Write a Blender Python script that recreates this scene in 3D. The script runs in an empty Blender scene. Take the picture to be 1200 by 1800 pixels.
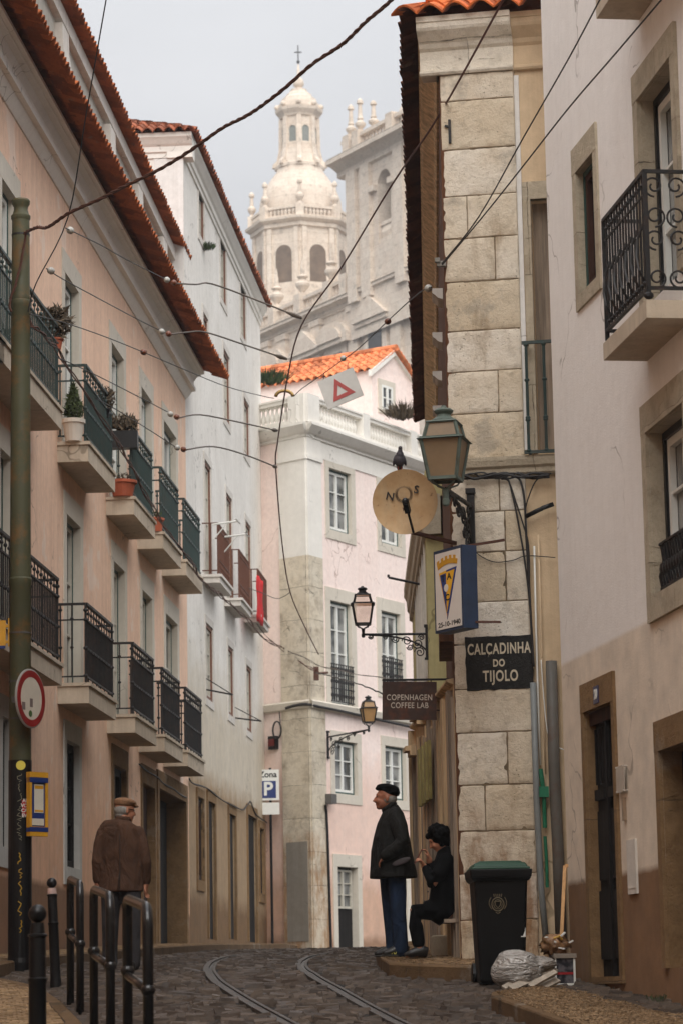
import bpy, math, random
from mathutils import Vector, Matrix
random.seed(7)
R = math.radians
scene = bpy.context.scene
COL = scene.collection

# ------------------------------------------------------------------ camera
F = 5000.0                       # focal length in photograph pixels (1200 x 1800)
PITCH = math.atan(855.0 / F)
ROLL = 0.018
FWD = Vector((0, math.cos(PITCH), math.sin(PITCH)))
_R0 = Vector((1, 0, 0)); _U0 = _R0.cross(FWD)
CR = (_R0 * math.cos(ROLL) - _U0 * math.sin(ROLL)).normalized()
CU = (_U0 * math.cos(ROLL) + _R0 * math.sin(ROLL)).normalized()
cam_data = bpy.data.cameras.new("camera"); cam = bpy.data.objects.new("camera", cam_data)
COL.objects.link(cam); scene.camera = cam
cam_data.sensor_fit = 'VERTICAL'; cam_data.sensor_height = 36; cam_data.lens = F / 1800 * 36
cam_data.clip_start = 0.1; cam_data.clip_end = 3000
cam.matrix_world = Matrix(((CR.x, CU.x, -FWD.x, 0), (CR.y, CU.y, -FWD.y, 0), (CR.z, CU.z, -FWD.z, 0), (0, 0, 0, 1)))
cam_data.dof.use_dof = True; cam_data.dof.focus_distance = 28.5; cam_data.dof.aperture_fstop = 5.0

def ray(px, py):
    d = FWD + CR * ((px - 600) / F) - CU * ((py - 900) / F)
    return d / d.y
def P(px, py, Y): return ray(px, py) * Y
def horizon(px):
    a, b = 0.0, 3000.0
    for _ in range(40):
        m = (a + b) / 2
        if ray(px, m).z > 0: a = m
        else: b = m
    return a
def vdir(px):                    # horizontal direction vanishing at this column
    d = ray(px, horizon(px)); d.z = 0
    return d.normalized()
_GP = [(-30, -3.2), (0, -1.45), (10, -.85), (16, -.45), (21, -.175), (25, .075), (27.5, .235), (32, .40), (38, .56), (45, .75), (60, 1.02), (75, 1.15), (120, 1.3), (4000, 1.4)]
def G(Y):                        # height of the street along its length
    for (a, za), (b, zb) in zip(_GP, _GP[1:]):
        if Y <= b: return za + (zb - za) * (Y - a) / (b - a)
    return _GP[-1][1]
def ground_at(px, py, dz=0.0):
    r = ray(px, py); lo, hi = 12.0, 70.0
    for k in range(2000):
        Y = 12 + k * .03
        if r.z * Y <= G(Y) + dz: return r * Y
    return r * 60

# ------------------------------------------------------------------ meshes
class MB:
    def __init__(s, M=None): s.v = []; s.f = []; s.M = M or Matrix()
    def add(s, vs, fs):
        n = len(s.v); s.v += [s.M @ Vector(p) for p in vs]; s.f += [tuple(i + n for i in f) for f in fs]; return s
    def box(s, x0, x1, y0, y1, z0, z1):
        return s.add([(x0,y0,z0),(x1,y0,z0),(x1,y1,z0),(x0,y1,z0),(x0,y0,z1),(x1,y0,z1),(x1,y1,z1),(x0,y1,z1)],
              [(0,3,2,1),(4,5,6,7),(0,1,5,4),(1,2,6,5),(2,3,7,6),(3,0,4,7)])
    def cbox(s, c, dx, dy, dz, rot=None):
        Q = Matrix.Translation(Vector(c)) @ (rot.to_4x4() if rot else Matrix())
        vs = [Q @ Vector((a*dx/2, b*dy/2, g*dz/2)) for g in (-1,1) for a,b in ((-1,-1),(1,-1),(1,1),(-1,1))]
        return s.add(vs, [(0,3,2,1),(4,5,6,7),(0,1,5,4),(1,2,6,5),(2,3,7,6),(3,0,4,7)])
    def beam(s, a, b, w, h=None, up=(0,0,1)):
        a = Vector(a); b = Vector(b); h = h or w; t = (b-a).normalized(); u = Vector(up)
        if abs(t.dot(u)) > .98: u = Vector((1,0,0))
        x = t.cross(u).normalized(); y = x.cross(t)
        vs = [p + x*(i*w/2) + y*(j*h/2) for p in (a,b) for i,j in ((-1,-1),(1,-1),(1,1),(-1,1))]
        return s.add(vs, [(0,3,2,1),(4,5,6,7),(0,1,5,4),(1,2,6,5),(2,3,7,6),(3,0,4,7)])
    def quad(s, *p): return s.add(p, [tuple(range(len(p)))])
    def prism(s, poly, a, b, fn):     # polygon (p,q) extruded from a to b; fn(p,q,t)->xyz
        n = len(poly); vs = [fn(p,q,a) for p,q in poly] + [fn(p,q,b) for p,q in poly]
        return s.add(vs, [tuple(range(n-1,-1,-1)), tuple(range(n,2*n))] + [(i,(i+1)%n,n+(i+1)%n,n+i) for i in range(n)])
    def tube(s, path, r, n=8, cap=True):
        path = [Vector(p) for p in path]; rs = r if isinstance(r,(list,tuple)) else [r]*len(path)
        N = len(path); t0 = (path[1]-path[0]).normalized()
        u = Vector((0,0,1)) if abs(t0.z) < .9 else Vector((1,0,0))
        x = t0.cross(u).normalized(); vs = []
        for i,p in enumerate(path):
            t = (path[min(i+1,N-1)] - path[max(i-1,0)]).normalized()
            x = (x - t*x.dot(t)).normalized(); y = t.cross(x)
            rr = rs[i]; rx, ry = rr if isinstance(rr,(tuple,list)) else (rr,rr)
            vs += [p + x*(rx*math.cos(2*math.pi*k/n)) + y*(ry*math.sin(2*math.pi*k/n)) for k in range(n)]
        fs = [(i*n+k, i*n+(k+1)%n, (i+1)*n+(k+1)%n, (i+1)*n+k) for i in range(N-1) for k in range(n)]
        if cap: fs += [tuple(range(n-1,-1,-1)), tuple(range((N-1)*n, N*n))]
        return s.add(vs, fs)
    def lathe(s, prof, c=(0,0,0), n=16, a0=0, rot=None):
        c = Vector(c); vs = []
        for r_, z in prof:
            for k in range(n):
                a = a0 + 2*math.pi*k/n; p = Vector((r_*math.cos(a), r_*math.sin(a), z))
                vs.append(c + (rot @ p if rot else p))
        m = len(prof)
        fs = [(i*n+k, i*n+(k+1)%n, (i+1)*n+(k+1)%n, (i+1)*n+k) for i in range(m-1) for k in range(n)]
        fs += [tuple(range(n-1,-1,-1)), tuple(range((m-1)*n, m*n))]
        return s.add(vs, fs)
    def ball(s, c, r, n=10, m=7, rot=None):
        rx,ry,rz = r if isinstance(r,(tuple,list)) else (r,r,r); c = Vector(c)
        vs = []; 
        for j in range(1,m):
            th = math.pi*j/m
            for k in range(n):
                a = 2*math.pi*k/n; p = Vector((rx*math.sin(th)*math.cos(a), ry*math.sin(th)*math.sin(a), rz*math.cos(th)))
                vs.append(c + (rot @ p if rot else p))
        top = c + (rot @ Vector((0,0,rz)) if rot else Vector((0,0,rz))); bot = c - (rot @ Vector((0,0,rz)) if rot else Vector((0,0,rz)))
        vs += [top, bot]; t = (m-1)*n
        fs = [(j*n+k, (j+1)*n+k, (j+1)*n+(k+1)%n, j*n+(k+1)%n) for j in range(m-2) for k in range(n)]
        fs += [(t, k, (k+1)%n) for k in range(n)] + [(t+1, (m-2)*n+(k+1)%n, (m-2)*n+k) for k in range(n)]
        return s.add(vs, fs)
    def build(s, name, mat, parent=None, loc=None, rotz=None, smooth=False, label=None, matrix=None):
        me = bpy.data.meshes.new(name); me.from_pydata([tuple(p) for p in s.v], [], s.f); me.update()
        for m in (mat if isinstance(mat,(list,tuple)) else [mat]): me.materials.append(m)
        if smooth: me.polygons.foreach_set('use_smooth', [True]*len(me.polygons))
        o = bpy.data.objects.new(name, me); COL.objects.link(o)
        if parent: o.parent = parent
        if matrix is not None: o.matrix_local = matrix
        if loc is not None: o.location = loc
        if rotz is not None: o.rotation_euler.z = rotz
        if label: o['label'] = label
        return o

def shade_angle(o, deg=40):
    me = o.data; me.polygons.foreach_set('use_smooth', [True]*len(me.polygons))
    try: me.set_sharp_from_angle(angle=R(deg))
    except Exception: pass
    return o
def tag(o, label, cat=None, group=None, kind=None):
    if label: o['label'] = label
    if cat: o['category'] = cat
    if group: o['group'] = group
    if kind: o['kind'] = kind
    return o
def thing(name, label, cat, matrix=None, loc=(0,0,0), rotz=0, group=None):
    o = bpy.data.objects.new(name, None); COL.objects.link(o); o.empty_display_size = .2
    if matrix is not None: o.matrix_world = matrix
    else: o.location = loc; o.rotation_euler.z = rotz
    return tag(o, label, cat, group)
def copy_tree(o, parent=None):
    c = o.copy(); COL.objects.link(c)
    if parent: c.parent = parent
    for ch in list(o.children): copy_tree(ch, c)
    return c

def text(name, s, size, mat, parent, M, extrude=.004, bold=0, align='CENTER', sx=1.0, spacing=1.0):
    cu = bpy.data.curves.new(name, 'FONT'); cu.body = s; cu.size = size; cu.extrude = extrude; cu.offset = bold
    cu.align_x = align; cu.align_y = 'CENTER'; cu.space_character = spacing
    cu.materials.append(mat)
    tmp = bpy.data.objects.new(name, cu); COL.objects.link(tmp)
    me = bpy.data.meshes.new_from_object(tmp.evaluated_get(bpy.context.evaluated_depsgraph_get())); me.materials.clear(); me.materials.append(mat)
    bpy.data.objects.remove(tmp); bpy.data.curves.remove(cu)
    o = bpy.data.objects.new(name, me); COL.objects.link(o); o.parent = parent
    o.matrix_local = M @ Matrix.Diagonal((sx,1,1,1))
    return o

# ------------------------------------------------------------------ facades: local x along the wall, y outward, z up
class Facade:
    def __init__(s, origin, d, out_hint, base):
        s.o = Vector((origin[0], origin[1], base)); s.u = Vector((d[0], d[1], 0)).normalized()
        n = Vector((-s.u.y, s.u.x, 0))
        if n.dot(Vector((out_hint[0], out_hint[1], 0))) < 0:
            n = -n
        s.n = n
        # keep right-handed: if not, flip u
        if s.u.cross(s.n).z < 0: s.flip = True
        else: s.flip = False
        if s.flip: s.u = -s.u
        s.M = Matrix(((s.u.x, s.n.x, 0, s.o.x), (s.u.y, s.n.y, 0, s.o.y), (0,0,1,s.o.z), (0,0,0,1)))
    def hit(s, px, py, out=0.0):
        d = ray(px, py); t = ((s.o + s.n*out).dot(s.n)) / d.dot(s.n); p = d*t - s.o
        return p.dot(s.u), p.z
    def U(s, px, py, out=0.0): return s.hit(px,py,out)[0]
    def Z(s, px, py, out=0.0): return s.hit(px,py,out)[1]
    def W(s, u, out, z): return s.o + s.u*u + s.n*out + Vector((0,0,z))

def wall_mesh(mb, u0, u1, z0, z1, holes, depth, y=0.0, back=None, zt=None):
    """front sheet with reveals; holes = (ua,ub,za,zb[,depth])"""
    us = sorted({u0,u1,*[min(max(h[i],u0),u1) for h in holes for i in (0,1)]})
    zs = sorted({z0,z1,*[min(max(h[i],z0),z1) for h in holes for i in (2,3)]})
    for a,b in zip(us,us[1:]):
        for c,d in zip(zs,zs[1:]):
            m,k = (a+b)/2,(c+d)/2
            if any(h[0]<m<h[1] and h[2]<k<h[3] for h in holes): continue
            mb.quad((b,y,c),(a,y,c),(a,y,d),(b,y,d))
    for h in holes:
        a,b,c,d = h[:4]; q = y-(h[4] if len(h)>4 else depth)
        mb.quad((a,y,c),(a,q,c),(a,q,d),(a,y,d)); mb.quad((b,q,c),(b,y,c),(b,y,d),(b,q,d))
        mb.quad((a,y,d),(a,q,d),(b,q,d),(b,y,d)); mb.quad((a,q,c),(a,y,c),(b,y,c),(b,q,c))
    if back is not None:
        yb = y-back
        mb.quad((u0,y,z0),(u0,yb,z0),(u0,yb,z1),(u0,y,z1)); mb.quad((u1,yb,z0),(u1,y,z0),(u1,y,z1),(u1,yb,z1))
        mb.quad((u0,yb,z0),(u1,yb,z0),(u1,yb,z1),(u0,yb,z1)); mb.quad((u0,y,z1),(u0,yb,z1),(u1,yb,z1),(u1,y,z1))
    return mb
# ------------------------------------------------------------------ materials (all procedural, real-world base colours plus painted shade low on some walls)
_MC = {}
def srgb(r, g, b):
    f = lambda c: (c/255/12.92 if c/255 <= .04045 else ((c/255+.055)/1.055)**2.4)
    return (f(r), f(g), f(b), 1)
class NT:
    def __init__(s, name):
        s.m = bpy.data.materials.new(name); s.m.use_nodes = True; s.t = s.m.node_tree; s.t.nodes.clear()
        s.out = s.n('ShaderNodeOutputMaterial'); s.b = s.n('ShaderNodeBsdfPrincipled'); s.l(s.b.outputs[0], s.out.inputs[0])
        s.tc = s.n('ShaderNodeTexCoord').outputs['Object']
    def n(s, t, **k):
        x = s.t.nodes.new(t)
        for a, v in k.items(): setattr(x, a, v)
        return x
    def l(s, a, b): s.t.links.new(a, b)
    def mapp(s, sc=(1,1,1), loc=(0,0,0), rot=(0,0,0)):
        m = s.n('ShaderNodeMapping'); s.l(s.tc, m.inputs[0]); m.inputs['Scale'].default_value = sc; m.inputs['Location'].default_value = loc; m.inputs['Rotation'].default_value = rot
        return m.outputs[0]
    def noise(s, scale, detail=5, rough=.6, vec=None, dist=0):
        x = s.n('ShaderNodeTexNoise'); s.l(vec or s.tc, x.inputs['Vector']); x.inputs['Scale'].default_value = scale
        x.inputs['Detail'].default_value = detail; x.inputs['Roughness'].default_value = rough; x.inputs['Distortion'].default_value = dist
        return x.outputs['Fac']
    def ramp(s, fac, a, b, lo=0, hi=1):
        x = s.n('ShaderNodeMapRange'); x.clamp = True; s.l(fac, x.inputs[0])
        for i, v in zip((1,2,3,4), (a,b,lo,hi)): x.inputs[i].default_value = v
        return x.outputs[0]
    def math(s, op, a, b=None):
        x = s.n('ShaderNodeMath', operation=op)
        for i, v in enumerate((a, b)):
            if v is None: continue
            if isinstance(v, (int, float)): x.inputs[i].default_value = v
            else: s.l(v, x.inputs[i])
        return x.outputs[0]
    def mix(s, fac, a, b, mode='MIX'):
        x = s.n('ShaderNodeMix', data_type='RGBA', blend_type=mode)
        for i, v in ((0, fac), (6, a), (7, b)):
            if isinstance(v, (int, float)): x.inputs[i].default_value = v
            elif isinstance(v, tuple): x.inputs[i].default_value = v
            else: s.l(v, x.inputs[i])
        return x.outputs[2]
    def bump(s, h, strength, dist=.02, normal=None):
        x = s.n('ShaderNodeBump'); s.l(h, x.inputs['Height']); x.inputs['Strength'].default_value = strength; x.inputs['Distance'].default_value = dist
        if normal: s.l(normal, x.inputs['Normal'])
        return x.outputs[0]
    def done(s, col, rough=.8, normal=None, metal=0, spec=None):
        if isinstance(col, tuple): s.b.inputs['Base Color'].default_value = col
        else: s.l(col, s.b.inputs['Base Color'])
        if isinstance(rough, (int, float)): s.b.inputs['Roughness'].default_value = rough
        else: s.l(rough, s.b.inputs['Roughness'])
        s.b.inputs['Metallic'].default_value = metal
        if spec is not None: s.b.inputs['Specular IOR Level'].default_value = spec
        if normal: s.l(normal, s.b.inputs['Normal'])
        return s.m
def sc(c, k): return (c[0]*k, c[1]*k, c[2]*k, 1)

def plain(name, col, rough=.6, var=.25, vs=6, bump=.15, bs=60, metal=0, spec=None):
    if name in _MC: return _MC[name]
    t = NT(name); f = t.ramp(t.noise(vs, 6), .3, .7)
    c = t.mix(f, sc(col, 1-var), sc(col, 1+var*.6))
    nb = t.bump(t.noise(bs, 4), bump, .01)
    _MC[name] = t.done(c, rough, nb, metal, spec); return _MC[name]

def plaster(name, col, stain=(.2,.13,.08,1), amount=.35, streak=.3, bands=(), rough=.9, patch=None, var=.10):
    """bands: (z, colour, mix, edge_noise): below z this colour is mixed in"""
    t = NT(name); big = t.ramp(t.noise(.7, 8, .62), .35, .72); fine = t.noise(9, 6)
    c = t.mix(t.ramp(fine, .3, .7), sc(col, 1-var), sc(col, 1+var*.6))
    c = t.mix(t.math('MULTIPLY', big, amount*.5), c, stain)
    if patch:
        pf = t.ramp(t.noise(1.3, 5, .55, vec=t.mapp(loc=(3,1,7))), .60, .63)
        c = t.mix(t.math('MULTIPLY', pf, patch[1]), c, patch[0])
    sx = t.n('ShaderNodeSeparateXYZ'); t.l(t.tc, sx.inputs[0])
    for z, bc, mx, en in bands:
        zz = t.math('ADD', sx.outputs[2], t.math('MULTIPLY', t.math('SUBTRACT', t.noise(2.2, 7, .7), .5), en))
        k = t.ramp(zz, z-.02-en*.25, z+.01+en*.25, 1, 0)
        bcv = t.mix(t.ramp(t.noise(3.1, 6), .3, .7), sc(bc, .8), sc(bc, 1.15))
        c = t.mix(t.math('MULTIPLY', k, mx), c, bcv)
    if streak:
        st = t.ramp(t.noise(1.0, 7, .7, vec=t.mapp((5.5, 5.5, .16))), .46, .82)
        c = t.mix(t.math('MULTIPLY', st, streak), c, stain)
        st2 = t.ramp(t.noise(1.0, 6, .7, vec=t.mapp((16, 16, .5), loc=(4,4,4))), .52, .85)
        c = t.mix(t.math('MULTIPLY', st2, streak*.7), c, sc(stain, .6))
    vo = t.n('ShaderNodeTexVoronoi', feature='DISTANCE_TO_EDGE'); wv = t.n('ShaderNodeVectorMath', operation='ADD'); nz = t.n('ShaderNodeTexNoise'); t.l(t.tc, nz.inputs['Vector']); nz.inputs['Scale'].default_value = 2.2
    t.l(t.tc, wv.inputs[0]); t.l(nz.outputs['Color'], wv.inputs[1]); t.l(wv.outputs[0], vo.inputs['Vector']); vo.inputs['Scale'].default_value = .55
    ck = t.math('MULTIPLY', t.ramp(vo.outputs['Distance'], .004, .009, 1, 0), t.ramp(t.noise(.9, 3, .6, vec=t.mapp(loc=(11,5,3))), .52, .60))
    c = t.mix(t.math('MULTIPLY', ck, .5), c, sc(stain, .45))
    h = t.math('ADD', t.noise(55, 3), t.math('MULTIPLY', t.noise(2.5, 4), 3.0))
    _MC[name] = t.done(c, rough, t.bump(h, .25, .012), spec=.25); return _MC[name]

def masonry(name, c1, c2, bw=.8, rh=.41, mortar=.008, dark=(.06,.045,.03,1), stain=(.16,.10,.05,1), rust_shade_band=None, loc=(0,0,0), soft=.35, crack=.55, axes='XZ'):
    t = NT(name); sx = t.n('ShaderNodeSeparateXYZ'); t.l(t.tc, sx.inputs[0])
    cb = t.n('ShaderNodeCombineXYZ'); wob = t.math('MULTIPLY', t.math('SUBTRACT', t.noise(2.3, 4), .5), .07)
    t.l(t.math('ADD', t.math('ADD', sx.outputs['XYZ'.index(axes[0])], wob), loc[0]), cb.inputs[0]); t.l(t.math('ADD', t.math('ADD', sx.outputs[2], wob), loc[2]), cb.inputs[1])
    br = t.n('ShaderNodeTexBrick'); t.l(cb.outputs[0], br.inputs['Vector']); br.offset = .42; br.squash = 1
    br.inputs['Color1'].default_value = c1; br.inputs['Color2'].default_value = c2; br.inputs['Mortar'].default_value = dark
    br.inputs['Scale'].default_value = 1; br.inputs['Mortar Size'].default_value = mortar; br.inputs['Brick Width'].default_value = bw; br.inputs['Row Height'].default_value = rh
    br.inputs['Mortar Smooth'].default_value = .25; br.inputs['Bias'].default_value = 0
    mm = t.math('MULTIPLY', br.outputs['Fac'], t.ramp(t.noise(4.3, 4, .7), .34, .64, .06, .85))
    face = t.mix(t.ramp(t.noise(1.1, 7, .65), .3, .75), c1, c2)
    bsep = t.n('ShaderNodeSeparateColor'); br2 = t.n('ShaderNodeTexBrick'); t.l(cb.outputs[0], br2.inputs['Vector']); br2.offset = .42
    for k_, v_ in (('Color1',(0,0,0,1)),('Color2',(1,1,1,1)),('Mortar',(.5,.5,.5,1))): br2.inputs[k_].default_value = v_
    for k_, v_ in (('Scale',1),('Mortar Size',0),('Brick Width',bw),('Row Height',rh)): br2.inputs[k_].default_value = v_
    t.l(br2.outputs['Color'], bsep.inputs[0]); face = t.mix(t.math('MULTIPLY', bsep.outputs[0], .28), face, sc(c2, .62))
    face = t.mix(t.math('MULTIPLY', t.ramp(t.noise(1.6, 5, .6, vec=t.mapp((1,1,1), loc=(9,9,9))), .60, .66), soft*.9), face, srgb(150,142,130))
    face = t.mix(t.math('MULTIPLY', t.ramp(t.noise(6, 8, .72), .46, .70), .55), face, sc(c2, .55))
    face = t.mix(t.math('MULTIPLY', t.ramp(t.noise(2.2, 6, .7, vec=t.mapp((1,1,1), loc=(5,2,1))), .50, .75), soft), face, stain)
    vo = t.n('ShaderNodeTexVoronoi', feature='DISTANCE_TO_EDGE'); t.l(t.mapp((1.1, 1.1, 2.6)), vo.inputs['Vector']); vo.inputs['Scale'].default_value = 1.7
    dn = t.math('ADD', vo.outputs['Distance'], t.math('MULTIPLY', t.noise(5, 6, .8), .22))
    ck = t.math('MULTIPLY', t.ramp(dn, .112, .12, 1, 0), t.ramp(t.noise(1.7, 3), .52, .62))
    face = t.mix(t.math('MULTIPLY', ck, crack), face, dark)
    if rust_shade_band:
        zz = t.math('ADD', sx.outputs[2], t.math('MULTIPLY', t.math('SUBTRACT', t.noise(3, 7, .7), .5), 1.0))
        k = t.math('MULTIPLY', t.ramp(zz, rust_shade_band[0]-.25, rust_shade_band[0]+.15, 1, 0), t.ramp(t.noise(2.6, 6, .7, vec=t.mapp((1.6,1.6,.5))), .36, .6))
        face = t.mix(t.math('MULTIPLY', k, rust_shade_band[2]), face, rust_shade_band[1])
    c = t.mix(mm, face, dark)
    vs = t.n('ShaderNodeTexVoronoi'); t.l(t.mapp((1,1,1.6)), vs.inputs['Vector']); vs.inputs['Scale'].default_value = 34
    pits = t.math('MULTIPLY', t.ramp(vs.outputs['Distance'], .10, .2, 1, 0), t.ramp(t.noise(2.4,4), .5,.64))
    c = t.mix(t.math('MULTIPLY', pits, .5), c, dark)
    h = t.math('SUBTRACT', t.math('ADD', t.math('MULTIPLY', t.noise(7, 8, .75), 1.2), t.math('MULTIPLY', t.noise(30, 6, .7), .4)), t.math('ADD', t.math('MULTIPLY', mm, 1.2), t.math('MULTIPLY', ck, .9)))
    _MC[name] = t.done(c, .92, t.bump(h, .9, .022), spec=.2); return _MC[name]

def metal(name, col, rust=(.10,.035,.012,1), amt=.3, rough=.5, scale=7):
    if name in _MC: return _MC[name]
    t = NT(name); f = t.ramp(t.noise(scale, 8, .7), .5, .64)
    c = t.mix(t.math('MULTIPLY', f, amt), t.mix(t.noise(3, 4), sc(col, .75), sc(col, 1.2)), rust)
    _MC[name] = t.done(c, t.ramp(t.noise(12,4), .3,.7, rough-.12, rough+.15), t.bump(t.noise(40, 4), .2, .005), spec=.45); return _MC[name]

def tiles_mat(name, col):
    t = NT(name); f = t.noise(3.2, 5); vv = t.n('ShaderNodeTexVoronoi'); t.l(t.mapp((4.4,3,3)), vv.inputs['Vector']); vv.inputs['Scale'].default_value = 1
    sp = t.n('ShaderNodeSeparateColor'); t.l(vv.outputs['Color'], sp.inputs[0])
    c = t.mix(t.ramp(sp.outputs[0], 0, 1), sc(col, .55), sc(col, 1.3)); c = t.mix(t.ramp(t.noise(13, 7, .7), .48, .7, 0, .65), c, sc(col, .3))
    c = t.mix(t.ramp(t.noise(5, 5), .62, .72, 0, .4), c, (.22,.19,.12,1))
    _MC[name] = t.done(c, .85, t.bump(t.noise(40, 4), .3, .01), spec=.2); return _MC[name]

def wood(name, col, streaky=(9,9,.45), dark=.3):
    t = NT(name); n1 = t.noise(1, 7, .7, vec=t.mapp(streaky)); n2 = t.noise(1, 5, .6, vec=t.mapp((streaky[0]*4, streaky[1]*4, streaky[2]*1.6)))
    c = t.mix(t.ramp(n1, .34, .68), sc(col, dark), sc(col, 1.25)); c = t.mix(t.ramp(n2, .5, .75, 0, .6), c, sc(col, .35))
    _MC[name] = t.done(c, .8, t.bump(n2, .5, .008), spec=.25); return _MC[name]

def glass(name, tint=(.03,.035,.04,1), rough=.08, curtain=None):
    t = NT(name)
    if curtain:
        w = t.n('ShaderNodeTexWave'); t.l(t.mapp((1,0,0)), w.inputs[0]); w.inputs['Scale'].default_value = 7; w.inputs['Distortion'].default_value = 1.5
        k = t.math('MULTIPLY', t.ramp(t.noise(1.3, 2), .42, .56), t.ramp(w.outputs['Fac'], 0, 1, .55, 1))
        c = t.mix(k, tint, curtain)
    else: c = t.mix(t.noise(1.6, 3), sc(tint,.5), sc(tint,1.6))
    _MC[name] = t.done(c, rough, spec=.6); return _MC[name]

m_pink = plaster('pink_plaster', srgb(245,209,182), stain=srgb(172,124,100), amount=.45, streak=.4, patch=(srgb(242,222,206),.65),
   bands=((2.3, srgb(226,172,132), .55, 1.4), (.92, srgb(120,88,60), .85, .12)))  # upper band: worn coat plus painted street-level darkness; lower band: dado
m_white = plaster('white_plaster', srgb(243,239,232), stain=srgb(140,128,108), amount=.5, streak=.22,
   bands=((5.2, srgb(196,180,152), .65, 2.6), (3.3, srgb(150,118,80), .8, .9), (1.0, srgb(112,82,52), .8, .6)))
m_side = plaster('side_plaster', srgb(228,225,221), stain=srgb(150,142,128), amount=.4, streak=.25)
m_house = plaster('house_plaster', srgb(246,242,238), stain=srgb(170,152,138), amount=.22, streak=.10, var=.04,
   bands=((2.86, srgb(224,208,188), .85, .02), (.89, srgb(124,88,54), .92, .06)))
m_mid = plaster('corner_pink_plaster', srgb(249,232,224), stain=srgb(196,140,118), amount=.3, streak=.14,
   bands=((4.2, srgb(222,180,156), .5, 2.6), (1.7, srgb(190,146,112), .6, 1.3), (.35, srgb(120,88,60), .7, .4)))  # tan and brown bands put street-level shade into the wall colour
m_yel = plaster('yellow_plaster', srgb(200,190,140), stain=srgb(140,120,76), amount=.5, streak=.4)
m_cream = plaster('cream_plaster', srgb(214,190,158), stain=srgb(150,125,95), amount=.4, streak=.25)
m_greyplaster = plaster('grey_plaster', srgb(190,186,176), stain=srgb(130,122,108), amount=.4, streak=.2)
m_trim = plaster('trim_white', srgb(222,216,208), stain=srgb(150,140,124), amount=.5, streak=.35)
m_corn = plaster('cornice_paint', srgb(236,232,224), stain=srgb(168,158,142), amount=.35, streak=.10, var=.05)
m_blue = plaster('surround_bluegrey', srgb(196,196,192), stain=srgb(140,132,120), amount=.4, streak=.2)
m_slabl = plaster('pale_stone_surround', srgb(212,204,190), stain=srgb(150,140,122), amount=.4, streak=.12, var=.06)
m_slab = plaster('balcony_stone', srgb(206,192,172), stain=srgb(120,100,78), amount=.6, streak=.4)
m_sur = masonry('window_stone', srgb(206,194,172), srgb(184,170,148), bw=2.0, rh=1.1, mortar=.004, soft=.35, crack=.2)
m_sur2 = masonry('door_stone', srgb(150,122,88), srgb(126,98,68), bw=2.0, rh=1.4, mortar=.004, soft=.4, crack=.2)
m_pier = masonry('pier_stone', srgb(242,235,222), srgb(226,215,196), bw=1.25, rh=.415, mortar=.006, soft=.28, crack=.22, rust_shade_band=(1.7, srgb(150,112,68), .75), loc=(.3,0,.12))  # low band: rust, strengthened as painted street-level shade
def t_block():
    t = NT('pier_block'); gi = t.n('ShaderNodeNewGeometry'); sx = t.n('ShaderNodeSeparateXYZ'); t.l(t.tc, sx.inputs[0])
    c = t.mix(gi.outputs['Random Per Island'], srgb(246,240,229), srgb(212,196,170)); c = t.mix(t.ramp(t.noise(1.3,7,.65), .35,.72,0,.7), c, srgb(206,186,156))
    c = t.mix(t.ramp(t.noise(7,8,.75), .50,.70,0,.5), c, srgb(150,134,112)); c = t.mix(t.ramp(t.noise(1.9,6,.65,vec=t.mapp((1,1,1),loc=(7,3,2))), .58,.66,0,.55), c, srgb(158,150,138))
    c = t.mix(t.ramp(t.noise(3.2,7,.7,vec=t.mapp((1,1,.35),loc=(2,2,2))), .56,.72,0,.6), c, srgb(140,112,76))
    zz = t.math('ADD', sx.outputs[2], t.math('MULTIPLY', t.math('SUBTRACT', t.noise(3,7,.7), .5), 1.4)); k = t.math('MULTIPLY', t.ramp(zz, .9, 1.7, 1, 0), t.ramp(t.noise(2.6,6,.7,vec=t.mapp((1.6,1.6,.6))), .40,.62)); c = t.mix(t.math('MULTIPLY', k, .8), c, srgb(136,92,50))  # brown on the lower stones: rust, deepened to paint in street shade
    vs = t.n('ShaderNodeTexVoronoi'); t.l(t.mapp((1,1,1.5)), vs.inputs['Vector']); vs.inputs['Scale'].default_value = 26
    pits = t.math('MULTIPLY', t.ramp(vs.outputs['Distance'], .12,.2,1,0), t.ramp(t.noise(2.4,4), .5,.62)); c = t.mix(t.math('MULTIPLY', pits, .7), c, srgb(92,72,50))
    h = t.math('SUBTRACT', t.math('ADD', t.math('MULTIPLY', t.noise(6,8,.78), 1.3), t.math('MULTIPLY', t.noise(28,6,.7), .45)), pits)
    return t.done(c, .92, t.bump(h, .8, .03), spec=.2)
m_block = t_block(); m_mortar = plain('old_mortar', srgb(120,104,82), .95, .5, 9, .8, 40)
m_quoin = masonry('quoin_stone', srgb(226,217,200), srgb(212,198,174), bw=3, rh=.75, mortar=.006, rust_shade_band=(2.6, srgb(160,116,72), .8), soft=.6)  # low brown band mixes rust with shade painted towards the street
m_church = masonry('church_stone', srgb(232,220,204), srgb(218,200,182), bw=2.4, rh=.9, mortar=.02, dark=srgb(170,150,130), stain=srgb(180,160,140), soft=.5, crack=.0)
m_church_dark = plain('weathered_church_stone', srgb(150,136,120), .95, .5, 1.2, .3, 10)
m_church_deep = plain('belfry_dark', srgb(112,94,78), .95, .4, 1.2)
m_kerb = masonry('kerb_stone', srgb(118,94,68), srgb(96,74,52), bw=1.1, rh=3, mortar=.01, soft=.5)
m_tile = tiles_mat('roof_tile', srgb(206,110,58))
m_tile_old = tiles_mat('old_roof_tile', srgb(150,88,62))
m_tile_dark = tiles_mat('dark_roof_tile', srgb(84,50,36))  # dark brown tile for the street-side eaves
m_tile_new = tiles_mat('bright_roof_tile', srgb(218,132,88))
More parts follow.
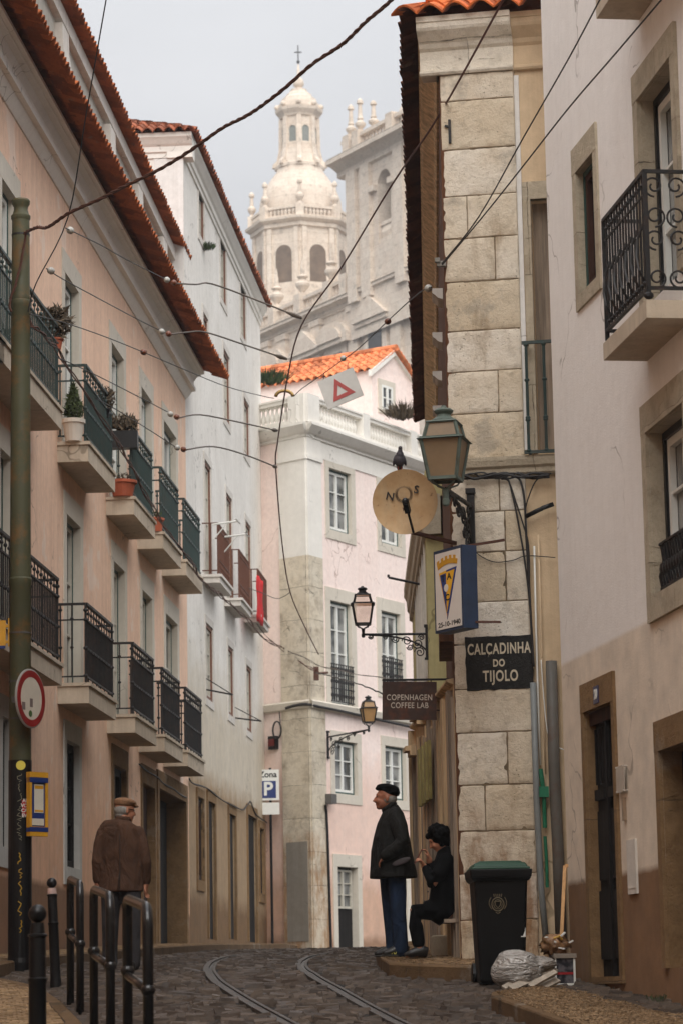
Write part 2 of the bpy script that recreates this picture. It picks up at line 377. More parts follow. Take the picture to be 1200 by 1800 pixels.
m_eave = tiles_mat('eave_tile', srgb(162,90,50))
m_iron = metal('wrought_iron', (.008,.008,.009,1), amt=.2, rough=.55)
m_green_iron = metal('green_iron', (.022,.045,.042,1), amt=.2, rough=.5)
m_pole = metal('tram_pole_paint', srgb(74,74,50), rust=srgb(110,80,40), amt=.8, rough=.6, scale=3.5)
m_black = plain('black_paint', (.006,.006,.007,1), .38, .3, 8, .1, 50, spec=.35)
m_steel = metal('rail_steel', (.075,.068,.062,1), amt=.35, rough=.6)
m_greygreen = metal('lamp_green_paint', srgb(90,102,94), rust=srgb(70,66,50), amt=.5, rough=.6)
m_rusty = metal('rusty_wire', srgb(84,52,40), amt=.6, rough=.7)
m_wire = plain('black_cable', (.014,.012,.012,1), .55, .2)
m_wire2 = plain('grey_wire', srgb(96,86,76), .6, .3)
m_copper = plain('red_brown_wire', srgb(92,46,40), .6, .25)
m_ins = plain('insulator_porcelain', srgb(180,178,170), .35, .15)
m_insb = plain('insulator_brown', srgb(110,62,40), .4, .2)
m_wf = plain('white_window_paint', srgb(226,226,220), .5, .06)
m_wfold = plain('aged_window_paint', srgb(196,190,176), .6, .15)
m_gf = plain('green_window_paint', srgb(30,68,62), .5, .2)
m_bf = plain('brown_window_paint', srgb(118,74,52), .6, .2)
m_gl = glass('window_glass'); m_glc = glass('curtained_glass', (.035,.04,.04,1), .1, curtain=(.30,.30,.285,1))
m_gld = glass('dark_window_glass', (.012,.012,.013,1), .15)
m_dark = plain('dark_interior', (.010,.009,.008,1), .9)
m_doorb = wood('black_door_wood', (.016,.013,.012,1)); m_doorbr = wood('brown_door_wood', srgb(70,44,34))
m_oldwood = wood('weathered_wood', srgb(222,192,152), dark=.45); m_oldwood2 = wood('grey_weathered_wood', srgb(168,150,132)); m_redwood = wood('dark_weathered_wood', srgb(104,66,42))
# ------------------------------------------------------------------ shared building pieces
def tile_sheet(mb, a, b, s, rows=4, spacing=.21, amp=.05, thick=.022, seg=6, jit=.006, ia=0.0, ib=0.0):
    a = Vector(a); b = Vector(b); s = Vector(s); e = b-a; L = e.length; nt = max(1, round(L/spacing)); N = nt*seg
    n = e.cross(s).normalized()
    if n.z < 0: n = -n
    js = [random.uniform(-jit, jit) for _ in range(nt+1)]; jo = [random.uniform(-.014, .008) for _ in range(nt+1)]
    def line(off, lift, front=False):
        out = []
        for i in range(N+1):
            t = i/seg; k = min(int(t), nt)
            h = amp*(1.7*abs(math.sin(math.pi*t))-.7)
            sh = s.normalized()*(jo[k] if front and abs(math.sin(math.pi*t)) > .4 else 0)
            tt = min(max(i/N, off*ia/L), 1-off*ib/L)
            out.append(a + e*tt + s*off + sh + n*(h+lift+js[k]))
        return out
    for j in range(rows):
        lo = line(j, .022, j == 0); hi = line(j+1, 0)
        vs = lo + hi; m = N+1
        mb.add(vs, [(i, i+1, m+i+1, m+i) for i in range(N)])
        if j == 0: un = [p - n*thick for p in lo]; un2 = [p - n*thick for p in line(1, .0)]
        else: un = line(j, 0); un2 = None
        mb.add(lo + un, [(i+1, i, m+i, m+i+1) for i in range(N)])
        if un2: mb.add(un + un2, [(i+1, i, m+i, m+i+1) for i in range(N)])
    return mb

def surround(mb, r, bw=.2, proud=.025, sill=.0, top=None, depth=.1):
    a,b,c,d = r; t = bw if top is None else top; z0 = c-(sill or 0)
    mb.box(a-bw, a, -.02, proud, z0, d); mb.box(b, b+bw, -.02, proud, z0, d)
    mb.box(a-bw, b+bw, -.02, proud+.003, d, d+t)
    if depth:
        mb.box(a-.01, a+.006, -depth, -.001, c, d); mb.box(b-.006, b+.01, -depth, -.001, c, d); mb.box(a, b, -depth, -.002, d-.006, d+.01)
    if sill: mb.box(a, b, -.02, proud+.002, z0, c)
    return mb

def sash(mb, r, y, leaves=2, rows=3, fw=.06, mw=.025, th=.05):
    a,b,c,d = r
    mb.box(a, a+fw, y, y+th, c, d); mb.box(b-fw, b, y, y+th, c, d); mb.box(a+fw, b-fw, y, y+th, d-fw, d); mb.box(a+fw, b-fw, y, y+th, c, c+fw)
    w = (b-a-2*fw)/leaves
    for i in range(1, leaves): mb.box(a+fw+w*i-fw*.7, a+fw+w*i+fw*.7, y+.002, y+th+.004, c+fw, d-fw)
    for j in range(1, rows):
        z = c+fw+(d-c-2*fw)*j/rows
        for i in range(leaves):
            x0 = a+fw+w*i+(fw*.7 if i else 0); x1 = a+fw+w*(i+1)-(fw*.7 if i < leaves-1 else 0)
            mb.box(x0, x1, y+.005, y+th-.008, z-mw/2, z+mw/2)
    return mb

def window(parent, r, depth=.15, sur=None, sur_mat=None, sill=0, top=None, frame_mat=None, outer_mat=None, pane=None, leaves=2, rows=3, name='window', fw=.06, proud=.025, label=None, deep=0):
    """one window: stone surround > sash, pane"""
    root = None
    if sur: root = surround(MB(), r, sur, proud, sill, top, depth).build(name, sur_mat, parent)
    a,b,c,d = r; y = -depth
    ow = .07 if deep else .05; yo = y+(depth-.008 if deep else .07)
    mb = MB()
    if outer_mat:
        mb.box(a, a+ow, y, yo, c, d); mb.box(b-ow, b, y, yo, c, d); mb.box(a+ow, b-ow, y, yo, d-ow, d); mb.box(a+ow, b-ow, y, yo, c, c+ow)
        fr = mb.build('window_frame', outer_mat, root or parent)
        rr = (a+ow, b-ow, c+ow, d-ow)
    else: rr = r
    if frame_mat: sash(MB(), rr, y+.01, leaves, rows, fw).build('sash' if (root or outer_mat) else name, frame_mat, root or parent)
    MB().box(rr[0]+.01, rr[1]-.01, y-.03, y+.018, rr[2]+.01, rr[3]-.01).build('pane', pane or m_gl, root or parent)
    if label and root: root['label'] = label
    return root

def knob_post(mb, x, y, z0, z1, r=.014, knobs=(.5,), kr=.03):
    mb.tube([(x,y,z0),(x,y,z1)], r, 6)
    for k in knobs: mb.ball((x,y,z0+(z1-z0)*k), (kr,kr,kr*.8), 8, 5)

def balcony(parent, u0, u1, z, out, th, h, slab_mat, iron, hollow=.075, side_sparse=True, scale=1.0):
    """slab > nothing; railing on top. z = top of slab"""
    b = MB(); b.box(u0, u1, 0, out, z-th, z-.045); b.box(u0-.025, u1+.025, 0, out+.025, z-.045, z)
    slab = b.build('balcony', slab_mat, parent)
    rl = MB(); o = out-.05; a0, a1 = u0+.05, u1-.05; zt = z+h; z2 = z+h*.80; zb = z+.09; zm = z+h*.44
    for zz, r in ((zt, .026), (z2, .016), (zb, .016)):
        rl.beam((a0,o,zz),(a1,o,zz), r*2, r*1.3)
        for a in (a0, a1): rl.beam((a,0.0,zz),(a,o,zz), r*1.6, r*1.2)
    rl.beam((a0,o,zm),(a1,o,zm), .018, .03)
    for a in (a0, a1):
        knob_post(rl, a, o, z, zt, .017, (.09,.44,.80,.92), .034)
        knob_post(rl, a, o*.5, z+.09, zt, .010, (.4,.8), .026)
        knob_post(rl, a, .03, z+.09, zt, .012, (.4,.92), .028)
    n = max(3, int((a1-a0)/.115))
    for i in range(1, n):
        x = a0+(a1-a0)*i/n
        rl.tube([(x,o,zb-.0),(x,o,z2)], .0095, 6)
        if i % 2 == 0: rl.ball((x,o,zm), (.024,.024,.03), 6, 4); rl.tube([(x,o,z2),(x,o,zt)], .008, 6); rl.ball((x,o,(z2+zt)/2), .026, 6, 4)
        if i % 3 == 0: rl.tube([(x,o,z),(x,o,zb)], .009, 6); rl.ball((x,o,z+.03), .022, 6, 4)
    rl.build('railing', iron, slab)
    return slab

def cornice_prism(mb, prof, u0, u1, z=0):
    mb.prism(prof, u0, u1, lambda p,q,t: (t,p,q+z)); return mb

# ------------------------------------------------------------------ pink apartment building on the left
Ob = P(332, 1380, 51.5)
BA = 0.6
fa = Facade((Ob.x, Ob.y), vdir(963), (1,0), BA)
pink = thing('pink_building', 'long pink apartment building with two rows of iron balconies and orange tiled eaves', 'building', matrix=fa.M)
uF = fa.U(332, 1380); uN = uF + (44 if fa.flip else -44)
SG = 1 if fa.flip else -1      # +1: x grows towards the camera
def rectf(f, L, T, Rr, B, TR=None):
    ua = f.U(L, (T+B)/2); ub = f.U(Rr, (T+B)/2)
    return (min(ua,ub), max(ua,ub), f.Z(L, B), f.Z(L, T))
zt = fa.Z(329, 707)
ZU = fa.Z(156, 776, .42)     # upper balcony floor
ZL = fa.Z(156, 1199, .42)    # lower balcony floor
thS = ZU - fa.Z(156, 811, .42)
up = [(-6,-1),(2,28),(114,138),(196,217),(248,265.5),(287,308)]
holes = []; doorsU = []; doorsL = []
zdU = fa.Z(114, 479); zdL = fa.Z(117, 904)
for i,(L,Rr) in enumerate(up):
    if i == 0: continue
    u0,u1 = sorted((fa.U(L,650), fa.U(Rr,650)))
    doorsU.append((u0,u1,ZU,zdU))
lo = [(-1,19),(117,141),(200,219),(250,267),(291,311)]
for L,Rr in lo:
    u0,u1 = sorted((fa.U(L,1060), fa.U(Rr,1060)))
    doorsL.append((u0,u1,ZL,zdL))
# further bays of the same rows, out of the frame towards the viewer
for k in range(1,5):
    u0 = max(d[1] for d in doorsU[:1]) + 3.6*k - 1.0
    doorsU.append((u0,u0+1.1,ZU,zdU)); doorsL.append((u0,u0+1.1,ZL,zdL))
gz1 = fa.Z(116,1300); gz0 = fa.Z(116,1523)
g1 = rectf(fa,116,1300,138,1523); g2 = rectf(fa,200,1344,221,1560); g2 = (g2[0],g2[1],g2[2]-.0,g2[3])
g0u = sorted((fa.U(3,1400), fa.U(17,1400))); g0 = (g0u[0],g0u[1],fa.Z(10,1490),fa.Z(10,1262))
g3u = sorted((fa.U(251,1500), fa.U(272,1500))); g3 = (g3u[0],g3u[1],-.5,fa.Z(251,1376))
gau = sorted((fa.U(279,1500), fa.U(326,1500))); ga = (gau[0],gau[1],-.5,fa.Z(279,1386))
holes = doorsU + doorsL + [g0,g1,g2,g3+(.25,),ga+(.9,)]
MBW = wall_mesh(MB(), min(uF,uN), max(uF,uN), -2.5, zt, holes, .30, back=9)
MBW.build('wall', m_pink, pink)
for r in doorsU: window(pink, r, .165, .24, m_slabl, 0, .30, m_wf, m_gf, m_glc, 2, 3, 'french_window', proud=.012)
for r in doorsL: window(pink, r, .165, .24, m_slabl, 0, .30, m_wfold, m_gf, m_gld, 2, 3, 'french_window', proud=.012)
for r in (g0,g1): window(pink, r, .13, .20, m_blue, .24, .26, m_doorb, m_doorb, m_gld, 2, 3, 'window', proud=.02)
window(pink, g2, .13, .20, m_sur2, .24, .3, m_doorb, m_doorb, m_gld, 2, 3, 'window', proud=.02)
d3 = surround(MB(), (g3[0],g3[1],-.5,g3[3]), .18, .02, 0, .3, .2).build('door', m_sur2, pink)
MB().box(g3[0],g3[1],-.2,-.12,-.5,g3[3]).build('door_leaf', m_doorbr, d3)
d4 = surround(MB(), (ga[0],ga[1],-.5,ga[3]), .22, .03, 0, .3, .33).build('garage_door', m_sur2, pink)
MB().box(ga[0],ga[1],-.5,-.33,-.5,ga[3]).build('door_leaf', m_doorb, d4)
# balconies
bnear = [(156,203,811),(236,273,0),(287,318,0),(327,355,0)]
slabs = []
def outer_u(px, py): return fa.U(px, py, .42)
cols = [(-44,109),(156,203),(236,273),(287,318),(327,355)]
for a,b in cols: slabs.append(tuple(sorted((outer_u(a, 900), outer_u(b, 900)))))
for k in range(1,5):
    c = max(d[1] for d in doorsU[:1]) + 3.6*k - .45; slabs.append((c-1.15, c+1.15))
for (a,b) in slabs:
    balcony(pink, a, b, ZU, .42, thS, 1.06, m_slab, m_green_iron)
    balcony(pink, a, b, ZL, .42, thS, 1.06, m_slab, m_iron)
# cornice, eaves, attic storey
prof = [(-.3,.0),(0,0),(.02,.0),(.12,.125),(.12,.14),(.195,.145),(.195,.215),(.15,.225),(.15,.245),(.165,.33),(.22,.41),(.30,.44),(.30,.46),(.36,.465),(.36,.515),(-.3,.515)]
cornice_prism(MB(), prof, min(uF,uN), max(uF,uN), zt).build('cornice', m_corn, pink)
ze = fa.Z(396,655,.70)
ub = fa.U(396,655,.70)
ua_, ub_ = (ub, max(uF,uN)) if SG > 0 else (min(uF,uN), ub)
tile_sheet(MB(), (ua_,.76,ze-.11), (ub_,.76,ze-.11), (0,-.30,.12), rows=4, spacing=.19, amp=.040).build('roof', m_eave, pink)
z2 = fa.Z(336,444,.02); u2 = fa.U(336,444,.02)
a2,b2 = (u2, max(uF,uN)) if SG > 0 else (min(uF,uN), u2)
RISE = .021
zr = lambda u: RISE*abs(u-u2)
MB().add([(u,y,z) for u in (a2+.12,b2) for y,z in ((-3,zt),(-.26,zt),(-.26,z2-.40+zr(u)),(-3,z2-.40+zr(u)))], [(0,1,2,3),(7,6,5,4),(0,4,5,1),(1,5,6,2),(2,6,7,3),(3,7,4,0)]).build('attic_wall', m_greyplaster, pink)
MB().add([(u,y,z+zr(u)) for u in (a2+.05,b2) for y,z in ((-3,z2-.40),(-.16,z2-.40),(-.16,z2-.17),(-3,z2-.17))], [(0,1,2,3),(7,6,5,4),(0,4,5,1),(1,5,6,2),(2,6,7,3),(3,7,4,0)]).build('attic_cornice', m_trim, pink)
tile_sheet(MB(), (a2,.02,z2-.13+zr(a2)), (b2,.02,z2-.13+zr(b2)), (0,-.30,.13), rows=8, spacing=.19, amp=.040).build('attic_roof', m_eave, pink)
fin = [(0,0),(.42,0),(.42,.35),(.40,.62),(.34,.80),(.25,.98),(.17,1.12),(.13,1.3),(.12,1.55),(0,1.55)]
zf = ze+.12
for px,py in ((133,132),(214,288),(262,384),(304,460)):
    u = fa.U(px,py,-.05)
    MB().prism(fin, u, u+SG*.55, lambda p,q,t: (t,-.265+p*1.0,zf+q*.95*(z2-.42+zr(u)-zf)/1.5)).build('dormer_fin', m_trim, pink)
    MB().box(min(u+SG*.75,u+SG*1.5),max(u+SG*.75,u+SG*1.5),-.32,-.25,zf+.3,z2-.6).build('attic_window', m_gld, pink)

# ------------------------------------------------------------------ white apartment building behind it
BB = 0.9
pc = fa.W(uF, 0, 0)
fb = Facade((pc.x, pc.y), vdir(991), (1,0), BB)
white = thing('white_building', 'tall white apartment building with brown iron balconies beyond the pink building', 'building', matrix=fb.M)
uA = 0.0; uB = fb.U(463,1000)
w0, w1 = sorted((uA, uB))
zWt = 16.1-BB-.50
W1 = [rectf(fb,349,300,358,408), rectf(fb,387,380,397,520), rectf(fb,422.5,466,431.5,584)]
W2 = [rectf(fb,357,548,365,600), rectf(fb,393,612,403,732), rectf(fb,428.5,698,437.5,792)]
W3 = [rectf(fb,360,808,371,1015), rectf(fb,398,866,408,1068), rectf(fb,432,915,441,1090)]
W4 = [rectf(fb,362,1094,374,1226), rectf(fb,401,1134,410,1254), rectf(fb,433,1168,442,1282)]
W5 = [rectf(fb,347,1400,357,1546)]
D5 = [rectf(fb,366,1408,378,1650), rectf(fb,403,1430,414,1650), rectf(fb,436,1432,451,1655), rectf(fb,456,1455,463,1570)]
hb = W1+W2+W3+W4+W5+D5
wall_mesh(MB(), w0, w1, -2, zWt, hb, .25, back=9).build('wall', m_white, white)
for k,r in enumerate(W1+W2+W4): window(white, r, .10, .12, m_trim, .14, .14, m_wfold, m_bf, m_glc if k % 3 else m_gl, 2, 3, proud=.015, deep=1)
for r in W3: window(white, r, .10, .12, m_trim, 0, .14, m_wfold, m_bf, m_glc, 2, 4, 'french_window', proud=.015, deep=1)
for r in W5+D5[3:]: window(white, r, .10, .14, m_sur2, .2, .16, m_doorbr, m_doorb, m_gld, 2, 2, proud=.03)
for r in D5[:3]:
    d = surround(MB(), r, .15, .03, 0, .22, 0).build('door', m_sur2, white)
    MB().box(r[0],r[1],-.12,-.045,r[2],r[3]).build('door_leaf', m_doorb, d)
for (L,T,Rr,B),slabpx in (((356,914,390,1020),0),((394,960,426,1060),0),((430,1004,458,1088),0)):
    o = .34; u0,u1 = sorted((fb.U(L,B,o), fb.U(Rr,B,o))); k = [(356,0),(394,1),(430,2)]
    r = W3[[356,394,430].index(L)]; z = fb.Z(Rr, B, o)+.08
    mid = (r[0]+r[1])/2; hw = .95
    sl = MB(); sl.box(mid-hw, mid+hw, 0, o, z-.16, z); sl.box(mid-hw-.04, mid+hw+.04, 0, o+.04, z-.05, z-.001)
    sb = sl.build('balcony', m_trim, white)
    rl = MB(); h = 1.0; p = o-.04
    for zz in (z+h, z+h*.9, z+.08, z+.3): rl.beam((mid-hw+.04,p,zz),(mid+hw-.04,p,zz), .03, .02)
    for a in (mid-hw+.04, mid+hw-.04):
        for zz in (z+h, z+.08): rl.beam((a,0,zz),(a,p,zz), .03, .02)
        for yy in (p, p*.55): rl.tube([(a,yy,z),(a,yy,z+h)], .016, 6)
    n = 22
    for i in range(1,n): 
        x = mid-hw+.04+(2*hw-.08)*i/n; rl.tube([(x,p,z+.08),(x,p,z+h)], .011, 5)
        if i % 2: rl.ball((x,p,z+.19), .035, 6, 4)
    rl.build('railing', metal('brown_iron', srgb(96,58,42), amt=.5, rough=.7) if L == 356 else _MC['brown_iron'], sb)
cprof = [(-.3,0),(0,0),(.03,.01),(.03,.10),(.06,.12),(.065,.22),(.10,.26),(.15,.34),(.18,.38),(.18,.46),(-.3,.46)]
cornice_prism(MB(), cprof, w0-.0, w1+.06, zWt).build('cornice', m_corn, white)
ze2 = fb.Z(469,466,.52); zc = zWt
tile_sheet(MB(), (w0-.02,.27,zc+.48), (w1+.27,.27,zc+.48), (0,-.32,.14), rows=12, spacing=.2, ib=.32).build('roof', m_tile_old, white)
# side wall rising above the pink building's roof
fs = Facade((pc.x, pc.y), -fb.n.to_2d().to_3d(), tuple(-(fb.W(uB,0,0)-fb.W(0,0,0)).normalized().to_2d()), BB)
Lm = fb.M.inverted() @ fs.M
ws = rectf(fs,243,230,271,296)
g0_, g1_ = sorted((0, (9 if fs.W(1,0,0).x < fs.W(0,0,0).x else -9)))
wall_mesh(MB(), g0_, g1_, 3, zWt, [ws], .12, y=.02).build('side_wall', m_side, white, matrix=Lm)
sd = (1 if fs.W(1,0,0).x < fs.W(0,0,0).x else -1)
rs = MB(); 
for i in range(7): 
    x0 = ws[0]+(ws[1]-ws[0])*i/7; rs.box(x0,x0+(ws[1]-ws[0])/7-.01,-.1,-.06,ws[2],ws[3])
rs.build('shutter', m_bf, white, matrix=Lm)
cornice_prism(MB(), [(p,q) for p,q in cprof], g0_-(.18 if sd>0 else 0), g1_+(.18 if sd<0 else 0), zWt).build('side_cornice', m_corn, white, matrix=Lm)
tile_sheet(MB(), (g0_-(.27 if sd>0 else 0),.27,zc+.48), (g1_+(.27 if sd<0 else 0),.27,zc+.48), (0,-.32,.14), rows=12, spacing=.2, ia=(.32 if sd>0 else 0), ib=(.32 if sd<0 else 0)).build('side_roof', m_tile_old, white, matrix=Lm)
# ------------------------------------------------------------------ ground, street, tram rails, pavements
def t_ground(name, col, col2, vs, bump, rough=.85):
    t = NT(name); vo = t.n('ShaderNodeTexVoronoi', feature='DISTANCE_TO_EDGE'); t.l(t.mapp((1,1,1)), vo.inputs['Vector']); vo.inputs['Scale'].default_value = vs
    vc = t.n('ShaderNodeTexVoronoi'); t.l(t.mapp((1,1,1)), vc.inputs['Vector']); vc.inputs['Scale'].default_value = vs
    sp = t.n('ShaderNodeSeparateColor'); t.l(vc.outputs['Color'], sp.inputs[0])
    c = t.mix(sp.outputs[0], col, col2); c = t.mix(t.ramp(vo.outputs['Distance'], .0, .08, .75, 0), c, (.02,.015,.01,1))
    c = t.mix(t.ramp(t.noise(1.1, 6, .7), .42, .7, 0, .6), c, sc(col, .45))
    h = t.math('ADD', t.ramp(vo.outputs['Distance'], 0, .12), t.math('MULTIPLY', t.noise(30, 4), .25))
    return t.done(c, rough, t.bump(h, bump, .02), spec=.3)
m_street = t_ground('street_sett_bed', srgb(44,36,30), srgb(30,25,21), 6.0, .8, .8)
m_calc = t_ground('calcada_stone', srgb(160,128,92), srgb(100,78,54), 12.0, .9)
def t_calc():
    t = NT('calcada_cube'); oi = t.n('ShaderNodeNewGeometry')
    c = t.mix(oi.outputs['Random Per Island'], srgb(118,96,70), srgb(164,136,102)); c = t.mix(t.ramp(t.noise(.9, 5, .65), .42, .68, 0, .6), c, srgb(88,64,42))
    return t.done(c, .8, t.bump(t.noise(40, 4), .4, .006), spec=.25)
m_calcst = t_calc(); m_calcbed = plain('paving_joint', srgb(62,48,34), .95, .4)
def t_sett():
    t = NT('sett_stone'); oi = t.n('ShaderNodeNewGeometry')
    c = t.mix(oi.outputs['Random Per Island'], srgb(56,46,39), srgb(90,76,64))
    c = t.mix(t.ramp(t.noise(.6, 5, .6), .45, .7, 0, .6), c, srgb(64,50,40)); c = t.mix(t.ramp(t.noise(18, 5, .7), .5, .75, 0, .5), c, sc(srgb(70,60,50), .5))
    return t.done(c, t.ramp(t.noise(5, 4), .3, .7, .42, .75), t.bump(t.noise(26, 5), .5, .012), spec=.25)
m_sett = t_sett()

g = MB(); xs = [-400,-120,-40,-14,-6,-3,0,3,6,14,40,120,400]; ys = [-30,-10,0,10,16,18.5,21,23,25,27.5,30,32,35,38,41.5,45,52,60,75,120,300,900,2500]
vs = [(x, y, G(y)-.012) for y in ys for x in xs]; nx = len(xs)
g.add(vs, [(j*nx+i, j*nx+i+1, (j+1)*nx+i+1, (j+1)*nx+i) for j in range(len(ys)-1) for i in range(nx-1)])
tag(g.build('ground', m_street), None, kind='structure')

# kerb lines (plan) from the photograph
def kpt(px, py, dz): p = ground_at(px, py, dz); return (p.x, p.y)
LK = [(-3.55,5.0),(-3.55,22.0),(-3.50,27.0),(-3.46,31.0),(-3.05,36.0),(-2.62,41.5),(-2.22,46.5),(-2.05,48.5),(-1.9,52),(-1.3,60),(-1.1,66)]
def lerp_poly(pl, y):
    for (xa,ya),(xb,yb) in zip(pl, pl[1:]):
        if y <= yb: return xa+(xb-xa)*(y-ya)/(yb-ya)
    return pl[-1][0]
# rails
railL = [(505,1800),(447,1768),(405,1742),(378,1722),(369,1708),(372,1697),(384,1689),(410,1681.5),(446,1677)]
railR = [(693,1796),(640,1768),(592,1740),(556,1720),(537,1708),(530,1698),(535,1690),(550,1682.5),(582,1676.5)]
def smooth(pts, n=6):
    out = []
    for i in range(len(pts)-1):
        p0 = pts[max(i-1,0)]; p1 = pts[i]; p2 = pts[i+1]; p3 = pts[min(i+2,len(pts)-1)]
        for k in range(n):
            t = k/n
            out.append(tuple(.5*((2*p1[j])+(-p0[j]+p2[j])*t+(2*p0[j]-5*p1[j]+4*p2[j]-p3[j])*t*t+(-p0[j]+3*p1[j]-3*p2[j]+p3[j])*t**3) for j in range(len(p1))))
    return out + [tuple(pts[-1])]
def strip(mb, path, w, dx, z, th=.05):
    n = len(path); vs = []
    for i,(x,y) in enumerate(path):
        a = path[max(i-1,0)]; b = path[min(i+1,n-1)]; t = Vector((b[0]-a[0], b[1]-a[1])).normalized(); nn = Vector((t.y,-t.x))
        for o,zz in ((dx-w/2,-th),(dx-w/2,0),(dx+w/2,0),(dx+w/2,-th)): vs.append((x+nn.x*o, y+nn.y*o, G(y)+z+zz))
    mb.add(vs, [(i*4+k, i*4+k+1, (i+1)*4+k+1, (i+1)*4+k) for i in range(n-1) for k in range(3)])
railpaths = []
for nm, pts, lab in (('tram_rail', railL, 'worn steel tram rail curving along the pavement by the pink building'), ('tram_rail', railR, 'worn steel tram rail nearer the man in the beret, in the middle of the street')):
    raw = [kpt(px, py, 0.0) for px,py in pts]
    x0,y0 = raw[0]; x1,y1 = raw[1]; raw = [(x0-(x1-x0)/(y1-y0)*(y0-12), 12)] + raw
    pth = smooth(raw, 6); railpaths.append(pth)
    t = thing(nm, lab, 'tram rail', loc=(pth[0][0], pth[0][1], G(pth[0][1])), group='tram rails in the cobbles')
    I = Matrix.Translation(-t.location)
    m1 = MB(I); strip(m1, pth, .058, -.035, .018); m1.build('rail_head', m_steel, t)
    m2 = MB(I); strip(m2, pth, .03, .045, .016); m2.build('guard_lip', m_steel, t)
    m3 = MB(I); strip(m3, pth, .05, .012, .003, .02); m3.build('groove', m_black, t)
# setts as real stones
st = MB(); y = 16.5; row = 0
def near_rail(x, y, d=.12):
    for pth in railpaths:
        for (xa,ya),(xb,yb) in zip(pth, pth[1:]):
            lo, hi = min(ya,yb), max(ya,yb)
            if lo-.06 <= y <= hi+.06:
                xx = xa if abs(yb-ya) < 1e-4 else xa+(xb-xa)*max(0,min(1,(y-ya)/(yb-ya)))
                if abs(x-xx) < d: return True
    return False
while y < 49:
    h = random.uniform(.10,.135); x = -4.0 + random.uniform(0,.2); xe = 3.2
    bow = random.uniform(-.02,.02)
    while x < xe:
        wd = random.uniform(.12,.24); cx, cy = x+wd/2, y+h/2 + .05*math.sin(cx*1.7+row*.13 if x>-9 else 0) + bow if False else y+h/2 + .05*math.sin((x+wd/2)*1.7+row*.21)
        cx = x+wd/2
        if cx > lerp_poly(LK, y)+.12 and not near_rail(cx, cy):
            g_ = .014; tz = random.uniform(.006,.03); tl = random.uniform(-.012,.012); tl2 = random.uniform(-.01,.01); ins = random.uniform(.014,.024); b = G(cy)-.02
            j = lambda: random.uniform(-.008,.008)
            x0,x1,y0,y1 = x+g_,x+wd-g_,cy-h/2+g_,cy+h/2-g_
            vs = [(x0+j(),y0+j(),b),(x1+j(),y0+j(),b),(x1+j(),y1+j(),b),(x0+j(),y1+j(),b)]
            zz = G(cy)+tz
            vs += [(x0+ins,y0+ins,zz-tl-tl2),(x1-ins,y0+ins,zz+tl-tl2),(x1-ins,y1-ins,zz+tl+tl2),(x0+ins,y1-ins,zz-tl+tl2)]
            st.add(vs, [(4,5,6,7),(0,1,5,4),(1,2,6,5),(2,3,7,6),(3,0,4,7)])
        x += wd
    y += h; row += 1
o = st.build('street', m_sett); tag(o, None, kind='structure')

def pavement(name, outer, inner, h=.13, kw=.16, hin=None):
    """outer = kerb line, inner = wall line (same number of points); kerb is a row of stones"""
    n = len(outer); k = MB(); s = MB(); vs = []; ks = []
    for (ox,oy),(ix,iy) in zip(outer, inner):
        d = Vector((ix-ox, iy-oy)).normalized(); kx,ky = ox+d.x*kw, oy+d.y*kw
        ks += [(ox,oy,G(oy)-.1),(ox,oy,G(oy)+h-.015),(ox+d.x*.02,oy+d.y*.02,G(oy)+h),(kx,ky,G(ky)+h)]
        vs += [(kx,ky,G(ky)+h-.006),(ix,iy,G(iy)+(h+.01 if hin is None else hin))]
    k.add(ks, [(i*4+j,i*4+j+1,(i+1)*4+j+1,(i+1)*4+j) for i in range(n-1) for j in range(3)] + [(0,1,2,3),(n*4-1,n*4-2,n*4-3,n*4-4)])
    s.add(vs, [(i*2,(i+1)*2,(i+1)*2+1,i*2+1) for i in range(n-1)])
    ps = MB()
    for i in range(n-1):
        a, b, c, d = (Vector(vs[k]) for k in (i*2,(i+1)*2,(i+1)*2+1,i*2+1))
        if min(a.y,d.y) > 50 or max(b.y,c.y,a.y) < 14: continue
        L1 = max((b-a).length,(c-d).length); L2 = max((d-a).length,(c-b).length); n1 = max(1,int(L1/.085)); n2 = max(1,int(L2/.085))
        if n1*n2 > 6000: continue
        for p in range(n1):
            for q in range(n2):
                ru = lambda k,m: (k+random.uniform(-.12,.12))/m
                def pt(u,v): return (a*(1-u)+b*u)*(1-v)+(d*(1-u)+c*u)*v
                u0,u1,v0,v1 = (p+.07)/n1,(p+.93)/n1,(q+.07)/n2,(q+.93)/n2; sh_ = (.5/n2 if p % 2 else 0)
                j = lambda: Vector((random.uniform(-.008,.008),random.uniform(-.008,.008),random.uniform(-.002,.002)))
                z = Vector((0,0,random.uniform(.006,.012)))
                b4 = [pt(u0,v0+sh_)+j(),pt(u1,v0+sh_)+j(),pt(u1,min(1,v1+sh_))+j(),pt(u0,min(1,v1+sh_))+j()]; cc = sum(b4,Vector())/4
                ps.add([x-Vector((0,0,.01)) for x in b4]+[cc+(x-cc)*.86+z for x in b4], [(4,5,6,7),(0,1,5,4),(1,2,6,5),(2,3,7,6),(3,0,4,7)])
    o = s.build(name, m_calcbed); tag(o, None, kind='structure'); kk = k.build('kerb', m_kerb, o); ps.build('paving_stones', m_calcst, o); return o
# left pavement along the pink and white buildings
def wallx(fac, y):
    t = (y - fac.o.y)/fac.u.y; return fac.o.x + fac.u.x*t
inner = []
for x,y in LK: inner.append((min(x-.25, wallx(fa, y)+.05) if y < 51.5 else wallx(fb, y)+.03, y))
pavement('left_pavement', LK, inner)
# small calçada patch under the racks, level with the street
RP = [(-1.75,13.5),(-1.72,18),(-1.95,21),(-2.35,23.5),(-2.75,25.6),(-3.3,27.1)]
pavement('rack_pavement', RP, [(-3.56,y) for x,y in RP], h=.045, kw=.12)

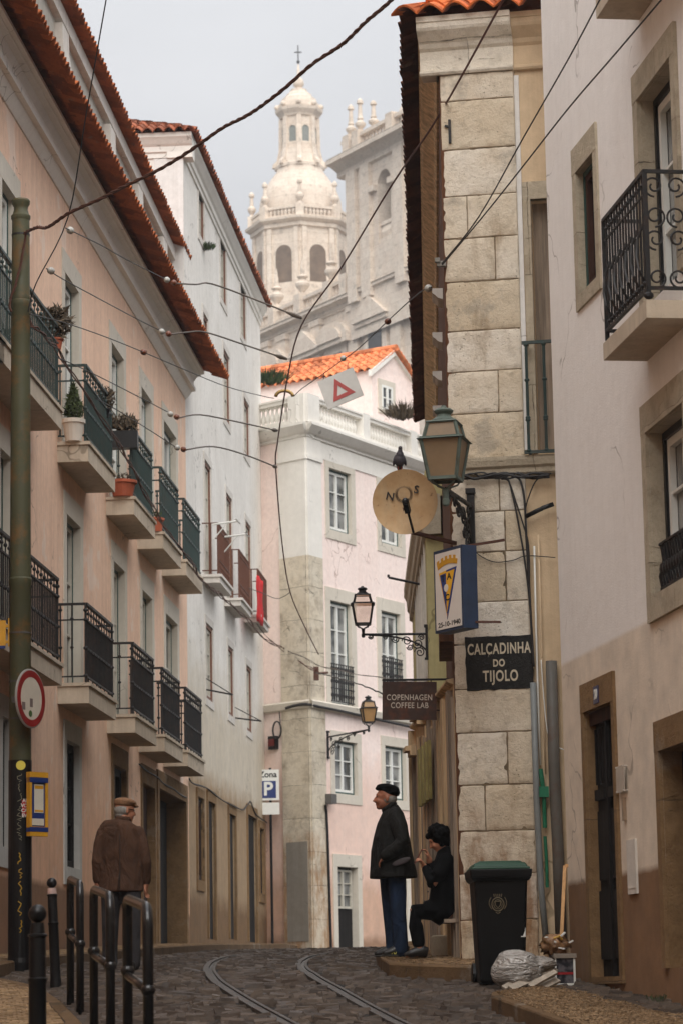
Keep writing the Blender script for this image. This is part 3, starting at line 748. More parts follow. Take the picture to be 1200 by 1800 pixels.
# ------------------------------------------------------------------ stone corner building (right of the street)
BE = .30
E0 = P(808, 1640, 27.0)
d_front = (math.cos(R(-11)), math.sin(R(-11)))
fe = Facade((E0.x, E0.y), d_front, (0,-1), BE)
se = 1 if fe.W(1,0,0).x > fe.W(0,0,0).x else -1
stone = thing('stone_building', 'tall corner building with a cream stone pier and dark tiled overhanging eaves', 'building', matrix=fe.M)
zE = fe.Z(768,133); zl0 = fe.Z(860,838); zl1 = fe.Z(860,806); zE2 = fe.Z(735,40)
wp = abs(fe.U(918,700)); wR = abs(fe.U(1040,1000))
def ex(a, b): return (min(se*a,se*b), max(se*a,se*b))
a,b = ex(0,wp)
from mathutils import noise as mnoise
def blocks(mb, x0, x1, z0, z1, y, depth=.3, cmin=.38, cmax=.50, grid=.05):
    z = z0; k = 0
    while z < z1-.02:
        h = random.uniform(cmin,cmax); 
        if z1-(z+h) < cmin*.6: h = z1-z
        cuts = [x0, x1] if random.random() < .42 else [x0, x0+(x1-x0)*random.choice((random.uniform(.22,.36),random.uniform(.55,.75))), x1]
        for p,q in zip(cuts, cuts[1:]):
            oy = random.uniform(-.004,.004); jx = lambda: random.uniform(.001,.003); xa,xb,za,zb = p+jx(),q-jx(),z+jx(),z+h-jx()
            ek = .010; inner = lambda a_,b_: [a_,a_+ek*.4,a_+ek]+[a_+ek+(b_-a_-2*ek)*t_/max(2,int((b_-a_)/grid)) for t_ in range(1,max(2,int((b_-a_)/grid)))]+[b_-ek,b_-ek*.4,b_]; gx, gz = inner(xa,xb), inner(za,zb); nx_, nz_ = len(gx)-1, len(gz)-1; vs = []
            for j in range(nz_+1):
                for i in range(nx_+1):
                    e = min(i, nx_-i, j, nz_-j); xx = gx[i]; zz = gz[j]; n_ = mnoise.noise(Vector((xx*7,k*3.1,zz*7))); n2 = mnoise.noise(Vector((xx*23,k*1.7,zz*23)))
                    n3 = max(0.0, mnoise.noise(Vector((xx*11+5,k*2.3,zz*11))))
                    if e == 0: vs.append((xx+n2*.003, y-.014+oy, zz+n_*.003))
                    else: vs.append((xx, y+oy+n_*.005+n2*.0025-(.004+.02*n3 if e == 1 else .012*n3 if e == 2 else 0), zz))
            m_ = nx_+1; mb.add(vs, [(j*m_+i+1, j*m_+i, (j+1)*m_+i, (j+1)*m_+i+1) for j in range(nz_) for i in range(nx_)])
            bd = [(xa,y-depth,za),(xb,y-depth,za),(xb,y-depth,zb),(xa,y-depth,zb)]; n0 = [0, nx_, nz_*m_+nx_, nz_*m_]
            mb.add([vs[t] for t in n0]+bd, [(0,1,5,4),(1,2,6,5),(2,3,7,6),(3,0,4,7)])
            k += 1
        z += h
    return mb
random.seed(31)
MB().box(a+.012,b-.012,-.8,-.009,-1.5,zl0).box(a+.012,b-.012,-.8,-.009,zl1,zE).build('corner_pier', m_mortar, stone)
pbk = blocks(MB(), a, b, -.45, zl0, 0); pbk = blocks(pbk, a, b, zl1, zE, 0); pbo = pbk.build('stone_block', m_block, stone); shade_angle(pbo, 35); pbo['kind'] = 'stuff'
wr = fe.hit(922,600)[0]
a,b = ex(wp,wR)
lw = MB(); wall_mesh(lw, a,b,-1.5,zE, [ex(abs(fe.U(934,500)),wR)+(fe.Z(940,795),fe.Z(940,348))], .2, y=-.05); lw.build('wall', m_cream, stone)
rw = ex(abs(fe.U(921,500)),wR)
MB().box(*ex(abs(fe.U(921,480)),abs(fe.U(934,480))),-.1,-.02,fe.Z(940,795),fe.Z(940,335)).box(*rw,-.1,-.018,fe.Z(940,348)-.0,fe.Z(940,335)+.1).build('window', m_sur, stone)
MB().box(*ex(abs(fe.U(934,500)),wR),-.25,-.22,fe.Z(940,795),fe.Z(940,348)).build('window_leaf', m_oldwood2, stone)
# white vertical strip of plaster right of the pier
MB().box(*ex(abs(fe.U(906,500)),abs(fe.U(920,500))),-.06,-.03,fe.Z(912,790),fe.Z(912,130)).build('plaster_strip', m_side, stone)
# string course
sp_ = [(-.1,0),(0,0),(.03,.02),(.03,.06),(.06,.08),(.075,.13),(.075,.16),(-.1,.16)]
scz = (zl1-zl0)/.16
MB().prism([(p,q*scz+zl0) for p,q in sp_], *ex(-.04,wR), lambda p,q,t: (t,p,q)).build('string_course', m_sur, stone)
# railing of the upper window
rl = MB(); zr0, zr1 = fe.Z(925,800), fe.Z(925,606); oo = .09
xr = [abs(fe.U(926,700,oo)), abs(fe.U(957,700,oo))]
for x in xr: knob_post(rl, se*x, oo, zr0, zr1, .016, (.02,.3,.32,.66,.98), .026)
for zz in (zr0+.01, zr1): rl.beam((se*(xr[0]-.04),oo,zz),(se*wR,oo,zz),.03,.03); rl.beam((se*(xr[0]),-.03,zz),(se*xr[0],oo,zz),.025,.02)
x = xr[1]+.18
while x < wR: knob_post(rl, se*x, oo, zr0, zr1, .013, (.3,.66), .022); x += .18
rl.build('railing', m_green_iron, stone)
# cornice along the front and the street side
cp = [(-.2,-.52),(0,-.52),(.0,-.02),(.025,0),(.04,.03),(.04,.06),(.0,.08),(.0,.36),(.03,.40),(.05,.46),(.12,.54),(.17,.60),(.185,.64),(.185,.71),(.20,.72),(.20,.80),(-.2,.80)]
kz = (fe.Z(735,42)-zE)/.80
cp = [(p, zE + max(q,-.0)*kz if q > -.5 else zE-.0) for p,q in cp]
MB().prism(cp, *ex(-.19,wp), lambda p,q,t: (t,p,q)).build('cornice', m_pier, stone)
MB().prism([(p*.8-.03,q) for p,q in cp], *ex(wp,wR), lambda p,q,t: (t,p,q)).build('recessed_cornice', m_cream, stone)
zt_e = zE+.80*kz
tile_sheet(MB(), (min(se*-.42,se*wR),.30,zt_e+.03), (max(se*-.42,se*wR),.30,zt_e+.03), (0,-.32,.15), rows=6, spacing=.24, amp=.05, ia=.3 if se>0 else 0, ib=.3 if se<0 else 0).build('front_roof', m_tile, stone)
# street side, running away up the street
fE = Facade((E0.x, E0.y), vdir(764), (-1,0), BE)
LmE = fe.M.inverted() @ fE.M
sE = 1 if fE.W(1,0,0).y > fE.W(0,0,0).y else -1
LEN = 20.0
def ey(a, b): return (min(sE*a,sE*b), max(sE*a,sE*b))
sw = MB(); hs = []
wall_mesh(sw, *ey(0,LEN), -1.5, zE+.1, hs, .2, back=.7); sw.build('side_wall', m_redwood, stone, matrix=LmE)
for h_ in hs: MB().box(h_[0],h_[1],-.2,-.17,h_[2],h_[3]).build('side_window', m_gld, stone, matrix=LmE)
MB().prism([(p,q) for p,q in cp], *ey(.02,LEN), lambda p,q,t: (t,p,q)).build('side_cornice', m_oldwood, stone, matrix=LmE)
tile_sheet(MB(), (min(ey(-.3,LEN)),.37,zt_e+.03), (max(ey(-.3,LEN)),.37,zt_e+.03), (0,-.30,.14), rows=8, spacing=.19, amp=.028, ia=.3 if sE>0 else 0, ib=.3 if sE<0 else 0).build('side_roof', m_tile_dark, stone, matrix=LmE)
for yy in (2.0,4.0,6.0,8.0,10.0):
    MB().prism([(0,0),(.05,.02),(.08,.05),(.11,.07),(.11,.12),(0,.12)], *ey(yy,yy+.4), lambda p,q,t: (t,p,q+6.9)).build('bracket', m_trim, stone, matrix=LmE)
# weathered timber shop front on the street side, bending into the street
Pa = P(807, 1640, 27.15); Pb = P(737, 1640, 31.9)
fw_ = Facade((Pa.x, Pa.y), (Pb.x-Pa.x, Pb.y-Pa.y), (-1,0), BE)
Lw = fe.M.inverted() @ fw_.M; lw_ = (Pb-Pa).to_2d().length; s_w = 1 if fw_.W(1,0,0).y > fw_.W(0,0,0).y else -1
zs = fw_.Z(770,1235)
shop = MB().box(*sorted((0,s_w*lw_)), -.25, 0, -1, zs).build('shop_front', m_oldwood, stone, matrix=Lw)
pl = MB(); pl2 = MB(); yy = .03
while yy < lw_-.1:
    wd = random.choice((.10,.16,.24,.34)); pr = random.uniform(.015,.06)
    (pl if random.random() < .6 else pl2).box(*sorted((s_w*yy, s_w*min(yy+wd*.7,lw_))), 0, pr, -1, zs-random.uniform(0,.25))
    yy += wd
pl.build('timber_plank', m_oldwood, shop); pl2.build('timber_plank', m_oldwood2, shop)
MB().prism([(0,0),(.05,.02),(.065,.03),(.065,.05),(0,.06)], *sorted((0,s_w*lw_)), lambda p,q,t: (t,p,q+zs)).build('shop_cornice', m_oldwood, shop)
MB().box(*ey(.03,1.7), .0, .13, 3.4, fE.Z(785,742,.1)).build('timber_boxing', m_redwood, stone, matrix=LmE)
pb_ = MB(); 
for k in range(6): pb_.box(*sorted((s_w*(2.0+.22*k),s_w*(2.0+.22*k+.16))), .06, .09+.015*(k%2), zs-.95, zs-.35)
pb_.build('yellow_board', plain('faded_yellow_board', srgb(160,148,92), .85, .4), shop)
for k,(d_,zz) in enumerate(((3.3,zs-.1),(4.3,zs-.35))): MB().prism([(0,.04),(.10,.04),(.10,.09),(.15,.09),(.15,.14),(0,.16)], *sorted((s_w*d_,s_w*(d_+.35))), lambda p,q,t,z=zz: (t,p,q+z)).build('awning_bracket', m_oldwood, shop)
# end of the shop front that faces the viewer from further up the street
MB().box(*sorted((s_w*(lw_-.02),s_w*(lw_+.06))), -.45, .08, -1, zs).build('end_post', m_oldwood, shop)

# ------------------------------------------------------------------ yellow building further up
Ya = P(764, 1640, 38.0); Yb = P(736, 1640, 47.0)
fy = Facade((Ya.x, Ya.y), (Yb.x-Ya.x, Yb.y-Ya.y), (-1,0), .65)
yel = thing('yellow_building', 'narrow pale yellow building with a moulded cornice beyond the hanging signs', 'building', matrix=fy.M)
ly = (Yb-Ya).to_2d().length; sy = 1 if fy.W(1,0,0).y > fy.W(0,0,0).y else -1
zy = fy.Z(748,985)+.3
wall_mesh(MB(), *sorted((0,sy*ly)), -1.5, zy, [(*sorted((sy*(k*2.1+.8),sy*(k*2.1+1.7))),z0,z0+1.9) for k in range(3) for z0 in (1.2,3.7)], .2, back=5).build('wall', m_yel, yel)
for k in range(3):
    for z0 in (1.2,3.7): window(yel, (*sorted((sy*(k*2.1+.8),sy*(k*2.1+1.7))),z0,z0+1.9), .15, .14, m_trim, .1, .14, m_wfold, m_bf, m_gld)
MB().prism([(-.2,0),(0,0),(.05,.03),(.05,.14),(.08,.18),(.09,.34),(.13,.42),(.13,.55),(-.2,.55)], *sorted((-sy*.15,sy*ly)), lambda p,q,t: (t,p,q+zy)).build('cornice', m_sur, yel)
MB().box(*sorted((0,sy*ly)), -5, .0, zy+.55, zy+.9).build('parapet', m_yel, yel)

# ------------------------------------------------------------------ white house at the right edge
BG = .10
G0 = P(1003, 1735, 25.8)
fg = Facade((G0.x, G0.y), -vdir(-200), (-1,0), BG)
house = thing('white_house', 'white and beige rendered house with stone door frame numbered 20 at the right', 'house', matrix=fg.M)
sg = 1 if fg.W(1,0,0).y < fg.W(0,0,0).y else -1
def rg(L,T,Rr,B):   # opening by its left-edge pixels and right column
    ym = (T+B)/2; a, b = fg.U(L,ym), fg.U(Rr,ym); return (min(a,b), max(a,b), fg.Z(L,B), fg.Z(L,T))
uc = fg.U(1147,1095)     # crease between the two wall planes
n1 = rg(1017,300,1048,522)
dr = rg(1036,1250,1085,1718)
a,b = sorted((0,uc))
wall_mesh(MB(), a,b,-1.5,13,[n1,dr],.14,back=None).build('wall', m_house, house)
# return wall at the far corner (out of the picture)
MB().box(*sorted((0,sg*.02)), -6, -.003, -1.5, 13).build('end_wall', m_house, house)
window(house, n1, .12, .13, m_sur, .13, .24, m_doorbr, m_gf, m_gld, 1, 1, proud=.02)
dsur = surround(MB(), dr, .10, .025, .06, .25, .088).build('door', m_sur2, house)
y0 = -.085
dl = MB(); dl.box(dr[0],dr[1],y0-.04,y0,dr[2],dr[3]); wd = dr[1]-dr[0]; hd = dr[3]-dr[2]
for i in (0,1):
    xa = dr[0]+.06+i*(wd/2-.01); xb = xa+wd/2-.1
    dl.box(xa,xb,y0,y0+.03,dr[2]+.15,dr[2]+.32*hd); dl.box(xa,xb,y0,y0+.022,dr[2]+.36*hd,dr[2]+.62*hd); dl.box(xa+.03,xb-.03,y0,y0+.05,dr[2]+.66*hd,dr[2]+.70*hd)
    for k in range(3): dl.tube([(xa+.06+k*(xb-xa-.12)/2,y0+.03,dr[2]+.72*hd),(xa+.06+k*(xb-xa-.12)/2,y0+.03,dr[2]+.93*hd)], .012, 6)
dl.box((dr[0]+dr[1])/2-.03,(dr[0]+dr[1])/2+.03,y0,y0+.045,dr[2],dr[2]+.95*hd)
leaf = dl.build('door_leaf', m_doorb, dsur)
MB().box(dr[0]+.007,dr[1]-.007,-.08,-.03,dr[3]-.12,dr[3]).build('transom', m_doorbr, dsur)
# second plane
Gc = fg.W(uc,0,0)
fh = Facade((Gc.x, Gc.y), -vdir(-75), (-1,0), BG)
Lh = fg.M.inverted() @ fh.M; sh = 1 if fh.W(1,0,0).y < fh.W(0,0,0).y else -1
LH = sh*16.0
def rh(L,T,B,wid): u = fh.U(L,(T+B)/2); return (*sorted((u, u+sh*wid)), fh.Z(L,B), fh.Z(L,T))
f1 = rh(1130,168,545,1.1); f2 = rh(1144,757,1052,1.2); d2 = rh(1169,1318,1702,1.0)
bays = [f1,f2,d2]
for k in range(1,4):
    for r in (f1,f2,d2): bays.append((r[0]+sh*3.2*k, r[1]+sh*3.2*k, r[2], r[3]))
wall_mesh(MB(), *sorted((0,LH)), -1.5, 13, bays, .24).build('near_wall', m_house, house, matrix=Lh)
def sub(o): o.matrix_local = Lh; return o
def shift_new(fn):
    before = set(bpy.data.objects); fn()
    for o in bpy.data.objects:
        if o not in before and o.parent == house: o.matrix_local = Lh
def near_parts():
    for r in bays:
        k = bays.index(r) % 3
        if k == 2:
            d_ = surround(MB(), r, .13, .03, .0, .24, .2).build('door', m_sur2, house)
            MB().box(r[0],r[1],-.2,-.16,r[2],r[3]).build('door_leaf', m_doorb, d_)
            continue
        w_ = surround(MB(), r, .15, .03, .2 if k else 0, .24, .12).build('window', m_sur, house)
        MB().box(r[0],r[1],-.23,-.19,r[2],r[3]).build('pane', m_glc, w_)
        fr_ = MB(); fr_.box(r[0],r[0]+.06,-.18,-.11,r[2],r[3]); fr_.box(r[1]-.06,r[1],-.18,-.11,r[2],r[3]); fr_.box(r[0]+.06,r[1]-.06,-.18,-.11,r[3]-.07,r[3]); fr_.build('window_frame', m_black, w_)
        sash(MB(), (r[0]+.06,r[1]-.06,r[2],r[3]-.07), -.185, 2, 3, .07).build('sash', m_wf, w_)
    # balcony of the upper french window
    ob = .36
    ua = fh.U(1060,634,ob); zs0 = fh.Z(1060,634,ob); zs1 = fh.Z(1136,548,ob+0.0)
    for top in (0,1):
        if top: ua2 = fh.U(1047,33,ob); zz0 = fh.Z(1047,33,ob); zz1 = zz0+.16
        else: ua2 = ua; zz0 = zs0; zz1 = zs0+.14
        ue = fh.U(1136,563,ob) if not top else ua2+sh*2.6
        x0,x1 = sorted((ua2,ue)); sl = MB(); sl.box(x0,x1,0,ob,zz0,zz1).build; 
        slab = sl.build('balcony', m_slab, house)
        rl = MB(); h = 1.02; zt_ = zz1+h; o2 = ob-.03; zb_ = zz1+.10
        for zz,r_ in ((zt_,.03),(zb_,.026),(zz1+h*.83,.016)): rl.beam((x0+.02,o2,zz),(x1-.02,o2,zz), r_, r_)
        for xx in (x0+.03,x1-.03):
            for zz in (zt_,zb_): rl.beam((xx,0,zz),(xx,o2,zz),.026,.026)
            rl.beam((xx,o2,zz1+.02),(xx,o2,zt_),.035,.02)
        n = 15
        for i in range(1,n):
            x = x0+.03+(x1-x0-.06)*i/n; rl.beam((x,o2,zb_),(x,o2,zt_),.016,.016); rl.ball((x,o2,zb_+.06),.02,6,4); rl.ball((x,o2,zt_-.09),.018,6,4)
            if i % 2: rl.tube([(x,o2+.0,zz1+h*.62),(x+.03,o2+.045,zz1+h*.5),(x+.015,o2+.06,zz1+h*.36),(x-.02,o2+.05,zz1+h*.25),(x,o2,zz1+h*.16)], .011, 5)
        rl.ball((x1-.03 if sh>0 else x0+.03,o2,zz1+.04),(.04,.04,.03),8,5)
        # scrolls on the end that faces the street below
        xe = x1-.03 if sh>0 else x0+.03
        def scroll(cy, cz, R_, flip, turns=1.35):
            pts = []
            for k in range(26):
                t_ = k/25; a_ = -math.pi/2 + flip*2*math.pi*turns*t_; rr_ = R_*(1-.72*t_)
                pts.append((xe, cy+rr_*math.cos(a_), cz+R_-0+rr_*math.sin(a_)))
            rl.tube(pts, .0085, 5)
        for cy in (.09,.26):
            scroll(cy, zb_+.005, .075, 1 if cy<.2 else -1); scroll(cy, zb_+.30, .085, -1 if cy<.2 else 1)
            scroll(cy, zb_+.48, .085, 1 if cy<.2 else -1); scroll(cy, zt_-.20, .085, -1 if cy<.2 else 1)
        rl.build('railing', m_iron, slab)
    # iron guard of the lower window
    gm = MB(); r = f2; zt_ = r[2]+.42
    gm.beam((r[0]+.0,-.06,zt_),(r[1],-.06,zt_),.025,.02); gm.beam((r[0],-.06,r[2]+.06),(r[1],-.06,r[2]+.06),.02,.02)
    for i in range(14):
        x = r[0]+.04+(r[1]-r[0]-.08)*i/13; gm.tube([(x,-.06,r[2]+.06),(x+.03,-.05,r[2]+.16),(x-.03,-.07,r[2]+.28),(x,-.06,zt_)], .012, 5)
        gm.ball((x,-.055,r[2]+.22),(.035,.015,.05),6,4)
    gm.build('window_guard', m_iron, house)
shift_new(near_parts)
# small fittings of the front
num = MB().box(*sorted((fg.U(1048,1221),fg.U(1057,1221))), .02,.034, fg.Z(1052,1237), fg.Z(1052,1206)).build('number_plate', plain('enamel_blue', (.02,.025,.10,1), .3, .1), dsur)
cu = (fg.U(1048,1221)+fg.U(1057,1221))/2; czn = fg.Z(1052.5,1221)
text('number', '20', .115, m_wf, num, Matrix.Translation((cu,.036,czn)) @ (Matrix.Rotation(math.pi,4,'Z') @ Matrix.Rotation(R(90),4,'X')), .002, .004, sx=.9)
u0_,u1_ = sorted((fg.U(1105,1520),fg.U(1120,1520)))
MB().box(u0_,u1_,.0,.02,fg.Z(1110,1572),fg.Z(1110,1476)).box(u0_+.02,u1_-.02,.02,.024,fg.Z(1110,1562),fg.Z(1110,1560)).build('meter_hatch', m_trim, house)
u0_,u1_ = sorted((fg.U(1089,1370),fg.U(1103,1370)))
pq = MB().box(u0_,u1_,.03,.036,fg.Z(1096,1393),fg.Z(1096,1346)); 
for uu in (u0_+.02,u1_-.02):
    for py in (1348,1391): pq.tube([(uu,0,fg.Z(1096,py)),(uu,.045,fg.Z(1096,py))],.008,6)
pq.build('name_plate', plain('acrylic_plate', srgb(186,176,164), .15, .1), house)
u0_ = fg.U(1099,1420); MB().box(u0_-.02,u0_+.02,0,.03,fg.Z(1099,1443),fg.Z(1099,1402)).build('door_phone', plain('aluminium', srgb(170,150,130), .3, .1, metal=.6), house)
MB().box(*sorted((0,sg*9)), -6, -5.8, -1.5, 13).build('back_wall', m_house, house)
# pavement in front of the house
kA = kpt(862,1750,.13); kB = kpt(1000,1800,.13)
kd = Vector((kB[0]-kA[0], kB[1]-kA[1])).normalized()
wc = fg.W(0,0,0); outer = [(kA[0]+.02,kA[1]+.35),kA,kB,(kB[0]+kd.x*3,kB[1]+kd.y*3),(kB[0]+kd.x*9,kB[1]+kd.y*9)]
inn = [(wc.x-.02,wc.y+.1),(fg.W(sg*1.5,0,0).x,fg.W(sg*1.5,0,0).y),(Gc.x,Gc.y),(fh.W(sh*4,0,0).x,fh.W(sh*4,0,0).y),(fh.W(sh*11,0,0).x,fh.W(sh*11,0,0).y)]
pavement('right_pavement', outer, inn, hin=-.03)
# pavement round the stone corner
c1 = kpt(669,1684,.14); c2 = kpt(690,1695,.14); c3 = kpt(830,1700,.14)
outer = [(c1[0]+.35,c1[1]+14),(c1[0]-.02,c1[1]+3),c1,(c2[0]-.03,c2[1]+.2),(c2[0]+.12,c2[1]-.02),(c3[0],c3[1]+.1),(c3[0]+.75,c3[1]+.25)]
inn = [(c1[0]+1.6,c1[1]+14),(c1[0]+.8,c1[1]+4),(Pb.x+.3,Pb.y),(E0.x+.1,E0.y+1.8),(E0.x+.1,E0.y+1),(E0.x+.3,E0.y+.3),(E0.x+.9,E0.y+.2)]
pavement('corner_pavement', outer, inn, h=.14, kw=.2)
# ------------------------------------------------------------------ pink corner building at the bend
BC = 1.0
C0 = P(551, 1660, 64.0)
fr = Facade((C0.x, C0.y), vdir(3326), (0,-1), BC); fl = Facade((C0.x, C0.y), vdir(-4755), (0,-1), BC)
corner = thing('corner_building', 'pink corner building at the bend with white balustrade on top and green framed windows', 'building', matrix=fr.M)
Ll = fr.M.inverted() @ fl.M
s_r = 1 if fr.W(1,0,0).x > fr.W(0,0,0).x else -1; s_l = 1 if fl.W(1,0,0).x < fl.W(0,0,0).x else -1
def xr_(a,b): return tuple(sorted((s_r*a, s_r*b)))
def xl_(a,b): return tuple(sorted((s_l*a, s_l*b)))
zc1 = fr.Z(535,768); zc2 = fr.Z(535,745); zcap = fr.Z(535,803)
def rr(L,T,Rr,B): 
    ym=(T+B)/2; a,b = fr.U(L,ym), fr.U(Rr,ym); return (min(a,b),max(a,b),fr.Z(L,B),fr.Z(L,T))
wins = [rr(578,822,616,930), rr(668,850,703,953)]
fwin = [rr(581,1055,617,1236), rr(670,1073,703,1222)]
gwin = [rr(588,1301,627,1394), rr(676,1310,712,1404)]
drs = [rr(593,1523,628,1690), rr(684,1548,714,1690)]
allh = wins+fwin+gwin+drs
LR = 12.0
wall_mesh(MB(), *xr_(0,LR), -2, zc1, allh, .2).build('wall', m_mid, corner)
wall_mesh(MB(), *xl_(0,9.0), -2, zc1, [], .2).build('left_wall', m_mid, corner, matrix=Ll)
for r in wins+gwin: window(corner, r, .15, .20, m_slabl, .22, .22, m_wf, m_gf, m_glc, 2, 3, proud=.02)
for r in fwin: window(corner, r, .15, .24, m_slabl, .05, .3, m_wf, m_gf, m_glc, 2, 4, 'french_window', proud=.02)
for r in drs:
    d_ = surround(MB(), r, .2, .03, 0, .28, .15).build('door', m_slabl, corner)
    zmid = r[2]+(r[3]-r[2])*.56
    MB().box(r[0],r[1],-.2,-.14,r[2],zmid).box(r[0],r[1],-.2,-.16,zmid,r[3]).build('door_leaf', m_doorb, d_)
    sash(MB(), (r[0]+.05,r[1]-.05,zmid,r[3]-.06), -.155, 2, 3, .05, .02).build('sash', m_wfold, d_)
    MB().box(r[0]+.06,r[1]-.06,-.158,-.15,zmid+.01,r[3]-.07).build('pane', m_glc, d_)
# iron window guards of the french windows
for r in fwin:
    gm = MB(); y_ = .03; zt_ = r[2]+.92
    for zz in (zt_, r[2]+.06, r[2]+.36, r[2]+.7): gm.beam((r[0]-.04,y_,zz),(r[1]+.04,y_,zz),.03,.02)
    n = 9
    for i in range(n+1):
        x = r[0]+(r[1]-r[0])*i/n; gm.tube([(x,y_,r[2]+.06),(x,y_,zt_)],.012,5)
        for zz in (r[2]+.2, r[2]+.52, r[2]+.82):
            gm.tube([(x+.045*math.cos(a),y_,zz+.045*math.sin(a)) for a in [k*math.pi/4 for k in range(9)]], .009, 4)
    gm.build('window_guard', m_iron, corner)
# pilaster that wraps the corner: painted above, bare stone below
pw_r = abs(fr.U(562,860)); pw_l = abs(fl.U(492,860)); zsplit = fr.Z(537,975)
def wrap(mb, a, b, pr, z0, z1, er=0, el=0):
    mb.box(*xr_(0,a+er), -.02, pr, z0, z1); return mb
for z0,z1,mat,nm in ((zsplit,zc1,m_corn,'painted_pilaster'),(-2,zsplit-.0,m_quoin,'stone_pilaster')):
    pr = .05
    MB().box(*xr_(-.03,pw_r), -.02, pr, z0, z1).build(nm, mat, corner)
    MB().box(*xl_(-.02,pw_l), -.02, pr+.002, z0, z1).build(nm, mat, corner, matrix=Ll)
ua_c,ub_c = sorted((fl.U(508,1560),fl.U(545,1560)))
MB().box(ua_c,ub_c,.04,.062,fl.Z(527,1655),fl.Z(527,1480)).build('cement_patch', plaster('cement_render', srgb(150,144,134), stain=srgb(110,96,80), amount=.5, streak=.4), corner, matrix=Ll)
zb1, zb0 = fr.Z(537,1232), fr.Z(537,1245)
MB().prism([(0,zb0),(.06,zb0+.03),(.09,zb1),(0,zb1+.05)], 0, 1, lambda p,q,t: (s_r*(LR if t else -(p+.055)*.775), p+.055, q)).build('string_course', m_slabl, corner)
MB().prism([(0,zb0),(.06,zb0+.03),(.09,zb1),(0,zb1+.05)], 0, 1, lambda p,q,t: (s_l*(9 if t else -(p+.055)*.775), p+.055, q)).build('string_course', m_slabl, corner, matrix=Ll)
cc = [(-.3,zc1),(.0,zc1),(.06,zc1+.02),(.06,zc1+.07),(.14,zc1+.1),(.22,zc1+.17),(.30,zc2-.06),(.30,zc2),(-.3,zc2+.02)]
MB().prism(cc, 0, 1, lambda p,q,t: (s_r*(LR if t else -max(p,0)*.775), p, q)).build('cornice', m_corn, corner)
MB().prism(cc, 0, 1, lambda p,q,t: (s_l*(9 if t else -max(p,0)*.775), p, q)).build('cornice', m_corn, corner, matrix=Ll)
zf0 = fr.Z(535,806)
MB().box(*xr_(0,LR), -.01, .025, zf0+.12, zc1-.01).build('frieze', m_corn, corner)
MB().box(*xr_(-.05,pw_r+.03), -.01, .085, zf0, zf0+.1).build('capital', m_corn, corner)
MB().box(*xl_(-.05,pw_l+.03), -.01, .085, zf0, zf0+.1).build('capital', m_corn, corner, matrix=Ll)
# balustrade
def balustrade(xf, L, pos, mtx, s):
    zb = zc2; zt_ = zc2+.66
    bl = MB(); bl.box(*xf(.0,L), -.12, .16, zb+.02, zb+.12); bl.box(*xf(.0,L), -.10, .14, zt_-.12, zt_); bl.box(*xf(.0,L), -.13, .17, zt_-.04, zt_+.002)
    x = .3
    prof_ = [(.035,0),(.05,.02),(.035,.05),(.06,.13),(.062,.18),(.035,.28),(.03,.34),(.05,.38),(.04,.42)]
    while x < L:
        if not any(abs(x-p) < w_/2+.05 for p,w_ in pos): bl.lathe([(r_,z_) for r_,z_ in prof_], (s*x,.02,zb+.12), 8)
        x += .145
    for p,w_ in pos: bl.box(*xf(p-w_/2,p+w_/2), -.14, .18, zb+.02, zt_+.03)
    bl.build('balustrade', m_corn, corner, matrix=mtx)
ur = [abs(fr.U(p,735)) for p in (530,543,632,716)]
balustrade(xr_, LR, [(.1,.55),(abs(fr.U(632,735)),.34),(abs(fr.U(716,770)),.34),(abs(fr.U(716,770))*1.6,.34)], None, s_r)
balustrade(xl_, 9, [(.12,.5),(3.2,.4),(6,.4)], Ll, s_l)
MB().box(*xr_(-.05,LR), -9, -.0, zc2-.03, zc2+.015).build('roof_terrace', m_greyplaster, corner)
# attic with bright tiled gable roof, set back behind the balustrade
Qp = P(652, 650, 69.6)
fq = Facade((Qp.x, Qp.y), vdir(-7000), (0,-1), BC); Lq = fr.M.inverted() @ fq.M
fz = Facade((Qp.x, Qp.y), vdir(3880), (0,-1), BC); Lz = fr.M.inverted() @ fz.M
s_q = 1 if fq.W(1,0,0).x < fq.W(0,0,0).x else -1; s_z = 1 if fz.W(1,0,0).x > fz.W(0,0,0).x else -1
zev = fq.Z(652,650); qL = 4.2
MB().box(*sorted((0,s_q*qL)), -2.2, 0, zc2, zev).build('attic_wall', m_mid, corner, matrix=Lq)
zap = fz.Z(689,619); um = abs(fz.U(689,619))
gm = MB(); gm.prism([(0,zc2),(0,zev),(um,zap),(2*um,zev),(2*um,zc2)], -.25, .01, lambda p,q,t: (s_z*p,t,q)); gm.build('gable_wall', m_mid, corner, matrix=Lz)
gb = MB()
for (xa,za),(xb,zb_) in (((-.14,zev-.12),(um,zap-.02)),((um,zap-.02),(2*um+.14,zev-.12))):
    gb.prism([(xa,za-.07),(xb,zb_-.07),(xb,zb_+.09),(xa,za+.09)], .0, .10, lambda p,q,t: (s_z*p,t,q))
gb.build('bargeboard', m_corn, corner, matrix=Lz)
wq = (lambda a,b: (min(a,b),max(a,b)))(fz.U(668,700),fz.U(687,700)); wq = (wq[0],wq[1],fz.Z(677,722),fz.Z(677,679))
surround(MB(), wq, .14, .04, .1, .14, 0).build('window', m_slabl, corner, matrix=Lz)
MB().box(wq[0],wq[1],.0,.02,wq[2],wq[3]).build('pane', m_gl, corner, matrix=Lz)
sash(MB(), wq, .021, 2, 2, .06, .03, .03).build('sash', m_wf, corner, matrix=Lz)
rise = (zap-zev); perp = um*abs(fq.n.dot(fz.u))
k_ = 6
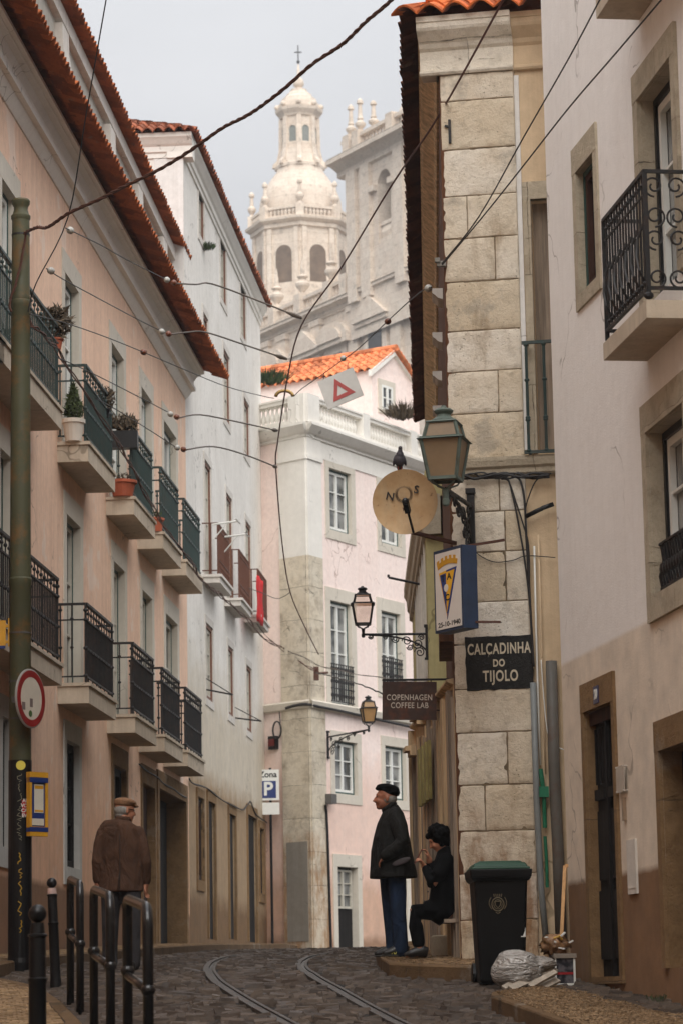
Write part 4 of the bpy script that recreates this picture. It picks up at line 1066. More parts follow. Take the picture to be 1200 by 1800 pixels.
tile_sheet(MB(), (min(-s_q*.1,s_q*qL),.12,zev-.02), (max(-s_q*.1,s_q*qL),.12,zev-.02), (0,-(perp+.12)/k_,(rise+.08)/k_), rows=k_, spacing=.23, amp=.055).build('roof', m_tile_new, corner, matrix=Lq)
MB().tube([(-s_q*.12,-perp,zap+.09),(s_q*qL,-perp,zap+.09)], .10, 8).build('roof_ridge', m_tile_new, corner, matrix=Lq)
tile_sheet(MB(), (min(-s_q*.1,s_q*qL),-2*perp-.12,zev-.02), (max(-s_q*.1,s_q*qL),-2*perp-.12,zev-.02), (0,(perp+.12)/k_,(rise+.08)/k_), rows=k_, spacing=.23, amp=.055).build('roof_slope', m_tile_new, corner, matrix=Lq)
vg = MB()
for i in range(9):
    t0, t1 = i/9, (i+1)/9+.02
    vg.tube([(s_z*(um+um*t0*1.1),.12,zap+.05-(rise)*t0*1.1),(s_z*(um+um*t1*1.1),.12,zap+.02-(rise)*t1*1.1)], [.085,.075], 7)
vg.build('verge_tile', m_tile_new, corner, matrix=Lz)
# ------------------------------------------------------------------ church on the hill
fc = Facade((P(600,560,230).x, 230.0), vdir(-2340), (-1,-1), 8.0)
church = thing('church', 'pale stone church with a domed lantern tower and a bell tower above the roofs', 'church', matrix=fc.M)
s_c = 1 if fc.W(1,0,0).x > fc.W(0,0,0).x else -1
def arch_wall(mb, a, b, z0, zs_, y, depth):
    """fills the corners of a rectangular opening a..b so that it ends in a round arch above zs_"""
    r_ = (b-a)/2; m = (a+b)/2
    for sgn in (-1,1):
        poly = [(m+sgn*r_, zs_), (m+sgn*r_, zs_+r_)] + [(m, zs_+r_)] + [(m+sgn*r_*math.sin(t), zs_+r_*math.cos(t)) for t in [k*math.pi/16 for k in range(1,8)]]
        mb.prism(poly, y-depth, y-.01, lambda p,q,t: (p,t,q))
ux = lambda px,py,o=0: fc.U(px,py,o); zx = lambda px,py,o=0: fc.Z(px,py,o)
zE1 = zx(580,537)
uL, uR = ux(380,600), ux(760,480)
a,b = sorted((uL,uR))
MB().box(a,b,-12,0,-8,zE1-.9).build('nave_wall', m_church, church)
MB().prism([(0,-.9),(.15,-.9),(.15,-.72),(.25,-.7),(.25,-.45),(.6,-.28),(.85,-.25),(.85,-.05),(.9,0),(0,0.1)], a, b, lambda p,q,t: (t,p-.0,q+zE1)).prism([(0,-.9),(-11,-.9),(-11,0),(0,.09)], a+.01, b-.01, lambda p,q,t: (t,p,q+zE1)).build('entablature', m_church, church)
MB().box(a+.02,b-.02,.0,.92,zE1+.005,zE1+.06).build('weathered_ledge', m_church_dark, church)
for px in (470,500,560,625,700):
    u = ux(px,590); MB().box(u-.75,u+.75,0,.35,-8,zE1-.9).box(u-.9,u+.9,0,.45,zE1-1.4,zE1-.9).build('pilaster', m_church, church)
for px,py,kind in ((663,552,0),(594,594,1),(548,614,0),(486,640,1)):
    u,z = fc.hit(px,py); w_ = 2.5
    pm = MB()
    if kind == 0: pm.prism([(-w_,-.8),(w_,-.8),(w_,-.4),(0,1.1),(-w_,-.4)], 0, .75, lambda p,q,t: (u+p,t,q+z)); pm.prism([(-w_-.2,-.42),(w_+.2,-.42),(0,1.5)], .0, .95, lambda p,q,t: (u+p,t,q+z))
    else:
        arc = [(w_*1.05*math.cos(t), -.4+1.6*math.sin(t)) for t in [k*math.pi/12 for k in range(13)]]
        pm.prism([(w_*1.05,-.8)]+arc+[(-w_*1.05,-.8)], 0, .8, lambda p,q,t: (u+p,t,q+z))
        arc2 = [(w_*.75*math.cos(t), -.4+1.15*math.sin(t)) for t in [k*math.pi/12 for k in range(13)]]
        pm.prism(arc2, .0, 1.0, lambda p,q,t: (u+p,t,q+z))
    pm.box(u-w_*.7,u+w_*.7,0,.3,z-6,z-.8)
    o_ = pm.build('window_surround', m_church, church)
    MB().box(u-w_*.42,u+w_*.42,.3,.34,z-5.6,z-1.4).build('pane', m_gld, o_)
# balustrade over the entablature with urns
bl = MB(); z0 = zE1+.06
ba, bb = sorted((ux(440,560,.4), ux(625,470,.4)))
bl.box(ba,bb,-.4,.6,z0,z0+.35); bl.box(ba,bb,-.2,.4,z0+1.25,z0+1.55)
x = ba+.3
while x < bb: bl.lathe([(.10,0),(.17,.3),(.09,.6),(.13,.9)], (x,.1,z0+.35), 7); x += .55
for px,py in ((487,520),(532,490),(583,462),(612,450)): u = ux(px,py,.1); bl.box(u-.5,u+.5,-.5,.75,z0,z0+1.8)
bl.build('balustrade', m_church, church)
for px,py in ((487,520),(532,490),(583,462)):
    u = ux(px,py,.1)
    MB().lathe([(r_*.62,q_*.55) for r_,q_ in [(.5,0),(.28,.35),(.45,.7),(.95,1.4),(1.0,1.8),(.6,2.3),(.42,2.5),(.8,2.9),(.3,3.3),(.25,4.6),(.05,6.2)]], (u,.1,z0+1.8), 12).build('urn', m_church, church)
# bell tower
tl = ux(622,330); tw = 12.5; ta, tb = sorted((tl, tl+s_c*tw)); zT = zx(640,277)
oa = sorted((ux(663.5,360,.6), ux(686.5,360,.6))); zs_ = zx(668,322,.6); zo = zx(675,424,.6); ro = (oa[1]-oa[0])/2
tm = MB(); wall_mesh(tm, ta, tb, zE1-4, zT, [(oa[0],oa[1],zo,zs_+ro)], 2.0, y=.6, back=11); arch_wall(tm, oa[0], oa[1], zo, zs_, .6, 1.9); tw_o = tm.build('bell_tower', m_church, church)
for u in (ta+.9, tb-.9, oa[0]-1.6, oa[1]+1.6): MB().box(u-.7,u+.7,.6,.95,zE1-1,zT-.6).build('tower_pilaster', m_church, tw_o)
MB().box(oa[0]-.9,oa[0]-.05,.6,1.0,zs_-.5,zs_).build('impost', m_church, tw_o); MB().box(oa[1]+.05,oa[1]+.9,.6,1.0,zs_-.5,zs_).build('impost', m_church, tw_o); MB().box(oa[0],oa[1],-.2,.5,zo,zo+.4).build('belfry_sill', m_church, tw_o)
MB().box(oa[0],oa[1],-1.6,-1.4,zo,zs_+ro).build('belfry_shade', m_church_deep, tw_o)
bz = MB(); 
for k in range(6): bz.lathe([(.12,0),(.22,.5),(.12,1.1)], (oa[0]+.25+k*(oa[1]-oa[0]-.5)/5,.2,zo+.4), 7)
bz.box(oa[0],oa[1],0,.4,zo+1.5,zo+1.8); bz.build('belfry_rail', m_church, tw_o)
MB().prism([(-11,-1.2),(.6,-1.2),(.9,-1.1),(.9,-.7),(1.5,-.3),(2.0,-.2),(2.0,.15),(-11,.2)], ta-1.2, tb+1.2, lambda p,q,t: (t,p,q+zT)).build('tower_cornice', m_church, tw_o)
MB().box(ta-1.15,tb+1.15,-1,1.95,zT+.2,zT+.26).build('weathered_ledge', m_church_dark, tw_o)
tbz = MB(); z0 = zT+.26; tbz.box(ta-.2,tb+.2,.2,1.2,z0,z0+.3); tbz.box(ta-.2,tb+.2,.3,1.1,z0+1.15,z0+1.45)
x = ta+.3
while x < tb: tbz.lathe([(.09,0),(.16,.3),(.09,.85)], (x,.7,z0+.3), 7); x += .55
for f_ in (.07,.19,.62,.95): u = tl+s_c*tw*f_; tbz.box(u-.5,u+.5,.1,1.3,z0,z0+1.7)
tbz.build('tower_balustrade', m_church, tw_o)
for f_,hh in ((.07,.50),(.19,.52),(.36,.42),(.95,.5)):
    u = tl+s_c*tw*f_
    MB().lathe([(.30,0),(.16,.3*hh),(.42,.9*hh),(.46,1.3*hh),(.2,1.8*hh),(.28,2.1*hh),(.2,2.4*hh),(.15,4.4*hh),(.28,4.6*hh),(.24,5.1*hh),(.05,5.5*hh)], (u,.7,z0+1.7 if f_ != .36 else z0+1.45), 12).build('pinnacle', m_church, tw_o)
MB().lathe([(r_*.55,q_*.5) for r_,q_ in [(4.2,0),(4.3,1.2),(4.0,3.2),(3.2,5.4),(2.0,7.2),(1.0,8.2),(.9,9.2),(.5,9.6),(.55,10.4),(.1,11)]], (tl+s_c*8.2,-1.8,zT+.3), 20).build('tower_dome', m_church, tw_o, smooth=True)
# domed lantern tower
Cx = P(529, 400, 250.0); cl = fc.M.inverted() @ Matrix.Translation((Cx.x, 250, 0))
def zy_(y, px=529): return P(px, y, 246.2 if y > 359 else 248.6).z
dm = MB(); T = lambda prof_, n, a0=0: MB().lathe([(r_, zy_(y)) for r_,y in prof_], (0,0,0), n, a0)
body = T([(4.3,760),(4.3,398),(4.5,396)], 8, 0).build('dome_tower', m_church, church, matrix=cl)
T([(4.35,400),(4.6,398),(4.6,392),(5.05,387),(5.1,383),(4.2,382)], 8, 0).build('dome_cornice', m_church, body)
T([(4.75,384),(4.75,382.5),(4.0,382)], 8, 0).build('weathered_ledge', m_church_dark, body)
pr8 = MB()
for k in range(8):
    for d_ in (-12.5,-8,-4,0,4,8,12.5):
        a_ = R(45*k+22.5+d_*1.2); rr_ = 4.45*math.cos(R(22.5))/math.cos(R(d_*1.2)); pr8.lathe([(.1,zy_(379)),(.17,zy_(373)),(.1,zy_(367))], (rr_*math.cos(a_),rr_*math.sin(a_),0), 6)
for (r0,r1,y0_,y1_) in ((4.2,4.7,382,379),(4.25,4.65,367,362.5)):
    vs = []; n8 = 8
    for k in range(8):
        a_ = R(45*k)
        for r_,yy in ((r1,y0_),(r1,y1_),(r0,y1_),(r0,y0_)): vs.append((r_*math.cos(a_), r_*math.sin(a_), zy_(yy)))
    pr8.add(vs, [(k*4+j, ((k+1)%8)*4+j, ((k+1)%8)*4+(j+1)%4, k*4+(j+1)%4) for k in range(8) for j in range(4)])
for k in range(8):
    a_ = R(45*k); pr8.cbox((4.42*math.cos(a_),4.42*math.sin(a_),(zy_(382)+zy_(361))/2), .75,.75, zy_(361)-zy_(382), Matrix.Rotation(a_,3,'Z'))
pr8.build('dome_balustrade', m_church, body)
for k in range(8):
    a_ = R(45*k)
    MB().lathe([(.3,0),(.14,.25),(.36,.6),(.38,.8),(.18,1.1),(.14,1.8),(.26,1.95),(.24,2.2),(.05,2.4)], (4.42*math.cos(a_),4.42*math.sin(a_),zy_(361)), 10).build('pinnacle', m_church, body)
dome = T([(4.0,380),(4.0,372),(3.82,368),(3.8,360),(3.66,348),(3.4,335),(3.0,320),(2.5,306),(2.15,297),(2.1,290)], 32).build('dome', m_church, body)
shade_angle(dome, 30)
lant = T([(2.3,292),(2.3,287),(2.05,284),(1.9,270),(1.82,262),(1.82,258),(1.66,257),(1.62,203),(1.8,202),(1.85,199),(2.15,192),(2.2,187),(1.9,186),(1.88,176),(1.7,175),(1.55,166),(1.2,163),(1.15,158),(.8,155),(.78,150),(.35,148),(.32,146)], 8).build('lantern', m_church, body)
for k in range(8):
    a_ = R(45*k+22.5); fA = Matrix.Rotation(a_+R(90),4,'Z'); 
    ap = 1.64*math.cos(R(22.5))
    m_ = MB(Matrix.Rotation(a_-R(90),4,'Z')); wv = .33
    arc = [(wv*math.cos(t), zy_(226)+wv*math.sin(t)) for t in [q*math.pi/8 for q in range(9)]]
    m_.prism([(wv,zy_(254))]+arc+[(-wv,zy_(254))], ap-.1, ap+.012, lambda p,q,t: (p,t,q)); m_.build('lantern_window', plain('lantern_glass', srgb(120,124,118), .4, .2), lant)
    m2 = MB(Matrix.Rotation(a_-R(90),4,'Z')); wv = .42
    for i in range(8):
        t0, t1 = math.pi*i/8, math.pi*(i+1)/8
        m2.beam((wv*math.cos(t0),ap+.02,zy_(226)+wv*math.sin(t0)),(wv*math.cos(t1),ap+.02,zy_(226)+wv*math.sin(t1)),.12,.14)
    for sg_ in (-1,1): m2.beam((sg_*wv,ap+.02,zy_(254)),(sg_*wv,ap+.02,zy_(226)),.12,.14)
    m2.build('arch_moulding', m_church, lant)
    av = R(45*k); m3 = MB(Matrix.Rotation(av-R(90),4,'Z'))
    m3.prism([(1.6,zy_(288)),(2.5,zy_(288)),(2.45,zy_(282)),(2.1,zy_(276)),(1.98,zy_(266)),(1.9,zy_(258)),(1.85,zy_(203)),(1.5,zy_(203))], -.2, .2, lambda p,q,t: (t,p,q)); m3.build('buttress', m_church, lant)
    MB().ball((2.0*math.cos(av),2.0*math.sin(av),zy_(181)), .26, 8, 6).build('ball_finial', m_church, lant)
MB().lathe([(.2,zy_(148)),(.48,zy_(142)),(.52,zy_(138)),(.42,zy_(132)),(.2,zy_(129)),(.16,zy_(122)),(.06,zy_(104))], (0,0,0), 14).build('ball_finial', m_church, lant, smooth=True)
cx_ = MB(); cx_.beam((0,0,zy_(106)),(0,0,zy_(71)),.1,.1); cx_.beam((-.34,.01,zy_(83)),(.34,.01,zy_(83)),.1,.1); cx_.ball((0,0,zy_(100)),.16,8,5); cx_.build('cross', m_iron, lant)
# dark arched panels standing in for the shaded belfry openings of the octagon
for k in range(8):
    a_ = R(45*k+22.5); ap = 4.3*math.cos(R(22.5)); m_ = MB(Matrix.Rotation(a_-R(90),4,'Z')); wv = .78
    arc = [(wv*math.cos(t), zy_(444)+wv*math.sin(t)) for t in [q*math.pi/10 for q in range(11)]]
    m_.prism([(wv,zy_(495))]+arc+[(-wv,zy_(495))], ap-.2, ap+.015, lambda p,q,t: (p,t,q)); m_.build('belfry_shade_panel', m_church_deep, body)
    for sg_ in (-1,1):
        MB(Matrix.Rotation(a_-R(90),4,'Z')).box(sg_*1.3-.22,sg_*1.3+.22,ap,ap+.2,zy_(520),zy_(400)).build('tower_pilaster', m_church, body)
# ------------------------------------------------------------------ street furniture and fittings
def frame_from(o, x, n):          # matrix with local x, local y (=out, towards the viewer side), z up
    x = Vector(x).normalized(); n = Vector(n).normalized(); z = x.cross(n)
    if z.z < 0: x = -x; z = x.cross(n)
    o = Vector(o); return Matrix(((x.x,n.x,z.x,o.x),(x.y,n.y,z.y,o.y),(x.z,n.z,z.z,o.z),(0,0,0,1)))
TXT = Matrix.Rotation(math.pi,4,'Z') @ Matrix.Rotation(R(90),4,'X')     # text facing local +y
def rel(o, p): return o.matrix_world.inverted() @ Vector(p) if False else o
# --- tram pole
Yp = 30.0; pb = P(35.5, 1672, Yp); zb = G(Yp)+.10; zp = lambda y: P(35, y, Yp).z - zb
pole = thing('tram_pole', 'tall rust-streaked green tram wire pole with black painted base at the left kerb', 'pole', loc=(pb.x, pb.y, zb))
r0, r1 = .120, .093
MB().lathe([(.135,-.1),(.135,.0),(.126,.05),(.123,zp(1345)),(.123,zp(1337))], n=24).build('painted_base', m_black, pole, smooth=False)
sh_ = MB().lathe([(.117,zp(1337)),(.114,zp(1030)),(.121,zp(1028)),(.121,zp(1018)),(.113,zp(1016)),(.104,zp(640)),(.102,zp(540)),(.108,zp(538)),(.108,zp(530)),(.102,zp(528)),(.106,zp(524)),(.101,zp(520)),(.095,zp(386))], n=24).build('shaft', m_pole, pole); shade_angle(sh_, 30)
cp_ = MB().lathe([(.095,zp(388)),(.106,zp(384)),(.106,zp(380)),(.09,zp(377)),(.076,zp(370)),(.078,zp(364)),(.098,zp(359)),(.101,zp(354)),(.09,zp(351)),(.02,zp(349))], n=24).build('cap', m_pole, pole); shade_angle(cp_, 30)
for y in (412,1112,1197,1262): MB().lathe([(.1,zp(y+3)),(.119 if y > 1000 else .1,zp(y+3)),(.119 if y > 1000 else .1,zp(y)),(.1,zp(y))], n=24).build('clamp_band', m_wire if y < 900 else m_steel, pole)
def on_pole(px, py, r=.125):
    dx = (px-35.5)*Yp/F; return Vector((dx, -math.sqrt(max(.0004, r*r-dx*dx)), zp(py)))
c_ = on_pole(39,1347); nr = Vector((c_.x,c_.y,0)).normalized()
stk = MB(); Rm = nr.to_track_quat('Z','Y').to_matrix()
stk.lathe([(.05,0),(.05,.003)], (c_.x,c_.y,c_.z), 18, rot=Rm); stk.build('round_sticker', plain('yellow_sticker', srgb(222,206,84), .5, .15), pole)
c_ = on_pole(47,1422); nr = Vector((c_.x,c_.y,0)).normalized()
Ms = frame_from(c_, (1,0,0) if False else Vector((0,0,1)).cross(nr), nr)
rs_ = MB(Ms); rs_.box(-.042,.042,-.002,.004,-.085,.085); rs_ = rs_.build('red_sticker', plain('red_sticker', srgb(190,30,34), .5, .1), pole)
text('sticker_text', 'ALI\nVOU\nCAR\nEVY', .052, m_wf, rs_, Ms @ Matrix.Translation((0,.0045,.0)) @ TXT, .001, .002)
gf = MB(); random.seed(3)
for k,(y0_,y1_) in enumerate(((1500,1520),(1528,1545),(1550,1575),(1585,1610),(1618,1640))):
    pts = [on_pole(38+random.uniform(-4,4), y0_+(y1_-y0_)*i/6, .126) for i in range(7)]; gf.tube(pts, .006, 4)
gf.build('graffiti', plain('yellow_marker', srgb(190,150,40), .6, .2), pole)
gw = MB()
for k in range(7):
    pts = [on_pole(36+random.uniform(-4,5), 1362+k*17+14*i/6, .126) for i in range(7)]; gw.tube(pts, .003, 4)
gw.build('graffiti', plain('grey_marker', srgb(150,146,120), .6, .2), pole)
# --- round no-entry board on the pole
nS = Vector((.92,-.39,0)); cS = P(53.5, 1228, 29.75); xS = Vector((.39,.92,0))
sgn = thing('round_road_sign', 'round white road sign with red rim and stickers, clamped to the tram pole', 'road sign', matrix=frame_from(cS, xS, nS))
QY = Matrix.Rotation(R(-90),3,'X')
MB().lathe([(.305,-.012),(.312,-.008),(.312,.008),(.3,.012)], n=36, rot=QY).build('plate', plain('sign_grey', srgb(150,146,140), .5, .1), sgn)
MB().lathe([(.225,.010),(.225,.0155),(.296,.0155),(.296,.010)], n=36, rot=QY).build('red_rim', plain('sign_red', srgb(140,30,27), .55, .25), sgn)
MB().lathe([(.228,.012),(.228,.0145)], n=36, rot=QY).build('white_field', plain('sign_white', srgb(206,196,180), .5, .08), sgn)
MB().box(-.03,.03,.0145,.0165,-.09,.0).box(.13,.20,.0145,.0165,-.13,-.05).build('sticker', plain('sticker_grey', srgb(120,104,100), .5, .2), sgn)
MB().lathe([(.035,.0145),(.035,.017)], c=(.02,0,-.16), n=14, rot=QY).build('sticker', plain('sticker_green', srgb(70,100,50), .5, .3), sgn)
MB().box(-.04,.04,-.2,-.012,-.03,.03).build('clamp', m_steel, sgn)
# --- yellow stop plate at the frame edge and timetable case
ys = P(5, 1113, 30.0)
yp_ = thing('stop_sign_box', 'yellow tram stop plate bracketed to the left of the green pole', 'stop sign', loc=ys)
yel_m = plain('signal_yellow', srgb(206,150,36), .5, .2); blu_m = plain('signal_blue', srgb(28,50,110), .45, .1)
MB().box(-.40,.035,-.02,.02,-.135,.135).build('plate', yel_m, yp_); MB().box(-.4,.03,-.021,.021,-.165,-.136).build('blue_strip', blu_m, yp_)
MB().box(.035,.075,-.01,.01,.06,.09).box(.035,.075,-.01,.01,-.11,-.08).box(.06,.075,-.014,.014,-.145,.16).build('bracket', yel_m, yp_)
tp = P(67, 1412, 29.9); tn = Vector((.72,-.69,0))
tb_ = thing('timetable_case', 'yellow framed tram timetable case with blue border on the black pole base', 'timetable', matrix=frame_from(tp, (.69,.72,0), tn))
MB().box(-.115,.115,-.03,.0,-.31,.31).build('back_panel', blu_m, tb_)
fm_ = MB(); fm_.box(-.125,-.095,-.035,.02,-.26,.27); fm_.box(.095,.125,-.035,.02,-.26,.27); fm_.box(-.095,.095,-.035,.02,-.275,-.245); fm_.box(-.125,.125,-.04,.022,.27,.325); fm_.box(-.12,.12,-.04,.02,-.345,-.30)
fm_.build('frame', yel_m, tb_)
MB().box(-.125,.125,-.04,.0225,.215,.268).build('blue_band', blu_m, tb_); MB().box(-.125,.125,-.04,.0225,-.298,-.25).build('blue_band', blu_m, tb_)
pp_ = MB().box(-.075,.05,.0,.004,-.1,.2).box(-.08,.085,.0,.004,-.23,-.16).build('paper', plain('paper', srgb(206,200,184), .7, .08), tb_)
MB().box(-.07,.045,.004,.0055,.15,.185).box(-.07,.045,.004,.0055,-.09,-.07).build('orange_bar', yel_m, pp_)
# --- bollards
def bollard(px, ptop, Y, r, h, lean, label, sticker):
    t_ = P(px, ptop, Y); base = G(Y)+.04; H = t_.z-base
    b = thing('bollard', label, 'bollard', loc=(t_.x+lean, t_.y, base), group='cast iron bollards along the kerb')
    tilt = Matrix.Rotation(-math.atan2(lean, H),4,'Y')
    m_ = MB(tilt); m_.lathe([(r*1.15,-.3),(r*1.12,.02),(r*1.02,.05),(r*.98,H*.55),(r*1.08,H*.56),(r*1.08,H*.575),(r*.95,H*.58),(r*.93,H-r*3.6),(r*1.1,H-r*3.5),(r*1.1,H-r*3.3),(r*.85,H-r*3.2),(r*.72,H-r*2.0)], n=20)
    post = m_.build('post', m_black, b); shade_angle(post, 35)
    hb = MB(tilt); hb.ball((0,0,H-r), (r*1.02,r*1.02,r*1.02), 20, 12); hb.build('ball_head', m_black, b, smooth=True)
    if sticker:
        MB(tilt).lathe([(r*.9,H-r*3.15),(r*.93,H-r*3.15),(r*.86,H-r*2.0),(r*.84,H-r*2.0)], n=20).build('sticker', plain('peeling_sticker', srgb(196,168,160), .6, .5, 9), b)
bollard(66.5, 1590, 16.0, .050, 1, .0, 'near black bollard with ball head, out of focus in front of the racks', False)
bollard(91, 1543, 26.0, .046, 1, .038, 'leaning black bollard with a torn sticker under its ball head', True)
# --- bicycle hoops
def hoop(pf, pn, label):
    (xf,yf,Yf),(xn,yn,Yn) = pf, pn; A = P(xf,yf,Yf); B = P(xn,yn,Yn)
    t_ = thing('bicycle_rack', label, 'bicycle rack', loc=((A.x+B.x)/2,(A.y+B.y)/2,G((Yf+Yn)/2)+.04), group='steel bicycle hoops at the kerb')
    I = Matrix.Translation(-Vector(t_.location)); a0 = Vector((A.x,A.y,G(Yf)-.2)); b0 = Vector((B.x,B.y,G(Yn)-.2)); d = (B-A); L = d.length; d = d/L
    rc = .11; pts = [a0, Vector((A.x,A.y,A.z-rc))]
    up = Vector((0,0,1))
    for k in range(1,7):
        a = math.pi/2*k/6; pts.append(A - up*rc + up*rc*math.sin(a) + d*rc*(1-math.cos(a)))
    pts.append(B-d*rc)
    for k in range(1,7):
        a = math.pi/2*k/6; pts.append(B - d*rc + d*rc*math.sin(a) - up*rc*(1-math.cos(a)))
    pts += [b0]
    MB(I).tube(pts, .031, 16).build('hoop', m_rack, t_, smooth=True)
    za = A.z-.46; zb_ = B.z-.46
    bar = MB(I); bar.tube([(A.x,A.y,za),(B.x,B.y,zb_)], .026, 14); bar.build('cross_bar', m_rack, t_, smooth=True)
    MB(I).ball((A.x,A.y,za+.03), (.044,.044,.04), 14, 8).build('joint_collar', m_rack, t_, smooth=True); MB(I).ball((B.x,B.y,zb_+.0), (.042,.042,.04), 14, 8).build('joint_collar', m_rack, t_, smooth=True)
m_rack = plain('rack_black_steel', (.012,.012,.013,1), .22, .2, 8, .05, 40)
hoop((124,1545,23.5),(141,1554,22.3), 'far black steel bicycle hoop beside the leaning bollard')
hoop((165,1563,20.2),(194,1575,19.1), 'middle black steel bicycle hoop in front of the walking man')
hoop((224,1580,17.4),(260,1595,16.2), 'nearest black steel bicycle hoop, large and blurred')
# --- lanterns
def street_lamp(label, wall, foot, k, rot, mat, gmat, plate_n, drop=.30, dense=True):
    """wall: point on the wall at arm height; foot: point under the lantern"""
    wall = Vector(wall); foot = Vector(foot); t_ = thing('street_lamp', label, 'street lamp', loc=wall)
    I = Matrix.Translation(-wall); d = foot-wall; d.z = 0; L = d.length; d.normalize(); up = Vector((0,0,1))
    A = lambda s, z, w=0: wall + d*s + up*z + Vector((-d.y,d.x,0))*w
    MB(I @ frame_from(wall, Vector((0,0,1)).cross(Vector(plate_n)), plate_n)).box(-.035*k,.035*k,-.01,.035,-drop*1.9*k,.14*k).box(-.045*k,.045*k,-.008,.05,.12*k,.17*k).box(-.045*k,.045*k,-.008,.05,-drop*1.9*k,-drop*1.75*k).build('wall_plate', m_iron, t_)
    arm = MB(I); arm.tube([A(0,0),A(L,0)], .022*k, 8); arm.tube([A(.02,-drop*1.6*k)]+[A(L*.92*(1-math.cos(a)), -drop*1.6*k+drop*1.55*k*math.sin(a)) for a in [math.pi/2*i/10 for i in range(1,11)]], .017*k, 7)
    def scroll(s, z, r_, dirn, turns=1.6, a0=0):
        pts = []
        for i in range(30):
            u = i/29; a = a0+dirn*2*math.pi*turns*u; rr_ = r_*(1-.8*u); pts.append(A(s+rr_*math.cos(a), z+rr_*math.sin(a)))
        arm.tube(pts, .0115*k, 5)
    if dense:
        for s,z,r_,dd in ((.13,-.42,.10,1),(.16,-.22,.10,-1),(.33,-.16,.09,1),(.50,-.11,.075,-1),(.66,-.07,.05,1),(.10,-.08,.06,1),(.28,-.30,.06,-1),(.88,-.05,.05,-1)):
            scroll(L*s, z*drop*3.2*k, r_*k*(L/.9 if L < 1 else 1.1), dd)
    arm.build('arm', m_iron, t_)
    st_ = MB(I); F_ = lambda z: foot+up*z
    st_.lathe([(.016*k,-.03*k),(.03*k,-.02*k),(.034*k,.0),(.034*k,.03*k),(.026*k,.04*k),(.03*k,.1*k),(.036*k,.12*k),(.03*k,.13*k)], c=foot, n=12)
    b0 = .13*k
    for q in range(4):
        a = rot+math.pi/4+math.pi/2*q; e = Vector((math.cos(a),math.sin(a),0))
        st_.tube([F_(b0), F_(b0+.02*k)+e*.06*k, F_(b0+.045*k)+e*.13*k, F_(b0+.09*k)+e*.165*k], .009*k, 5)
    st_.build('stem', mat, t_)
    z1 = b0+.09*k; z2 = z1+.375*k; z3 = z2+.155*k
    lan = MB(I); hb, ht, he = .128*k, .188*k, .222*k
    def corners(h, z): return [F_(z)+Vector((math.cos(rot+math.pi/4+math.pi/2*q)*h*1.414, math.sin(rot+math.pi/4+math.pi/2*q)*h*1.414, 0)) for q in range(4)]
    cb, ct = corners(hb,z1), corners(ht,z2); cu, cv = corners(ht*.86,z2+.012*k), corners(ht*.68,z3)
    for q in range(4):
        lan.beam(cb[q],ct[q],.026*k); lan.beam(cb[q],cb[(q+1)%4],.03*k); lan.beam(ct[q],ct[(q+1)%4],.022*k); lan.beam(cu[q],cv[q],.024*k); lan.beam(cv[q],cv[(q+1)%4],.02*k)
    def plate(h, z, t1, h2=None): a_, b_ = corners(h,z), corners(h2 or h,z+t1); lan.add(a_+b_, [(3,2,1,0),(4,5,6,7)]+[(i,(i+1)%4,4+(i+1)%4,4+i) for i in range(4)])
    plate(he,z2-.012*k,.012*k,he*.9); plate(ht*.80,z3,.012*k,ht*.74)
    lan.lathe([(.125*k,z3+.01*k),(.12*k,z3+.03*k),(.075*k,z3+.06*k),(.06*k,z3+.085*k),(.085*k,z3+.105*k),(.092*k,z3+.12*k),(.07*k,z3+.14*k),(.03*k,z3+.15*k),(.02*k,z3+.17*k)], c=foot, n=18)
    lo_ = lan.build('lantern', mat, t_)
    gl = MB(I)
    s_ = .97
    c1_, c2_ = corners(hb*s_,z1+.012*k), corners(ht*s_,z2-.014*k); c3_, c4_ = corners(ht*.86*s_,z2+.012*k), corners(ht*.68*s_,z3-.002)
    gl.add(c1_+c2_, [(3,2,1,0),(4,5,6,7)]+[(i,(i+1)%4,4+(i+1)%4,4+i) for i in range(4)]); gl.add(c3_+c4_, [(3,2,1,0),(4,5,6,7)]+[(i,(i+1)%4,4+(i+1)%4,4+i) for i in range(4)])
    gl.build('glass', gmat, lo_)
    return t_
def frosted(name, col, k): 
    t = NT(name); c = t.mix(t.ramp(t.noise(5,5), .3,.7), sc(col,.85), sc(col,1.1)); t.b.inputs['Transmission Weight'].default_value = k
    return t.done(c, .45, spec=.4)
m_frost = frosted('frosted_lamp_glass', srgb(132,110,84), .0); m_clear = frosted('clear_lamp_glass', srgb(236,222,212), .92); m_amber = frosted('amber_lamp_glass', srgb(170,130,80), .3)
m_clear.node_tree.nodes['Principled BSDF'].inputs['Roughness'].default_value = .05; m_clear.node_tree.nodes['Principled BSDF'].inputs['IOR'].default_value = 1.02
fwall = fe.M @ Vector((fe.U(827,890),.0,fe.Z(827,890)))
street_lamp('large grey-green street lantern with frosted panes on the stone pier', fwall, P(783,884,26.0), 1.0, R(-14), m_greygreen, m_frost, fe.n, drop=.30)
w2 = fy.M @ Vector((fy.U(751,1112),0,fy.Z(751,1112)))
lp2 = P(638,1118,w2.y-.05)
street_lamp('black street lantern with clear glass on a long scrolled arm above the shop sign', (w2.x,w2.y,lp2.z+.02), (lp2.x,lp2.y,lp2.z), .74, R(0), m_black, m_clear, fy.n, drop=.25)
w3 = fr.M @ Vector((fr.U(575,1296),.0,fr.Z(575,1296))); lp3 = P(648,1303,63.0); lp3 = Vector((lp3.x,lp3.y,w3.z-.03))
street_lamp('black street lantern with amber glass on a scrolled arm at the pink corner building', w3, lp3, .86, R(10), m_black, m_amber, fr.n, drop=.30)
